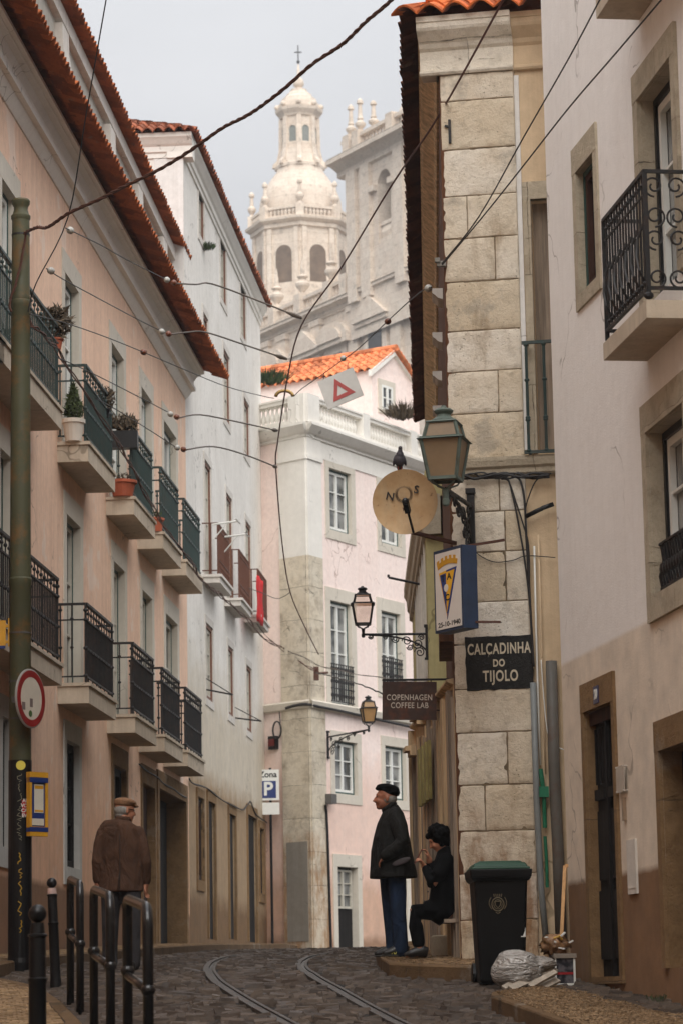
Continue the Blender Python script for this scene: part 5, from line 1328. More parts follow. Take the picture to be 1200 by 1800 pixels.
# --- satellite dish
dn = Vector((-.13,-.985,-.10)).normalized(); dc = P(711, 882, 26.45)
Md = frame_from(dc, Vector((1,-.13,0)), dn)
dish = thing('satellite_dish', 'round beige satellite dish marked N S around a sunburst, on the stone pier', 'satellite dish', matrix=Md)
rd = .302; prof_d = [(0.002,-.055)]+[(rd*i/10, -.055+.055*(i/10)**2) for i in range(1,11)]+[(rd+.006,.002),(rd+.006,-.012),(rd-.01,-.02)]+[(rd*i/10, -.075+.055*(i/10)**2) for i in range(9,0,-1)]
QYp = Matrix.Rotation(R(-90),3,'X')
def t_dish():
    t = NT('dish_paint'); c = t.mix(t.ramp(t.noise(3,6,.65), .35,.7), srgb(206,176,136), srgb(176,138,94)); c = t.mix(t.ramp(t.noise(1.4,5,.6,vec=t.mapp((3,3,.8))), .5,.7,0,.5), c, srgb(150,140,118))
    c = t.mix(t.ramp(t.noise(22,5,.7), .62,.7,0,.7), c, srgb(110,70,40)); return t.done(c, .6, spec=.3)
o = MB().lathe(prof_d, n=48, rot=QYp).build('reflector', t_dish(), dish); shade_angle(o, 50)
m_mark = plain('dish_mark', srgb(40,34,30), .6, .15)
def dl(px, py, out):   # pixel -> dish-local
    o_ = dc + dn*out; r_ = ray(px,py); tt = o_.dot(dn)/r_.dot(dn); return Md.inverted() @ (r_*tt)
rot12 = Matrix.Rotation(R(-13),4,'Y')
for ch,px,py in (('N',685,873),('S',731,861)):
    q = dl(px,py,-.03); text('letter', ch, .105, m_mark, dish, Matrix.Translation((q.x,-.03+.0,q.z)) @ rot12 @ TXT, .002, .0015)
rg_ = MB(); q = dl(709,868,-.04)
for i in range(44):
    a = 2*math.pi*i/44; e = Vector((math.cos(a),0,math.sin(a))); c0 = Vector((q.x,-.043,q.z)); rg_.beam(c0+e*.060, c0+e*.084, .0036, .003, up=(0,1,0))
rg_.build('sunburst', m_mark, dish)
q0 = dl(713,886,.22); q1 = dl(726,936,.0); lb = MB(); lb.beam(q1, q0, .02, .014); lb.beam(q0+(q0-q1)*.12, q0-(q0-q1)*.28, .05, .05); lb.ball(q0+(q0-q1)*.1, .034, 10, 7); lb.build('feed_arm', m_black, dish)
wA = Md.inverted() @ (fe.M @ Vector((fe.U(800,955),0,fe.Z(800,955)))); ar = MB(); ar.beam((.02,-.07,-.05), (.10,-.1,-.24), .04, .04); ar.beam((.10,-.1,-.24), wA, .035, .035); ar.build('mount_arm', m_rusty, dish)
# --- pigeon
pg = P(702, 824, 26.43); pb_ = thing('pigeon', 'grey pigeon perched on top of the round satellite dish', 'pigeon', loc=pg)
m_pg = plain('pigeon_feathers', srgb(62,58,64), .7, .4, 20); bd = MB()
bd.ball((0,0,.085),(.052,.06,.07),14,10); bd.ball((.004,-.02,.125),(.038,.04,.05),12,8); bd.ball((.006,-.03,.165),(.022,.026,.04),10,8); bd.ball((.008,-.034,.192),(.021,.025,.021),10,8); bd.ball((-.0,.05,.03),(.03,.03,.045),10,7)
bo = bd.build('body', m_pg, pb_, smooth=True); rm = bo.modifiers.new('r','REMESH'); rm.mode = 'VOXEL'; rm.voxel_size = .006; rm.use_smooth_shade = True
for s_ in (-1,1): MB(Matrix.Translation((s_*.046,.012,.085)) @ Matrix.Rotation(R(-14*s_),4,'Y')).ball((0,0,0),(.016,.045,.056),10,8).build('wing', plain('wing_feathers', srgb(50,47,54), .7, .3, 24), pb_, smooth=True)
MB().tube([(.008,-.056,.19),(.008,-.07,.184)],[.006,.001],6).build('beak', m_mark, pb_)
lg = MB(); 
for s_ in (-1,1): lg.tube([(s_*.016,.0,.03),(s_*.016,0,-.004)], .005, 5)
lg.build('legs', plain('pigeon_leg', srgb(150,70,60), .6, .1), pb_)
# --- club light box (blue case, white front with pennant)
pR = P(806, 957, 26.05); xL = Vector((-.50,.866,0)); nB = Vector((-.866,-.50,0)); 
pRb = P(814.5,1103,26.05); Hs = pR.z-pRb.z; Ws = .50
lean = Matrix.Rotation(R(-1.6),4,'Y')
Mb = frame_from(pRb, xL, nB); 
box_ = thing('club_sign', 'white and blue illuminated box sign with a pennant crest dated 25-10-1940', 'sign', matrix=Mb)
sL = 1 if (Mb.to_3x3() @ Vector((1,0,0))).dot(xL) > 0 else -1
X = lambda a: sL*a
bm_ = MB(); bm_.box(*sorted((X(0),X(Ws))), -.16, 0, 0, Hs); bm_.build('case', plain('sign_case_blue', srgb(34,52,80), .5, .3), box_)
MB().box(*sorted((X(.03),X(Ws-.03))), -.001, .006, .025, Hs-.03).build('front_panel', plain('sign_front_white', srgb(222,214,206), .4, .05), box_)
uvp = lambda u,v: (X(Ws*(1-u)), Hs*v)      # u from the left as seen, v from the bottom
def flat(mb, poly, y0, y1): mb.prism([uvp(u,v) for u,v in poly], y0, y1, lambda p,q,t: (p,t,q)); return mb
m_bl = plain('pennant_blue', srgb(24,54,120), .45, .1); m_ye = plain('pennant_yellow', srgb(236,176,36), .45, .1); m_gold = plain('crown_gold', srgb(206,150,30), .45, .2)
flat(MB(), [(.20,.715),(.46,.735),(.46,.16)], .006, .010).build('pennant_field', m_ye, box_)
flat(MB(), [(.46,.735),(.82,.755),(.46,.14)], .006, .010).build('pennant_field', m_bl, box_)
flat(MB(), [(.245,.69),(.46,.70),(.46,.21)], .010, .013).build('pennant_half', m_bl, box_)
flat(MB(), [(.46,.71),(.755,.725),(.46,.23)], .010, .013).build('pennant_half', m_ye, box_)
cr_ = MB(); arcp = [(.14+.72*i/10, .80+.055*math.sin(math.pi*(.12+.80*i/10))+.03*i/10) for i in range(11)]
flat(cr_, [(u*.92+.045,v-.06) for u,v in arcp]+[(u,v) for u,v in reversed(arcp)], .006, .010)
for i in range(0,10,2): (u0,v0),(u1,v1) = arcp[i],arcp[i+1]; flat(cr_, [(u0,v0-.004),(u1,v1-.004),(u1+.005,v1+.04),(u0-.005,v0+.04)], .006, .0102)
cr_.build('crown', m_gold, box_)
bp = uvp(.46,.52); MB().lathe([(.036,.013),(.036,.016)], c=(bp[0],0,bp[1]), n=18, rot=QYp).build('ball', plain('ball_white', srgb(220,216,208), .5, .05), box_)
blk = plain('letter_black', srgb(16,16,18), .5, .1)
for ch,u,v,s_ in (('T',.36,.635,.085),('A',.57,.65,.085),('C',.49,.40,.08)): p = uvp(u,v); text('letter', ch, s_, blk, box_, Matrix.Translation((p[0],.0135,p[1])) @ TXT, .001, .002, sx=1.3)
p = uvp(.52,.085); text('date', '25-10-1940', .062, blk, box_, Matrix.Translation((p[0],.0065,p[1])) @ TXT, .001, .0015, sx=1.35)
MB().beam((X(.06),-.08,Hs*.08),(X(-.16),-.30,Hs*.06),.02,.02).build('lower_bracket', m_rusty, box_); hb_ = MB(); hb_.beam((X(.1),-.08,Hs),(X(.05),-.5,Hs+.08),.025,.025); hb_.build('bracket', m_rusty, box_)
# --- painted street name
zA, zB = fe.Z(875,1212), fe.Z(875,1118); xa, xb = sorted((fe.U(818,1165), fe.U(936,1165)))
pln = thing('street_name_plate', 'black street name panel lettered CALÇADINHA DO TIJOLO on the stone pier', 'street sign', matrix=fe.M @ Matrix.Translation(((xa+xb)/2,.002,(zA+zB)/2)))
hw, hh = (xb-xa)/2, (zB-zA)/2; random.seed(11)
edge = []
for (ax,az),(bx_,bz_) in (((-hw,-hh),(hw,-hh)),((hw,-hh),(hw,hh)),((hw,hh),(-hw,hh)),((-hw,hh),(-hw,-hh))):
    for i in range(12): t_ = i/12; edge.append((ax+(bx_-ax)*t_+random.uniform(-.006,.006), az+(bz_-az)*t_+random.uniform(-.006,.006)))
MB().prism(edge, .0, .006, lambda p,q,t: (p,t,q)).build('panel', plain('plate_black', srgb(30,28,26), .85, .7, 22, .8, 60), pln)
m_let = plain('lettering_offwhite', srgb(206,194,172), .8, .25, 30)
for s_,py,sz,kx in (('CALÇADINHA',1141,.145,.60),('DO',1166,.095,.75),('TIJOLO',1189,.145,.66)):
    uu, zz = fe.hit(876 if s_ != 'TIJOLO' else 879, py); text('lettering', s_, sz, m_let, pln, Matrix.Translation((uu-(xa+xb)/2,.0065,zz-(zA+zB)/2)) @ TXT, .001, .0035, sx=kx, spacing=1.12)
# --- coffee shop sign
cA = P(719, 1232, 28.5)
cs_ = thing('shop_sign', 'brown rusted hanging sign lettered COPENHAGEN COFFEE LAB on the timber front', 'shop sign', loc=cA, rotz=R(-1.5))
t_rust = metal('rusted_sheet', srgb(62,42,34), rust=srgb(96,54,34), amt=.8, rough=.7, scale=5)
MB(Matrix.Rotation(R(1.3),4,'Y')).box(-.272,.272,-.012,.012,-.192,.192).build('plate', t_rust, cs_)
mt_ = plain('faded_lettering', srgb(196,184,170), .7, .15)
for s_,z_,x_ in (('COPENHAGEN',.031,0),('COFFEE LAB',-.049,0)): text('lettering', s_, .080, mt_, cs_, Matrix.Rotation(R(1.3),4,'Y') @ Matrix.Translation((x_,-.014,z_)) @ Matrix.Rotation(R(90),4,'X'), .001, .001, spacing=1.1, sx=.80)
br_ = MB(); br_.beam((-.27,0,.215),(.42,.05,.215),.02,.02); br_.tube([(-.22,0,.18),(-.22,0,.215)],.006,5); br_.tube([(.22,0,.18),(.22,0,.215)],.006,5); br_.beam((.27,.0,-.10),(.42,.05,-.10),.012,.012); br_.beam((.42,.05,-.10),(.42,.05,.215),.014,.014); br_.build('bracket', m_iron, cs_)
# --- second plain rod arm
ra = P(682,1015,41.0); rb = P(752,1030,41.0)
tag(MB().tube([ra, rb], .018, 8).tube([ra, ra+Vector((0,0,.04))], .02, 6).build('sign_arm', m_iron), 'thin empty iron sign arm sticking out of the yellow building', 'bracket')
# ------------------------------------------------------------------ bin, rubbish, pipes
Yb_ = 25.0; bl_ = P(879, 1730, Yb_); zb_ = G(Yb_)
binr = thing('wheelie_bin', 'black wheelie bin with green lid and faded city crest against the stone pier', 'bin', loc=(bl_.x, bl_.y+.02, zb_), rotz=R(2))
m_bin = plain('bin_plastic', (.0045,.0045,.005,1), .5, .3, 8, .1, 90, spec=.3); m_lid = plain('bin_lid_green', srgb(8,62,40), .5, .15, 8, .1, 90)
def frustum(mb, z0, z1, w0, d0, w1, d1, y0=0, y1=0):
    vs = [(-w0,y0-d0,z0),(w0,y0-d0,z0),(w0,y0+d0,z0),(-w0,y0+d0,z0),(-w1,y1-d1,z1),(w1,y1-d1,z1),(w1,y1+d1,z1),(-w1,y1+d1,z1)]
    return mb.add(vs, [(0,3,2,1),(4,5,6,7),(0,1,5,4),(1,2,6,5),(2,3,7,6),(3,0,4,7)])
def bevel(o, w=.012, n=2):
    b = o.modifiers.new('bevel','BEVEL'); b.width = w; b.segments = n; b.limit_method = 'ANGLE'; b.angle_limit = R(30); return o
bb = MB(); frustum(bb, .03, .93, .195, .22, .232, .285, 0, -.03); bevel(bb.build('body', m_bin, binr), .03, 3)
rim = MB(); frustum(rim, .93, 1.0, .262, .325, .270, .335, -.03, -.03); frustum(rim, .90, .93, .24, .30, .262, .325, -.03, -.03); bevel(rim.build('rim', m_bin, binr), .008)
ld = MB(); frustum(ld, 1.0, 1.022, .255, .32, .25, .315, -.03, -.03); bevel(ld.build('lid', m_lid, binr), .008)
l2 = MB(); frustum(l2, 1.022, 1.06, .24, .30, .215, .27, -.03, -.02); frustum(l2, 1.06, 1.075, .20,.25,.18,.22,-.02,-.02); l2 = bevel(l2.build('lid_dome', m_lid, binr), .012)
hd = MB(); hd.tube([(-.2,.30,.98),(-.2,.36,1.0),(.2,.36,1.0),(.2,.30,.98)], .016, 8); hd.build('handle', m_bin, binr)
for s_ in (-1,1): MB().lathe([(.10,-.03),(.11,-.025),(.11,.025),(.10,.03)], c=(s_*.2,.22,.1), n=18, rot=Matrix.Rotation(R(90),3,'Y')).build('wheel', m_black, binr)
cm = MB(); m_cr = plain('crest_print', srgb(120,108,84), .7, .4, 30)
yc = lambda z: -.285+.03*0 - .03 - (.22-.285)*0 - (.0) 
def bface(x, z): k = (z-.03)/.9; return (x, -(.22+.065*k)-.03*k-.002, z)
def ring(mb, cx, cz, r, t, n=20): mb.tube([bface(cx+r*math.cos(2*math.pi*i/n), cz+r*1.1*math.sin(2*math.pi*i/n)) for i in range(n+1)], t, 4)
ring(cm, -.03, .70, .052, .005); ring(cm, -.03, .70, .036, .003)
sh1 = [bface(-.03+x, .70+z) for x,z in ((-.022,.026),(.022,.026),(.022,-.006),(0,-.03),(-.022,-.006),(-.022,.026))]; cm.tube(sh1, .004, 4)
for i in range(5): cm.tube([bface(-.03+(-.03+.015*i),.765), bface(-.03+(-.034+.017*i),.79)], .004, 4)
for s_ in (-1,1): cm.tube([bface(-.03+s_*(.055+.02*math.sin(t*3)), .66+.1*t) for t in [i/8 for i in range(9)]], .0035, 4); cm.tube([bface(-.03+s_*.02,.635),bface(-.03,.62)], .004, 4)
cm.build('crest', m_cr, binr)
MB().box(.165,.205,-.262,-.255,.42,.50).build('sticker', m_wf, binr)
# rubbish
def blob(mb, c, r, seed, n=28, m=18, amp=.16, freq=5):
    from mathutils import noise
    vs0 = len(mb.v); mb.ball(c, r, n, m); c = Vector(c)
    for i in range(vs0, len(mb.v)):
        p = mb.v[i]-c; q = Vector((p.x/r[0],p.y/r[1],p.z/r[2])); k = 1+amp*noise.noise(q*freq*.4+Vector((seed,0,0)))+amp*.5*abs(noise.noise(q*freq+Vector((0,seed,0))))-amp*.35*abs(noise.noise(q*freq*2.1)); mb.v[i] = c+p*k
    return mb
def t_bag():
    t = NT('plastic_bag'); n1 = t.noise(4,6,.7,dist=1.0,vec=t.mapp((1,1,2.2),rot=(0,.5,0))); c = t.mix(t.ramp(n1,.4,.66), srgb(176,168,160), srgb(236,232,226)); c = t.mix(t.ramp(t.noise(2.6,4), .52,.68,0,.6), c, srgb(112,98,88))
    t.b.inputs['Transmission Weight'].default_value = .25; return t.done(c, .2, t.bump(t.noise(5,3,.55,dist=2.2,vec=t.mapp((1,1,2.6),rot=(0,.6,0))), 1.0, .09), spec=.9)
bgp = P(916, 1712, 24.45); zg = G(24.45)
bag = thing('rubbish_bag', 'crumpled translucent grey rubbish bag slumped beside the wheelie bin', 'rubbish bag', loc=(bgp.x, bgp.y, zg))
bm = MB(); blob(bm, (-.04,0,.165), (.215,.2,.185), 2.0, 40, 26, .10, 4); blob(bm, (.13,.02,.225), (.17,.10,.062), 5.0, 24, 14, .18, 5); ob_ = bm.build('bag', t_bag(), bag, smooth=True)
rm = ob_.modifiers.new('r','REMESH'); rm.mode = 'VOXEL'; rm.voxel_size = .011; rm.use_smooth_shade = True
m_bd = wood('painted_board', srgb(186,174,158), dark=.6)
for k,(a,b,lab) in enumerate((((884,1737,24.25),(966,1694,24.6),'longest whitish wooden board leaning on the rubbish bag'),((897,1738,24.2),(975,1703,24.5),'second whitish board of the small heap, under the longest one'),((930,1734,24.15),(976,1708,24.3),'short whitish board at the front of the heap'),((945,1739,24.2),(979,1722,24.35),'lowest broken board end by the cardboard box'))):
    A_ = P(*a); B_ = P(*b); o = MB(Matrix.Translation(-A_)).beam(A_, B_, .05+.02*(k%2), .022, up=(.3,-.5,1)).build('wooden_board', m_bd, loc=A_); tag(o, lab, 'board', 'boards dumped by the bin')
bx = P(990, 1737, 25.0); gz = G(25.0)
def t_litho():
    t = NT('printed_carton'); v = t.n('ShaderNodeTexVoronoi'); t.l(t.mapp((1,1,1)), v.inputs['Vector']); v.inputs['Scale'].default_value = 11
    c = t.mix(t.ramp(t.noise(14,4),.45,.6), srgb(26,26,34), srgb(96,92,96)); return t.done(c, .5)
cb = thing('carton', 'dark printed carton box with white edges at the foot of the white house', 'box', loc=(bx.x, bx.y, gz), rotz=R(8))
MB().box(-.085,.085,-.08,.10,.0,.235).build('box', t_litho(), cb); MB().box(-.09,-.078,-.084,-.08,0,.235).box(.072,.09,-.084,-.08,0,.235).box(-.078,.072,-.084,-.08,0,.02).build('white_edge', m_wf, cb); MB().box(-.1,.1,-.095,.11,.235,.275).build('flap', plain('grey_card', srgb(150,138,126), .8, .2), cb)
MB().box(-.078,.072,-.0835,-.0805,.095,.115).build('red_stripe', plain('sign_red2', srgb(150,24,30), .5, .1), cb)
jb = thing('rubbish_heap', 'small brown plastic bag of mixed litter on top of the carton', 'rubbish', loc=(bx.x-.06, bx.y+.02, gz+.275))
bm = MB(); blob(bm, (-.01,0,.075), (.12,.1,.085), 8.0, 26, 16, .5, 8); bm.build('bag', plain('brown_litter', srgb(150,112,78), .45, .8, 14, .8, 30), jb, smooth=True)
m_y2 = plain('yellow_litter', srgb(206,160,60), .5, .3); lt = MB(); random.seed(5)
for i in range(7): c_ = Vector((random.uniform(-.09,.09), -.08+random.uniform(-.02,.05), .05+random.uniform(0,.1))); lt.beam(c_, c_+Vector((random.uniform(-.07,.07),random.uniform(-.03,.03),random.uniform(-.03,.06))), .03, .012)
lt.build('scraps', m_wf, jb); MB().tube([(-.02,-.09,.13),(.03,-.1,.15),(.05,-.08,.12)], .012, 6).build('yellow_scrap', m_y2, jb)
sa, sb = P(986,1650,25.3), P(992,1522,25.55)
o = MB(Matrix.Translation(-sa)).beam(sa, sb, .03, .02).beam(sb, sb+Vector((.03,.0,-.0)), .03, .03).build('wooden_plank', wood('fresh_wood', srgb(206,160,112), dark=.75), loc=sa); tag(o, 'pale wooden plank standing upright behind the litter, leaning on the house', 'plank')
# pipes right of the pier (recessed wall, local y about -0.05)
def wpt(px, py, out): return fe.M @ Vector((fe.U(px,py,out), out, fe.Z(px,py,out)))
def pipe(name, label, cat, pts, r, mat, group=None, out=.0, n=10):
    w_ = [wpt(x,y,out) for x,y in pts]; o = MB(Matrix.Translation(-w_[-1])).tube(w_, r, n).build(name, mat, loc=w_[-1], smooth=True); tag(o, label, cat, group); return o
m_pvc = plain('grey_pvc', srgb(120,124,124), .5, .15); m_galv = metal('galvanised', srgb(92,88,82), amt=.45, rough=.6, scale=4); m_gcab = plain('green_conduit', srgb(18,104,74), .5, .3)
pipe('conduit', 'smooth light grey plastic conduit running down the edge of the pier', 'pipe', [(936,1200),(942,1400),(950,1560),(960,1668)], .031, m_pvc, out=.04)
pipe('drainpipe', 'thick weathered grey drainpipe in the corner beside the white house', 'pipe', [(968,1162),(973,1350),(980,1500),(986,1668)], .055, m_galv, out=.03, n=14)
pipe('conduit', 'thin white cable conduit between the two grey pipes', 'pipe', [(938,960),(941,1100),(945,1240),(949,1345)], .010, m_wf, out=.0)
pipe('conduit', 'thin pale pipe reaching from the ledge down behind the green box', 'pipe', [(945,940),(950,1100),(954,1250),(958,1360)], .008, m_cream, out=.0)
gc = thing('cable_box', 'green plastic cable junction box with conduit between the grey pipes', 'junction box', loc=wpt(955,1392,.03))
I = Matrix.Translation(-Vector(gc.location)); MB(I @ Matrix.Translation(wpt(955,1392,.05))).box(-.045,.045,-.03,.03,-.05,.05).build('box', m_gcab, gc)
MB(I).tube([wpt(949,1352,.03),wpt(952,1375,.04),wpt(955,1392,.04)], .022, 8).tube([wpt(955,1392,.04),wpt(956,1430,.03),wpt(957,1455,.03)], .02, 8).tube([wpt(957,1470,.03),wpt(960,1520,.03),wpt(961,1560,.03)], .016, 8).build('conduit', m_gcab, gc)
pipe('gas_pipe', 'short black gas pipe stub with collar crossing behind the cables', 'pipe', [(923,908),(945,897),(952,894),(952.5,893),(972,886)], .022, m_black, out=.05)
# cables on the pier
def cable(label, pts, r, mat, group=None, cat='cable', name='cable', n=6, sm=5):
    w_ = [P(*p) for p in pts]; w_ = [Vector(v) for v in smooth([tuple(v) for v in w_], sm)]
    o = MB(Matrix.Translation(-w_[0])).tube(w_, r, n).build(name, mat, loc=w_[0], smooth=True); tag(o, label, cat, group); return o
def wcable(label, pts, r, mat, group=None, out=.03):
    w_ = [wpt(x,y,out) for x,y in pts]; w_ = [Vector(v) for v in smooth([tuple(v) for v in w_], 5)]
    o = MB(Matrix.Translation(-w_[0])).tube(w_, r, 6).build('cable', mat, loc=w_[0], smooth=True); tag(o, label, 'cable', group); return o
gp = 'black cables stapled down the pier'
wcable('slack black cable leaving the ledge first and joining the bundle by the name plate', [(815,842),(860,838),(888,838),(900,870),(912,930),(922,990),(930,1060),(934,1130),(936,1170)], .010, m_wire, gp, .05)
wcable('black cable looping from the ledge behind the gas pipe to the name plate', [(880,842),(893,846),(905,880),(918,920),(928,960),(930,1040),(935,1168)], .008, m_wire, gp, .045)
wcable('thick straight black cable down the pier edge to the name plate', [(905,838),(914,846),(921,880),(924,940),(928,1010),(933,1100),(937,1172)], .012, m_wire, gp, .05)
wcable('black cable arching from the ledge by the railing back to the bundle', [(968,832),(950,838),(938,850),(926,880),(922,900)], .007, m_wire, gp, .04)
wcable('thin black cable sagging across the pier under the lamp plate', [(835,970),(848,980),(870,988),(900,985),(925,977),(975,980)], .005, m_wire, gp, .02)
wcable('white wire curling from the conduit into the corner', [(950,1160),(955,1230),(962,1290),(975,1310),(990,1318)], .006, m_wf, None, .03)
bd_ = MB(); random.seed(9); pts = []
o0 = wpt(830,840,.05)
for k in range(5): 
    w_ = [Vector(v) for v in smooth([tuple(wpt(x, 836+random.uniform(-5,6), .05+random.uniform(0,.03))) for x in (812,830,850,870,890,910,935,965)], 4)]; bd_.tube([v-o0 for v in w_], random.uniform(.008,.014), 6)
tag(bd_.build('cable_bundle', m_wire, loc=o0, smooth=True), 'messy bundle of black cables running under the stone ledge', 'cable bundle')
# rusty anchor iron in the stone
o = MB(fe.M @ Matrix.Translation((fe.U(790,232),.01,fe.Z(790,232)))).box(-.012,.012,-.02,.02,-.12,.12).beam((-.0,.0,.05),(.05,.01,.06),.02,.02).build('wall_anchor', m_iron); tag(o, 'rusty iron wall anchor let into the upper pier', 'wall anchor')
# pale drilled anchor bracket where two wires meet
o = MB(); wa = wpt(775,464,.03); o.cbox(wa, .09,.06,.05); o.cbox(wa+Vector((-.04,-.03,.03)), .05,.05,.04); tag(o.build('wire_bracket', plain('bracket_grey', srgb(120,116,108), .6, .3)), 'grey wire bracket on the pier where two black wires end', 'bracket')
# step under the seated woman
sp0 = P(783,1668,28.0); stp = thing('stone_step', 'small pale stone step at the timber front under the seated woman', 'step', loc=(sp0.x, sp0.y, G(28)+.13))
bevel(MB().box(-.135,.135,-.10,.55,0,.205).build('block', m_kerb2 if False else m_sur, stp), .012)
# parking sign, alarm box, junction box on the corner building
def cpt(px, py, out, f=fr): return f.M @ Vector((f.U(px,py,out), out, f.Z(px,py,out)))
pk = P(479, 1645, 64.4)
ps = thing('parking_sign', 'white parking sign with blue P panel on a thin pole at the bend', 'road sign', loc=(pk.x, pk.y, G(64.4)))
zk = lambda y: P(479,y,64.4).z-G(64.4)
MB().tube([(0,0,-.2),(0,0,zk(1350))], .03, 8).build('pole', m_black, ps)
MB().box(-.29,.20,-.06,-.035,zk(1407),zk(1353)).box(-.29,.20,-.06,-.035,zk(1432),zk(1411)).build('plate', m_wf, ps)
pp2 = MB().box(-.22,.13,-.066,-.06,zk(1403),zk(1373)).build('blue_panel', blu_m, ps)
text('lettering', 'P', .42, m_wf, ps, Matrix.Translation((-.05,-.067,zk(1388))) @ Matrix.Rotation(R(90),4,'X'), .001, .012)
text('lettering', 'Zona', .19, m_black, ps, Matrix.Translation((-.05,-.062,zk(1362))) @ Matrix.Rotation(R(90),4,'X'), .001, .004)
al = thing('alarm_box', 'small black and red alarm box with coiled cable on the pink side wall', 'alarm box', loc=cpt(484,1306,.0,fl))
Ia = Matrix.Translation(-Vector(al.location)); MB(Ia @ fl.M @ Matrix.Translation((fl.U(484,1306),0,fl.Z(484,1306)))).box(-.11,.11,0,.12,-.15,.15).build('case', m_black, al)
MB(Ia @ fl.M @ Matrix.Translation((fl.U(484,1306),0,fl.Z(484,1306)))).box(-.09,.09,.12,.135,-.08,.08).build('red_lens', plain('red_plastic', srgb(104,24,22), .4, .2), al)
cc_ = MB(Ia @ fl.M @ Matrix.Translation((fl.U(493,1284),.1,fl.Z(493,1284))))
for k in range(3): cc_.tube([(.13*math.cos(a),.01*k,.2*math.sin(a)) for a in [2*math.pi*i/20 for i in range(21)]], .014, 5)
cc_.tube([(-.1,0,.15),(-.02,-.05,.5),(.0,-.08,.62)], .012, 5); cc_.build('cable_coil', m_wire, al)
jx = thing('junction_box', 'grey junction box and downpipe on the stone pilaster of the corner building', 'junction box', loc=cpt(574,1408,0))
Ij = Matrix.Translation(-Vector(jx.location)); MB(Ij @ fr.M @ Matrix.Translation((fr.U(573,1405),.05,fr.Z(573,1405)))).box(-.13,.13,0,.16,-.11,.11).build('box', plain('box_grey', srgb(90,86,82), .6, .2), jx)
MB(Ij).tube([cpt(572,1415,.1),cpt(574,1428,.08),cpt(576,1470,.08),cpt(582,1668,.08)], .03, 8).build('pipe', m_black, jx)
w_ = [cpt(503,1245,.12,fl),cpt(520,1240,.12,fl),cpt(540,1238,.14,fl),cpt(560,1242,.13),cpt(600,1250,.12),cpt(660,1264,.12),cpt(740,1282,.12)]
o = MB(Matrix.Translation(-w_[0])).tube([Vector(v) for v in smooth([tuple(v) for v in w_],4)], .035, 6).build('cable', m_wire, loc=w_[0], smooth=True); tag(o, 'thick black cable along the string course of the corner building', 'cable')
# ------------------------------------------------------------------ overhead wires
gw_ = 'tram wires over the street'
def twisted(label, pts, r, k, mat, turns=14, group=gw_, name='cable_bundle'):
    w_ = [Vector(v) for v in smooth([tuple(P(*p)) for p in pts], 10)]; o = MB(Matrix.Translation(-w_[0])); n = len(w_)
    for s_ in range(3):
        pp_ = []
        for i,v in enumerate(w_):
            t_ = (w_[min(i+1,n-1)]-w_[max(i-1,0)]).normalized(); x = t_.cross(Vector((0,1,0))).normalized(); y = t_.cross(x); a = 2*math.pi*(turns*i/n+s_/3)
            wob = 1+.5*math.sin(i*1.3+s_*2)
            pp_.append(v+(x*math.cos(a)+y*math.sin(a))*k*wob)
        o.tube(pp_, r, 5)
    ob = o.build(name, mat, loc=w_[0], smooth=True); tag(ob, label, 'cable', group); return ob
twisted('thick twisted rusty cable rising from the pole top across the sky', [(44,410,29.85),(66,399,29.6),(82,400,29.4),(120,376,29),(185,345,28.5),(250,313,28),(320,275,27.5),(380,232,27),(430,205,26.6),(480,172,26.2),(540,120,25.6),(600,78,25),(650,32,24.5),(694,-6,24)], .0105, .010, m_rusty, 18)
twisted('rusty cable hanging down from the pole clamp along its front', [(46,412,29.84),(38,460,29.85),(28,500,29.85),(18,530,29.87),(20,548,29.87)], .008, .007, m_rusty, 4)
cable('straight thin black wire from the sky down to the pole at the left', [(188,-6,27),(152,200,28.2),(120,382,29.3),(64,498,29.8),(50,548,29.86)], .007, m_wire, gw_)
cable('long red-brown contact wire from the upper right down to the pink corner building', [(888,-8,23.5),(770,204,27.5),(690,322,31),(600,470,35),(530,572,38.5),(506,662,41),(488,778,44),(485,822,45),(496,955,49),(510,1040,52),(535,1100,55),(560,1150,57.5)], [.012]*26+[.0105]*30, m_copper, gw_) if False else cable('long red-brown contact wire from the upper right down to the pink corner building', [(888,-8,23.5),(770,204,27.5),(690,322,31),(600,470,35),(530,572,38.5),(506,662,41),(488,778,44),(485,822,45),(496,955,49),(510,1040,52),(535,1100,55),(560,1150,57.5)], .0115, m_copper, gw_)
def insul(mb, p, d, k=1.0):
    d = Vector(d).normalized(); q = d.to_track_quat('Z','Y').to_matrix()
    mb.lathe([(.012*k,-.07*k),(.034*k,-.05*k),(.042*k,-.02*k),(.034*k,.0),(.042*k,.02*k),(.034*k,.05*k),(.012*k,.07*k)], c=p, n=10, rot=q)
def span(label, pts, rod, ins, r=.0065):
    """wire part, then the stiff rod that holds the contact wire"""
    n = len(pts); a = P(*pts[0]); t_ = thing('span_wire', label, 'tram wire', loc=a, group='span wires with insulators'); I = Matrix.Translation(-a)
    w_ = [P(*p) for p in pts]; MB(I).tube([Vector(v) for v in smooth([tuple(v) for v in w_],5)], r, 5).build('wire', m_wire2 if False else m_wire, t_, smooth=True)
    if rod:
        rp = [P(*p) for p in rod]; MB(I).tube([Vector(v) for v in smooth([tuple(v) for v in rp],4)], .0115, 6).build('holding_rod', m_wire2, t_, smooth=True)
        e = rp[-1]; d = (rp[-1]-rp[-2]).normalized(); MB(I).tube([e-d*.28, e-d*.14, e], [.012,.034,.02], 7).build('clamp', m_wire2, t_)
    for (x,y,Y,mt) in ins:
        o_ = MB(I); insul(o_, P(x,y,Y), P(pts[-1][0],pts[-1][1],pts[-1][2])-P(pts[0][0],pts[0][1],pts[0][2]), .95); o_.build('insulator', m_ins if mt else m_insb, t_, smooth=True)
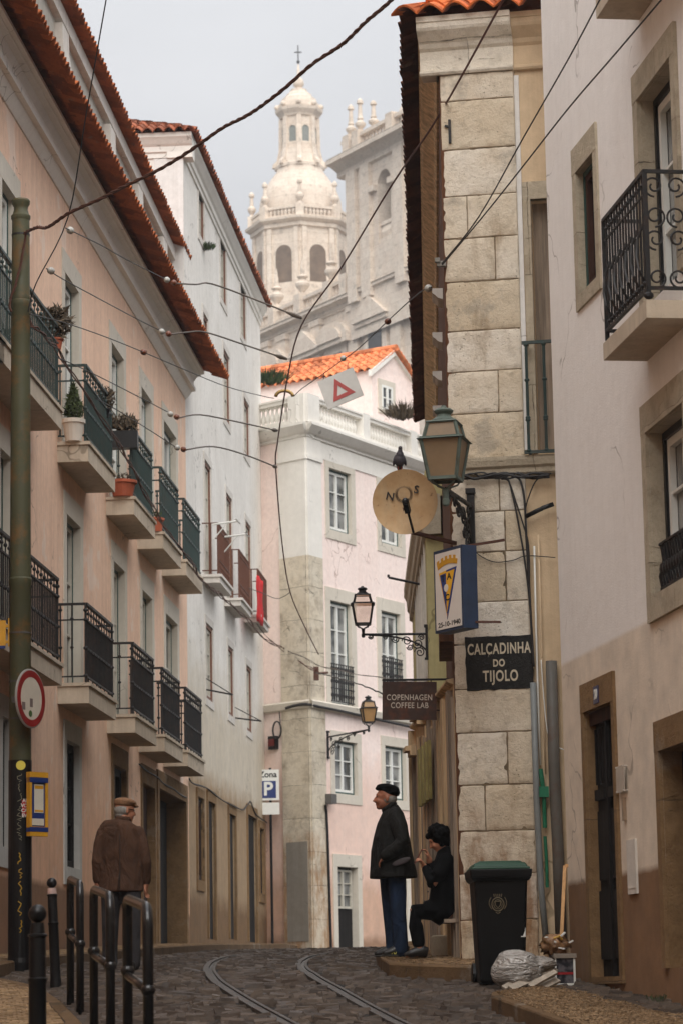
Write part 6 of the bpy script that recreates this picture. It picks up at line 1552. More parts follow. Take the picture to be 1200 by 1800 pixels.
span('highest span wire, from the thin left wire to the contact wire', [(116,401,29.3),(135,410,29.8),(180,432,31.5),(215,452,33),(250,470,34.3),(290,490,36)], [(308,498,36.4),(345,500,37),(373,499,37.3),(450,527,38),(530,559,38.5)], [(124,405,29.5,1),(294,492,36,1),(306,497,36.3,0)])
span('second span wire from the top, ending at a bent rod', [(82,472,29.7),(110,490,30.5),(180,528,32.8),(240,560,35),(280,580,36.5)], [(298,588,37.1),(330,584,37.8),(362,584,38.4),(430,606,39.5),(504,631,40.2)], [(90,476,29.8,1),(285,583,36.7,1),(297,587,37,0)])
span('third span wire from the top, with one brown insulator at mid span', [(52,552,29.9),(112,567,31),(180,590,33),(250,618,35.3),(330,652,38),(400,680,40),(465,697,42),(482,700,42.4)], None, [(253,619,35.4,0)])
span('fourth span wire, crossing the pink wall to a bent rod', [(100,628,30.9),(150,650,32.6),(220,685,35.2),(295,724,38)], [(314,735,38.7),(352,729,39.8),(420,742,41.5),(487,757,43.4)], [(300,728,38.2,1),(311,733,38.6,0)])
span('lowest span wire, ending at a bent rod in front of the white wall', [(168,700,33),(205,720,34.4),(260,754,36.6),(308,785,38.6)], [(326,791,39.3),(375,785,40.8),(430,799,42.6),(486,821,44.9)], [(312,787,38.8,1),(323,790,39.2,0)])
span('long span wire carrying the triangle sign to the stone pier', [(516,697,42),(530,684,41),(560,663,39.4),(592,640,37.6),(630,612,35.6),(680,565,33),(720,528,30.6),(745,509,28.6),(758,505,27.6)], None, [(681,565,33,0),(603,630,37,1),(752,507,28,1)])
h_ = MB(); hc = P(500,697,42.2); pts = [hc+Vector((.13*math.cos(a),0,.09*math.sin(a))) for a in [math.pi*i/10 for i in range(11)]]
ho = thing('wire_saddle', 'curved brass saddle hanging where the span wires meet the contact wire', 'wire fitting', loc=hc); MB(Matrix.Translation(-hc)).tube(pts, .026, 8).build('saddle', plain('brass', srgb(150,122,70), .4, .2, metal=.6), ho, smooth=True)
cable('upper of two black wires running from the pier to the upper right corner', [(776,463,26.9),(840,382,24.9),(920,240,23),(1000,100,21.5),(1056,-6,20.4)], .007, m_wire, 'two wires on the right')
cable('lower of two black wires running from the pier to the upper right corner', [(777,465,26.9),(850,378,25.2),(920,290,23.9),(1000,188,22.4),(1080,95,21),(1166,-6,19.6)], .007, m_wire, 'two wires on the right')
# hanging tram warning plate
hs = P(598.5, 683, 36.8); hsg = thing('hanging_sign', 'tilted white plate with red triangle hanging from the span wire', 'sign', loc=hs)
tl_ = Matrix.Rotation(R(-19),4,'Y'); tl_ = Matrix.Rotation(R(-12),4,'Z') @ Matrix.Rotation(R(-19.5),4,'Y')
MB(tl_).box(-.255,.255,-.008,.008,-.205,.205).build('plate', plain('plate_white', srgb(206,204,198), .55, .12), hsg)
tri = lambda k: [(-.15*k-.0,-.135*k+.0),(.17*k,-.125*k),(-.03*k,.155*k)]
m3 = MB(tl_); A3, B3 = tri(1), tri(.48)
c3 = (-.01,-.035); B3 = [(c3[0]+(x-c3[0])*.47, c3[1]+(z-c3[1])*.47) for x,z in A3]
for i in range(3):
    j = (i+1)%3; m3.prism([A3[i],A3[j],B3[j],B3[i]], -.0125, -.008, lambda p,q,t: (p,t,q))
m3.build('red_triangle', plain('faded_red', srgb(178,78,74), .6, .2), hsg)
hk = MB(); 
for x in (-.17,.17): q = tl_ @ Vector((x,0,.2)); hk.tube([q, q+Vector((.01,0,.1))], .005, 5)
hk.build('hook', m_wire, hsg)
# cable bundle along the facades, in front of the balconies
def onf(f, px, py, out): u, z = f.hit(px, py, out); return f.W(u, out, z)
def fbundle(label, pts, r, k, mat, group, name='cable_bundle', strands=3, turns=16):
    w_ = [Vector(v) for v in smooth([tuple(p) for p in pts], 8)]; o = MB(Matrix.Translation(-w_[0])); n = len(w_); random.seed(len(pts))
    for s_ in range(strands):
        pp_ = []; ph = random.uniform(0,6)
        for i,v in enumerate(w_):
            a = turns*2*math.pi*i/n+ph; pp_.append(v+Vector((k*math.cos(a), 0, k*math.sin(a)*1.4+k*math.sin(i*.37+ph))))
        o.tube(pp_, r, 5)
    ob = o.build(name, mat, loc=w_[0], smooth=True); tag(ob, label, 'cable', group); return ob
pA = [P(52,566,30.0), P(78,588,30.6)]+[onf(fa,x,y,.50) for x,y in ((100,615),(150,690),(205,775),(235,825),(262,880),(300,940),(335,985),(352,1015))]+[onf(fb,x,y,.5) for x,y in ((372,1034),(395,1052),(420,1075),(445,1098),(462,1120))]
pA += [P(500,1143,64.5), P(530,1165,64.0), P(556,1180,63.2)]
fbundle('tangled cable bundle draped from the pole along both left facades', pA, .009, .018, m_rusty, 'cables along the facades')
fbundle('looser pair of cables sagging from the white building to the pink corner', [onf(fb,452,1098,.3), P(480,1128,64.8), P(520,1150,64), P(560,1168,63.5), P(610,1182,60), P(672,1192,52), P(730,1196,44)], .007, .012, m_wire2, 'cables along the facades', strands=2, turns=5)
fbundle('dark cable from the corner building bracket towards the coffee sign', [P(556,1183,63.0), P(590,1190,58), P(630,1203,50), P(674,1220,42)], .012, .006, m_wire, 'cables along the facades', strands=1)
cable('thin wire from the white building balcony to the hanging contact wire', [(418,1028,60),(455,1040,58),(485,1052,55),(500,1048,52.5),(509,1042,52)], .007, m_wire, gw_)
ab = MB(); ac = P(556,1184,63.3); ab.cbox(ac, .12,.12,.3); ab.tube([ac, ac+Vector((.25,.3,.05))], .03, 6); tag(ab.build('wire_bracket', m_rusty), 'rusty wire bracket on the bare stone pilaster of the corner building', 'bracket')
# ------------------------------------------------------------------ plants and balcony things
def leafy(mb, c, r, n, size, droop=.0, shape='round'):
    c = Vector(c)
    for i in range(n):
        while True:
            q = Vector((random.uniform(-1,1),random.uniform(-1,1),random.uniform(-1,1)))
            if q.length < 1 and (q.length > .35 or random.random() < .3): break
        k = 1.0
        if shape == 'cone': k = max(.12, .55-.45*q.z)*1.5
        p = c+Vector((q.x*r[0]*k,q.y*r[1]*k,q.z*r[2])); d = Vector((random.gauss(0,1),random.gauss(0,1),random.gauss(.5,1))).normalized(); e = d.orthogonal().normalized(); s_ = size*random.uniform(.6,1.3)
        mb.add([p-e*s_*.3, p+d*s_*.5-e*s_*.1, p+d*s_, p+e*s_*.3], [(0,1,2,3)])
def leafmat(name, col, v=.5):
    t = NT(name); g_ = t.n('ShaderNodeNewGeometry'); c = t.mix(g_.outputs['Random Per Island'], sc(col,1-v), sc(col,1+v)); return t.done(c, .7, spec=.25)
m_con = leafmat('conifer_leaf', (.045,.06,.018,1)); m_dry = leafmat('dry_plant', (.09,.065,.04,1)); m_grn = leafmat('green_leaf', (.05,.075,.03,1)); m_ter = plain('terracotta', srgb(168,86,56), .8, .2)
m_potw = plain('white_pot', srgb(214,204,190), .6, .1)
def potted(name, label, cat, c, pot_r, pot_h, crown_r, n, size, pmat, lmat, shape='round', group=None, box=None):
    t_ = thing(name, label, cat, loc=c, group=group)
    if box: MB().box(-box[0],box[0],-box[1],box[1],0,pot_h).build('planter', pmat, t_)
    else: MB().lathe([(pot_r*.72,0),(pot_r*.95,pot_h*.8),(pot_r*1.08,pot_h*.82),(pot_r*1.08,pot_h),(pot_r*.9,pot_h),(pot_r*.85,pot_h*.9)], n=16).build('pot', pmat, t_)
    f_ = MB(); leafy(f_, (0,0,pot_h+crown_r[2]*.85), crown_r, n, size, shape=shape); st_ = MB(); st_.tube([(0,0,pot_h*.5),(0,0,pot_h+crown_r[2])], .012, 5); st_.build('stem', m_dry, t_)
    f_.build('foliage', lmat, t_); return t_
def onbal(f, px, Zf, out): u = f.U(px, 1000, out); return f.W(u, out, Zf)
random.seed(21)
potted('potted_conifer', 'green conifer in a white pot on the upper balcony near the pole', 'potted plant', onbal(fa,130,ZU,.22), .15, .30, (.13,.13,.27), 900, .06, m_potw, m_con, 'cone')
potted('flower_box', 'dark planter box of dry plants on the second upper balcony railing', 'planter', onbal(fa,216,ZU+.72,.25), 0, .26, (.24,.13,.13), 300, .10, m_black, m_dry, box=(.24,.10))
potted('flower_pot', 'wide terracotta pot at the foot of the second upper balcony', 'flower pot', onbal(fa,217,ZU,.25), .20, .24, (.14,.12,.06), 60, .06, m_ter, m_dry)
potted('flower_pot', 'small terracotta pot on the third upper balcony corner', 'flower pot', onbal(fa,275,ZU,.3), .13, .22, (.1,.1,.06), 50, .06, m_ter, m_grn)
potted('dry_plant', 'dry brown plant spilling over the upper balcony beside the pole', 'plant', onbal(fa,98,ZU+.78,.34), .1, .14, (.22,.12,.22), 380, .11, m_ter, m_dry)
potted('flower_pot', 'orange terracotta pot on the upper balcony left of the pole', 'flower pot', onbal(fa,14,ZU,.25), .12, .22, (.1,.1,.1), 60, .07, m_ter, m_grn)
potted('potted_plant', 'grey-leaved plant on the rail of the first full upper balcony', 'potted plant', onbal(fa,186,ZU+.74,.34), .08, .12, (.16,.1,.16), 220, .08, m_black, m_dry)
def tuft(name, label, p, r, n, size, mat, grass=True):
    t_ = MB(); 
    for i in range(n):
        a = random.uniform(0,6.28); q = Vector((math.cos(a)*r[0]*random.random(), math.sin(a)*r[1]*random.random(), random.uniform(0,r[2]*.3))); d = Vector((math.cos(a)*random.uniform(.1,1.1), math.sin(a)*.5, random.uniform(.5,1.3))).normalized()*size*random.uniform(.5,1.2); e = Vector((-math.sin(a),math.cos(a),0))*size*.028
        m_ = q+d*.55+Vector((0,0,.03)); t_.add([q-e,q+e,m_+e*.8,q+d,m_-e*.8],[(0,1,2,3,4)])
    o = t_.build(name, mat, loc=p); tag(o, label, 'plant'); return o
tuft('weed_tuft', 'dry grassy weed on the balustrade terrace by the attic window', P(708,738,67.5), (.35,.2,.35), 420, .40, m_dry)
tuft('weed_tuft', 'green weed growing behind the balustrade next to the white building', P(474,676,66.5), (.4,.2,.35), 420, .34, m_grn)
tuft('weed_tuft', 'small weed sprouting from the white building above the pink eaves', onf(fb,366,440,.1), (.12,.1,.12), 160, .16, m_grn)
tuft('weed_tuft', 'green weeds at the foot of the white house wall', P(1158,1762,22.4), (.10,.03,.03), 26, .05, m_grn)
# red cloth on the third brown balcony, airer arms, flag rods
u0,u1 = sorted((fb.U(451,1050,.36), fb.U(460,1050,.36))); zt1, zb1_ = fb.Z(452,1012,.36), fb.Z(456,1096,.36)
rc = MB(fb.M); nn = 10; vs = []
for i in range(nn+1):
    for j in range(9): x = u0+(u1-u0)*i/nn; vs.append((x, .375+.02*math.sin(i*1.9)+.012*math.sin(j*1.1+i), zt1+(zb1_-zt1)*j/8))
rc.add(vs, [(i*9+j,i*9+j+1,(i+1)*9+j+1,(i+1)*9+j) for i in range(nn) for j in range(8)])
o = rc.build('cloth', plain('red_cloth', srgb(206,24,28), .8, .15), smooth=True); sdm = o.modifiers.new('s','SOLIDIFY'); sdm.thickness = .008; tag(o, 'bright red cloth hung over the last brown balcony of the white building', 'cloth')
for (x0,y0_,x1,y1_,lab) in ((374,922,420,918,'upper white drying rack arm reaching from the first brown balcony'),(394,944,436,941,'lower white drying rack arm reaching from the second brown balcony')):
    a_ = onf(fb,x0,y0_,.3); b_ = a_+Vector(((x1-x0)*a_.y/F,-.1,(y0_-y1_)*a_.y/F)); o = MB(Matrix.Translation(-a_)).tube([a_,b_],.02,6).tube([b_-Vector((.04,.3,0)),b_+Vector((.02,.3,0))],.015,5).tube([a_+Vector((0,0,-.3)),a_*.4+b_*.6],.013,5).build('drying_rack', m_wf, loc=a_); tag(o, lab, 'drying rack')
for (x0,y0_,x1,y1_,lab) in ((362,1212,410,1224,'dark iron rod bracket on the white wall, the left one'),(414,1262,460,1270,'dark iron rod bracket near the far corner of the white wall')):
    a_ = onf(fb,x0,y0_,.0); b_ = a_+Vector(((x1-x0)*a_.y/F,-.2,(y0_-y1_)*a_.y/F)); o = MB(Matrix.Translation(-a_)).tube([a_,b_],.018,6).tube([a_+Vector((0,0,.22)),b_],.01,5).build('rod_bracket', m_iron, loc=a_); tag(o, lab, 'bracket')
# black cable along the top of the ground floor
pB = [onf(fa,x,y,.04) for x,y in ((245,1345),(275,1365),(300,1385),(328,1402))]+[onf(fb,x,y,.05) for x,y in ((334,1370),(345,1378),(372,1392),(400,1410),(426,1425),(436,1412),(442,1412),(452,1432),(470,1448))]
fbundle('sagging black cable along the ground floor of the pink building', pB[:4], .012, .008, m_wire, 'cables along the facades', strands=2, turns=3)
fbundle('black cable along the white wall, stepping over the arched door', pB[4:], .013, .01, m_wire, 'cables along the facades', strands=2, turns=4)
# ------------------------------------------------------------------ people
def cloth(name, col, rough=.9, var=.3, scale=5.0, fold=.9, spec=.2):
    t = NT(name); n1 = t.noise(scale, 3, .5, vec=t.mapp((1,1,.55)), dist=1.6); n2 = t.noise(160, 2)
    c = t.mix(t.ramp(n1, .3, .7), sc(col, 1-var), sc(col, 1+var)); c = t.mix(t.ramp(t.noise(2.2, 3), .4, .7, 0, .35), c, sc(col, .6))
    return t.done(c, rough, t.bump(n2, .25, .003, t.bump(n1, fold, .05)), spec=spec)
m_skin = plain('skin', srgb(176,120,92), .55, .12, 14); m_skin2 = plain('weathered_skin', srgb(160,102,76), .55, .15, 14)
m_capbr = plain('brown_tweed', srgb(134,98,70), .95, .35, 60); m_jackbr = cloth('brown_wool', srgb(80,57,44), .95, .25, 5.5)
m_greytr = cloth('grey_trousers', srgb(60,58,60), .9, .25, 5); m_shoe = plain('dark_shoe', (.012,.011,.011,1), .45, .2)
m_jackbk = cloth('black_olive_jacket', srgb(23,22,20), .8, .4, 5, spec=.25); m_flap = plain('grey_flap', srgb(78,70,72), .7, .2)
m_jean = cloth('blue_denim', srgb(32,45,66), .9, .45, 5); m_blackcloth = plain('black_cloth', (.0032,.0032,.0036,1), .95, .3, 10, 1.0, 10, spec=.12)
m_hairgrey = plain('grey_hair', srgb(150,146,140), .8, .3, 60, .6, 150); m_hairbk = plain('black_hair', (.004,.0035,.0035,1), .9, .3, 40, .8, 120, spec=.1)
m_eye = plain('dark_eye', (.02,.015,.012,1), .2, .1); m_lime = plain('lime_stripe', srgb(196,190,90), .5, .1)
def union(o, vox, smooth_=6, sub=False):
    r_ = o.modifiers.new('union','REMESH'); r_.mode = 'VOXEL'; r_.voxel_size = vox; r_.use_smooth_shade = True
    s_ = o.modifiers.new('smooth','SMOOTH'); s_.factor = .5; s_.iterations = smooth_
    return o
def limb(mb, pts, rs, n=14): 
    mb.tube(pts, rs, n)
    for p,r_ in ((pts[0],rs[0]),(pts[-1],rs[-1])): r0_ = r_ if not isinstance(r_,(tuple,list)) else min(r_); mb.ball(p, r0_*.98, 12, 8)
def head(mb, H, k=1.0):
    """H: matrix with the head looking along +x; adds skull, jaw, nose, brow, ears"""
    old = mb.M; mb.M = old @ H @ Matrix.Scale(k,4)
    mb.ball((-.012,0,.03), (.095,.077,.095), 18, 12); mb.ball((.03,0,-.035), (.066,.06,.075), 14, 10); mb.ball((.062,0,-.085), (.03,.034,.026), 10, 8); mb.ball((.05,0,.02), (.045,.06,.05), 12, 8)
    mb.tube([(.085,0,.018),(.10,0,-.005),(.112,0,-.03),(.094,0,-.04)], [.011,.013,.018,.01], 8); mb.ball((.07,.03,-.03), (.028,.025,.03), 10, 7); mb.ball((.07,-.03,-.03), (.028,.025,.03), 10, 7)
    mb.ball((.078,0,.032), (.02,.048,.012), 10, 6); mb.ball((.083,0,-.058), (.014,.026,.008), 10, 6); mb.ball((.080,0,-.07), (.014,.022,.008), 10, 6)
    for s_ in (-1,1): mb.ball((-.012,s_*.078,-.005), (.018,.010,.032), 10, 7)
    mb.M = old
def face_bits(parent, H, k=1.0):
    for s_ in (-1,1): MB(H @ Matrix.Scale(k,4)).ball((.082,s_*.03,.012), (.009,.012,.007), 10, 6).build('eye', m_eye, parent, smooth=True)
    MB(H @ Matrix.Scale(k,4)).ball((.0925,0,-.064), (.006,.024,.004), 10, 6).build('mouth', plain('lips', srgb(120,62,54), .5, .1), parent, smooth=True)
def hand(mb, Mx, curl=.5, k=1.0, thumb=1):
    """Mx: palm along +x, back of the hand +z"""
    old = mb.M; mb.M = old @ Mx @ Matrix.Scale(k,4)
    mb.ball((.045,0,0), (.052,.042,.018), 14, 8)
    for i,(y,L,r_) in enumerate(((.033,.062,.0085),(.011,.072,.009),(-.011,.068,.0088),(-.032,.052,.008))):
        a1, a2, a3 = curl*.7+.05*i, curl*1.7+.06*i, curl*2.5+.05*i; p0 = Vector((.082,y,.002)); seg = [L*.45,L*.32,L*.25]; pts = [Vector((.06,y,.0)),p0]; a = 0
        for s_,a in zip(seg,(a1,a2,a3)): pts.append(pts[-1]+Vector((s_*math.cos(a),0,-s_*math.sin(a))))
        mb.tube(pts, [r_,r_,r_*.97,r_*.92,r_*.7], 8)
    mb.tube([(.015,thumb*.03,-.004),(.04,thumb*.052,-.012),(.065,thumb*.058,-.022),(.085,thumb*.05,-.03)], [.013,.012,.010,.007], 8)
    mb.M = old
def torso_tube(mb, rings, n=22):      # rings: (x, z, half depth, half width[, y])
    mb.tube([(r_[0],(r_[4] if len(r_)>4 else 0),r_[1]) for r_ in rings], [(r_[3],r_[2]) for r_ in rings], n)
# ---- standing man in the beret, seen in left profile
mp = P(694, 1692, 28.0); zg_ = G(28.0)+.14
man = thing('person', 'standing man in black beret, dark jacket and blue jeans, hands in pockets', 'person', loc=(mp.x, mp.y, zg_), rotz=math.pi, group=None)
q = lambda x,y: ((290-x)*.001058, (1700-y)*.001058)
H = Matrix.Translation((.058,0,1.535)) @ Matrix.Rotation(R(-3),4,'Y')
b = MB(); head(b, H, 1.02)
b.tube([(-.01,0,1.30),(.0,0,1.40),(.025,0,1.50)], [.075,.066,.06], 14)
torso_tube(b, [(.0,.80,.11,.16),(.0,.95,.12,.16),(.01,1.1,.125,.17),(.01,1.25,.12,.19),(0,1.36,.09,.16),(.0,1.40,.06,.08)])
for s_,dx in ((1,-.03),(-1,.035)):
    limb(b, [(dx*.6,s_*.085,.86),(dx-.005,s_*.09,.45),(dx-.02,s_*.09,.09)], [.088,.062,.042]); b.tube([(dx-.06,s_*.09,.045),(dx+.05,s_*.095,.04),(dx+.12,s_*.1,.03)], [.035,.036,.025], 10)
    limb(b, [(-.03,s_*.19,1.33),(-.10,s_*.27,1.09),(.06,s_*.25,.97)], [.055,.045,.034]); hand(b, Matrix.Translation((.06,s_*.25,.97)) @ Matrix.Rotation(R(42),4,'Y') @ Matrix.Rotation(R(-10*s_),4,'Z'), .45, 1, -s_)
body = union(b.build('body', m_skin2, man), .0075, 3)
face_bits(man, H, 1.02)
j = MB(); torso_tube(j, [(.03,1.455,.068,.075),(.018,1.435,.085,.095),(.005,1.40,.10,.15),(.002,1.36,.112,.20),(.005,1.28,.145,.228),(.009,1.15,.178,.236),(.014,1.02,.202,.243),(.008,.90,.216,.25),(.0,.765,.236,.262),(.0,.755,.232,.258)], 28)
for s_ in (1,-1): limb(j, [(-.03,s_*.165,1.355),(-.065,s_*.245,1.24),(-.095,s_*.29,1.10),(-.02,s_*.285,1.02),(.075,s_*.265,.965)], [.085,.082,.072,.066,.058])
union(j.build('jacket', m_jackbk, man), .012, 4)
cl = MB(); cl.tube([(.045,.0,1.47),(.02,.0,1.435)], [(.078,.072),(.095,.092)], 20); cl.build('collar', m_jackbk, man, smooth=True)
MB(Matrix.Translation((-.075,.262,.905)) @ Matrix.Rotation(R(20),4,'Y')).ball((0,0,0), (.095,.012,.03), 16, 8).build('pocket_flap', m_flap, man, smooth=True)
for dx,z in ((.075,1.29),(.10,1.225)): MB().ball((dx+.015,.13,z), (.012,.006,.012), 8, 5).build('button', m_steel, man)
tr = MB()
for s_,dx in ((1,-.03),(-1,.04)): limb(tr, [(dx*.8+.005,s_*.085,.84),(dx-.005,s_*.09,.60),(dx-.008,s_*.09,.42),(dx-.022,s_*.09,.20),(dx-.028,s_*.09,.055)], [.104,.09,.078,.073,.074])
union(tr.build('jeans', m_jean, man), .012, 3)
for s_,dx in ((1,-.03),(-1,.045)):
    sh_ = MB(); sh_.tube([(dx-.105,s_*.09,.052),(dx-.07,s_*.09,.058),(dx+.0,s_*.093,.062),(dx+.07,s_*.098,.044),(dx+.135,s_*.1,.03),(dx+.155,s_*.1,.026)], [(.03,.045),(.04,.056),(.044,.06),(.048,.042),(.04,.028),(.02,.016)], 14)
    so_ = union(sh_.build('shoe', m_shoe, man), .008, 2)
    st_ = MB(); st_.tube([(dx-.115,s_*.09,.008),(dx,s_*.093,.008),(dx+.08,s_*.098,.008),(dx+.16,s_*.1,.012)], [(.036,.010),(.044,.010),(.05,.010),(.028,.008)], 12); st_.build('sole', plain('sole_grey', srgb(70,68,64), .7, .2), so_, smooth=True)
    sp_ = MB()
    for x_ in (-.03,.0,.035): sp_.beam((dx+x_,s_*.092+s_*.047,.02),(dx+x_+.025,s_*.092+s_*.042,.07), .006, .006); sp_.beam((dx+x_+.03,s_*.092+s_*.047,.02),(dx+x_,s_*.092+s_*.042,.07), .006, .006)
    sp_.build('stripe', m_lime, so_)
hr = MB(H); hr.ball((-.025,0,.0), (.085,.080,.07), 16, 10); hr.build('hair', m_hairgrey, man, smooth=True)
bt = MB(H @ Matrix.Rotation(R(-6),4,'Y')); bt.ball((-.005,0,.098), (.118,.098,.048), 20, 10); bt.ball((-.035,0,.07), (.095,.092,.055), 18, 10); bt.ball((.075,0,.082), (.045,.06,.02), 14, 7)
union(bt.build('beret', m_blackcloth, man), .008, 3)
# ---- seated woman with a phone
wp_ = P(781, 1660, 27.42); zw = G(27.42)+.14
wom = thing('person', 'seated person with curly black hair, black coat and trousers, looking down at a phone', 'person', loc=(wp_.x, wp_.y, zw), rotz=math.pi)
Hw = Matrix.Translation((.035,0,1.12)) @ Matrix.Rotation(R(32),4,'Y')
b = MB(); head(b, Hw, .95); b.tube([(-.04,0,.92),(-.025,0,1.0),(.01,0,1.08)], [.06,.05,.048], 12)
torso_tube(b, [(-.03,.40,.11,.16),(-.03,.55,.10,.14),(-.03,.75,.1,.15),(-.03,.88,.09,.17),(-.03,.95,.05,.08)])
for s_ in (1,-1):
    limb(b, [(-.02,s_*.09,.43),(.28,s_*.09,.43),(.245,s_*.085,.09)], [.08,.058,.038]); b.tube([(.20,s_*.085,.04),(.30,s_*.09,.035),(.38,s_*.09,.025)], [.03,.032,.022], 10)
limb(b, [(-.03,.17,.90),(.09,.21,.70),(.185,.10,.86)], [.05,.042,.03]); hand(b, Matrix.Translation((.185,.10,.86)) @ Matrix.Rotation(R(-62),4,'Y') @ Matrix.Rotation(R(30),4,'Z'), .9, .92, -1)
limb(b, [(-.03,-.17,.90),(.10,-.19,.70),(.13,-.02,.93)], [.05,.042,.03]); hand(b, Matrix.Translation((.13,-.02,.93)) @ Matrix.Rotation(R(-75),4,'Y'), .7, .9, 1)
union(b.build('body', m_skin, wom), .0075, 3); face_bits(wom, Hw, .95)
c_ = MB(); torso_tube(c_, [(.0,1.035,.06,.07),(-.02,1.0,.085,.11),(-.03,.94,.105,.18),(-.025,.84,.12,.21),(-.015,.72,.125,.215),(.0,.60,.13,.22),(.01,.48,.14,.235),(.005,.40,.14,.23),(-.03,.36,.10,.20)], 24)
c_.tube([(-.04,0,.43),(.10,0,.455),(.20,0,.46)], [(.23,.09),(.22,.095),(.20,.075)], 18)
limb(c_, [(-.03,.175,.91),(.06,.235,.76),(.105,.215,.69),(.165,.125,.83)], [.075,.07,.06,.045]); limb(c_, [(-.03,-.175,.91),(.06,-.225,.76),(.10,-.19,.70),(.12,-.05,.88)], [.075,.07,.06,.045])
union(c_.build('coat', m_blackcloth, wom), .012, 4)
for x_,z_ in ((.155,.645),(.19,.555)): MB().ball((x_-.0,.20,z_-.03), (.008,.006,.008), 8, 5).build('button', m_steel, wom)
tr = MB()
for s_ in (1,-1): limb(tr, [(.05,s_*.09,.43),(.275,s_*.09,.432),(.272,s_*.088,.30),(.25,s_*.085,.14)], [.09,.078,.068,.06])
union(tr.build('trousers', m_blackcloth, wom), .012, 3)
for s_ in (1,-1):
    sh_ = MB(); sh_.tube([(.165,s_*.085,.05),(.21,s_*.086,.06),(.27,s_*.088,.055),(.33,s_*.09,.038),(.385,s_*.09,.028)], [(.03,.045),(.04,.055),(.042,.05),(.042,.036),(.022,.02)], 12); union(sh_.build('shoe', m_shoe, wom), .008, 2)
hr = MB(); random.seed(4)
for i in range(150):
    v = Vector((random.gauss(0,1),random.gauss(0,1),random.gauss(.3,1))).normalized()
    if v.x > .45 and v.z < .35: continue
    hr.ball(Hw @ Vector((-.018+v.x*random.uniform(.088,.112), v.y*random.uniform(.084,.108), .028+v.z*random.uniform(.088,.112))), random.uniform(.014,.03), 7, 5)
hr.ball(Hw @ Vector((-.02,0,.03)), (.1,.095,.1), 14, 10); hr.ball(Hw @ Vector((-.05,0,-.05)), (.06,.09,.06), 12, 8)
union(hr.build('hair', m_hairbk, wom), .007, 1)
ph = thing('phone', 'dark mobile phone held up in the hand of the seated person', 'phone', matrix=Matrix.Translation(wom.location) @ Matrix.Rotation(math.pi,4,'Z') @ Matrix.Translation((.235,.05,.955)) @ Matrix.Rotation(R(-28),4,'Y'))
MB().box(-.005,.005,-.036,.036,-.075,.075).build('case', plain('phone_case', srgb(96,40,38), .4, .1), ph); MB().box(-.0065,-.005,-.032,.032,-.07,.07).build('screen', m_gld, ph)
# sill of the timber front that carries the seat
u_, z_ = fw_.hit(790,1612)
MB().box(*sorted((s_w*.02,s_w*.5)), 0, .14, zw-BE+.32, zw-BE+.355).build('seat_ledge', m_oldwood2, shop)
# ---- elderly man walking away, seen from behind
op = P(214, 1712, 29.0); zo_ = G(29.0)+.02
old = thing('person', 'elderly man from behind in brown jacket and tweed flat cap, head turned aside', 'person', loc=(op.x, op.y, zo_), rotz=math.pi/2)
Ho = Matrix.Translation((.03,-.04,1.61)) @ Matrix.Rotation(R(-58),4,'Z') @ Matrix.Rotation(R(4),4,'Y')
b = MB(); head(b, Ho, 1.02); b.tube([(-.01,-.015,1.38),(.0,-.02,1.48),(.01,-.03,1.56)], [.075,.066,.06], 14)
torso_tube(b, [(.0,.86,.11,.16),(.0,1.0,.11,.16),(.0,1.2,.11,.17),(-.01,1.36,.09,.14),(-.01,1.43,.06,.08)])
for s_,dx in ((1,.10),(-1,-.08)):
    limb(b, [(0,s_*.095,.90),(dx*.5,s_*.115,.48),(dx*.6,s_*.12,.09)], [.088,.06,.042]); b.tube([(dx*.6-.06,s_*.12,.045),(dx*.6+.05,s_*.125,.04),(dx*.6+.15,s_*.135,.028)], [.035,.036,.025], 10)
limb(b, [(-.01,.175,1.34),(-.03,.24,1.12),(.03,.238,.87)], [.055,.045,.034]); hand(b, Matrix.Translation((.03,.238,.87)) @ Matrix.Rotation(R(82),4,'Y') @ Matrix.Rotation(R(90),4,'X'), .35, 1, 1)
limb(b, [(-.01,-.175,1.34),(-.045,-.255,1.12),(.0,-.25,.86)], [.055,.045,.034]); hand(b, Matrix.Translation((.0,-.25,.86)) @ Matrix.Rotation(R(80),4,'Y') @ Matrix.Rotation(R(-70),4,'X'), .4, 1, 1)
union(b.build('body', m_skin, old), .0075, 3); face_bits(old, Ho, 1.02)
j = MB(); torso_tube(j, [(.0,1.515,.07,.078,-.02),(-.005,1.495,.085,.11,-.018),(-.01,1.475,.10,.185,-.012),(-.012,1.44,.115,.222,-.006),(-.012,1.36,.125,.225),(-.01,1.22,.13,.215),(-.005,1.08,.13,.205),(.0,.95,.14,.215),(.0,.80,.155,.228),(.0,.79,.15,.224)], 28)
limb(j, [(-.01,.185,1.395),(-.025,.215,1.28),(-.03,.24,1.10),(.02,.24,.92)], [.06,.06,.056,.05]); limb(j, [(-.01,-.185,1.395),(-.03,-.222,1.28),(-.045,-.258,1.08),(-.005,-.255,.90)], [.06,.06,.056,.05])
union(j.build('jacket', m_jackbr, old), .012, 4)
sm_ = MB(); sm_.tube([(-.118,-.008,1.44),(-.137,0,1.34),(-.142,0,1.2),(-.139,0,1.08),(-.148,0,.95),(-.160,0,.80)], .0035, 5); sm_.tube([(-.141,.0,1.0),(-.152,.012,.9),(-.162,.02,.80)], .004, 5); sm_.build('back_seam', m_shoe, old, smooth=True)
MB().tube([(.0,-.022,1.545),(-.004,-.02,1.505)], [(.074,.068),(.09,.085)], 20).build('collar', m_jackbr, old, smooth=True)
tr = MB()
for s_,dx in ((1,.10),(-1,-.08)): limb(tr, [(0,s_*.095,.86),(dx*.4,s_*.112,.55),(dx*.55,s_*.118,.30),(dx*.58,s_*.12,.07)], [.112,.09,.08,.078])
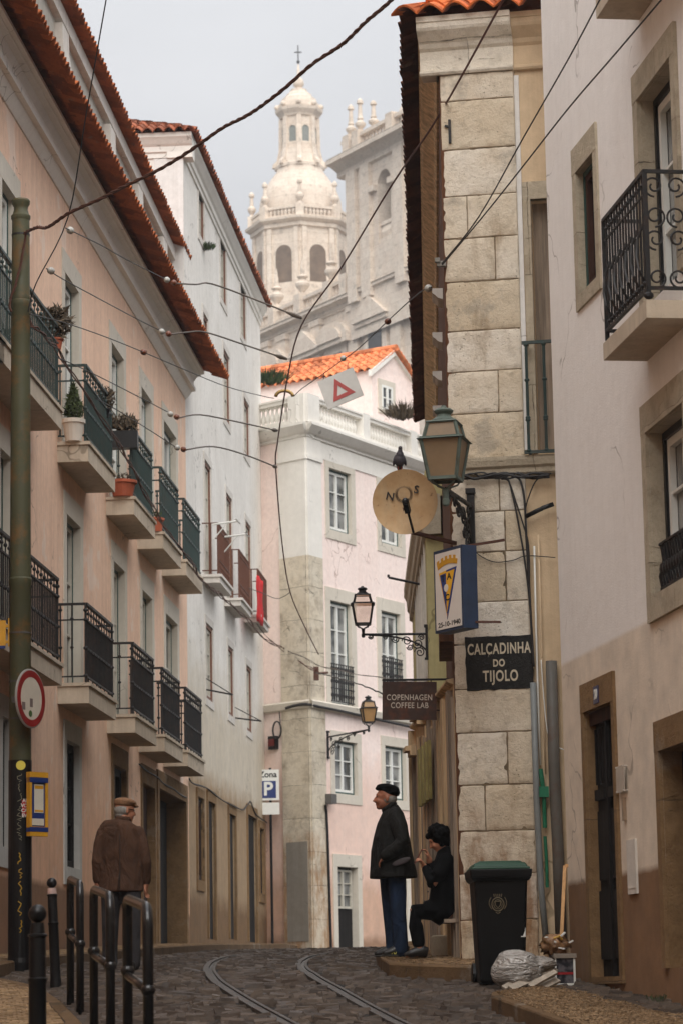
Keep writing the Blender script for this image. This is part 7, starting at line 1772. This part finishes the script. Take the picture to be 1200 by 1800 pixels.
union(tr.build('trousers', m_greytr, old), .012, 3)
for s_,dx in ((1,.10),(-1,-.08)):
    sh_ = MB(); x0 = dx*.6; sh_.tube([(x0-.09,s_*.12,.048),(x0-.04,s_*.12,.058),(x0+.03,s_*.123,.055),(x0+.11,s_*.13,.036),(x0+.17,s_*.135,.026)], [(.032,.045),(.04,.055),(.043,.05),(.044,.034),(.022,.018)], 12); union(sh_.build('shoe', m_shoe, old), .008, 2)
hr = MB(Ho); hr.ball((-.03,0,.005), (.085,.083,.075), 16, 10); hr.ball((-.05,0,-.045), (.05,.06,.035), 12, 8); hr.build('hair', m_hairgrey, old, smooth=True)
ct = MB(Ho @ Matrix.Rotation(R(4),4,'Y')); ct.ball((-.008,0,.088), (.122,.102,.045), 20, 10); ct.ball((-.03,0,.068), (.098,.094,.05), 18, 10); ct.ball((.085,0,.062), (.06,.075,.016), 14, 7)
union(ct.build('flat_cap', m_capbr, old), .008, 3)
MB(Ho).tube([(.085,.03,.012),(.06,.07,.014),(-.01,.084,.014)], .004, 5).tube([(.085,-.03,.012),(.06,-.07,.014),(-.01,-.084,.014)], .004, 5).tube([(.09,-.035,.01),(.095,0,.012),(.09,.035,.01)], .004, 5).build('glasses', m_black, old)
# ------------------------------------------------------------------ unseen tall building added behind the viewer to shade the street
rear = thing('rear_shade_building', 'unseen tall ochre building added behind the viewer to shade the lower street', 'building', loc=(0,-9,-2.2))
hr_ = [(x, x+1.1, z, z+1.9) for x in (-10.5,-7.5,-4.5,-1.5,1.5,4.5,7.5,10.5) for z in (4,7.4,10.8,14.2,17.6)]
wb = MB(Matrix.Identity(4)); wall_mesh(wb, -14, 14, -1, 22, hr_, .2, back=8); wb.build('wall', m_cream, rear)
for r in hr_: MB().box(r[0],r[1],-.2,-.16,r[2],r[3]).build('window', m_gld, rear)
MB().box(-14.2,14.2,-.3,.3,22,22.4).build('cornice', m_corn, rear)
tile_sheet(MB(), (-14.2,.35,22.45), (14.2,.35,22.45), (0,-.4,.18), rows=8, spacing=.3).build('roof', m_tile, rear)
# ------------------------------------------------------------------ light
w = bpy.data.worlds.new("World"); scene.world = w; w.use_nodes = True
nt = w.node_tree; nt.nodes.clear()
def wn(t): return nt.nodes.new(t)
out = wn('ShaderNodeOutputWorld'); bg = wn('ShaderNodeBackground'); nt.links.new(bg.outputs[0], out.inputs[0])
SUN_EL, SUN_AZ = R(44), R(172)     # azimuth measured from +Y towards +X
sky = wn('ShaderNodeTexSky'); sky.sky_type = 'NISHITA'; sky.sun_disc = False; sky.sun_elevation = SUN_EL; sky.sun_rotation = SUN_AZ
sky.air_density = 1.0; sky.dust_density = 3.0
tcw = wn('ShaderNodeTexCoord'); mpw = wn('ShaderNodeMapping'); mpw.inputs['Scale'].default_value = (1,1,2.2)
nz = wn('ShaderNodeTexNoise'); nz.inputs['Scale'].default_value = 2.6; nz.inputs['Detail'].default_value = 6; nz.inputs['Roughness'].default_value = .5
nt.links.new(tcw.outputs['Generated'], mpw.inputs[0]); nt.links.new(mpw.outputs[0], nz.inputs['Vector'])
cr = wn('ShaderNodeValToRGB'); cr.color_ramp.elements[0].position = .32; cr.color_ramp.elements[1].position = .68
cr.color_ramp.elements[0].color = (5.0, 5.1, 5.3, 1); cr.color_ramp.elements[1].color = (6.6, 6.65, 6.85, 1)
nt.links.new(nz.outputs['Fac'], cr.inputs[0])
mx = wn('ShaderNodeMix'); mx.data_type = 'RGBA'; mx.inputs[0].default_value = .96
nt.links.new(sky.outputs[0], mx.inputs[6]); nt.links.new(cr.outputs[0], mx.inputs[7]); 
sxw = wn('ShaderNodeSeparateXYZ'); nt.links.new(tcw.outputs['Generated'], sxw.inputs[0])
# overcast dome: three times as bright overhead as at the horizon
gr = wn('ShaderNodeMapRange'); gr.inputs[1].default_value = .22; gr.inputs[2].default_value = 1.0; gr.inputs[3].default_value = 1.0; gr.inputs[4].default_value = 3.3
nt.links.new(sxw.outputs[2], gr.inputs[0])
vm = wn('ShaderNodeVectorMath'); vm.operation = 'SCALE'; nt.links.new(mx.outputs[2], vm.inputs[0]); nt.links.new(gr.outputs[0], vm.inputs[3])
nt.links.new(vm.outputs[0], bg.inputs[0])
bg.inputs[1].default_value = .044
sd_ = bpy.data.lights.new('sun', 'SUN'); sun = bpy.data.objects.new('sun', sd_); COL.objects.link(sun)
sd_.energy = 1.5; sd_.angle = R(65); sd_.color = (1.0, .965, .92)
dirv = Vector((math.sin(SUN_AZ)*math.cos(SUN_EL), math.cos(SUN_AZ)*math.cos(SUN_EL), math.sin(SUN_EL)))
sun.rotation_euler = (-dirv).to_track_quat('-Z', 'Y').to_euler(); sun.location = (8, -10, 40)
scene.view_settings.view_transform = 'Standard'; scene.view_settings.look = 'None'; scene.view_settings.gamma = 1; scene.view_settings.exposure = 1.18
scene.render.engine = 'CYCLES'
scene.cycles.max_bounces = 6; scene.cycles.diffuse_bounces = 4; scene.cycles.glossy_bounces = 3; scene.cycles.transparent_max_bounces = 6
try: scene.cycles.use_denoising = True
except Exception: pass

# ------------------------------------------------------------------ light haze between the street and the hill
hzm = bpy.data.materials.new('haze'); hzm.use_nodes = True; ht = hzm.node_tree; ht.nodes.clear()
ho_ = ht.nodes.new('ShaderNodeOutputMaterial'); hv = ht.nodes.new('ShaderNodeVolumePrincipled'); ht.links.new(hv.outputs[0], ho_.inputs['Volume'])
hv.inputs['Color'].default_value = (.93, .94, .96, 1); hv.inputs['Density'].default_value = .0006; hv.inputs['Anisotropy'].default_value = .2
hz = MB().box(-420, 420, -45, 2520, -5, 92).build('haze', hzm); tag(hz, None, kind='stuff')
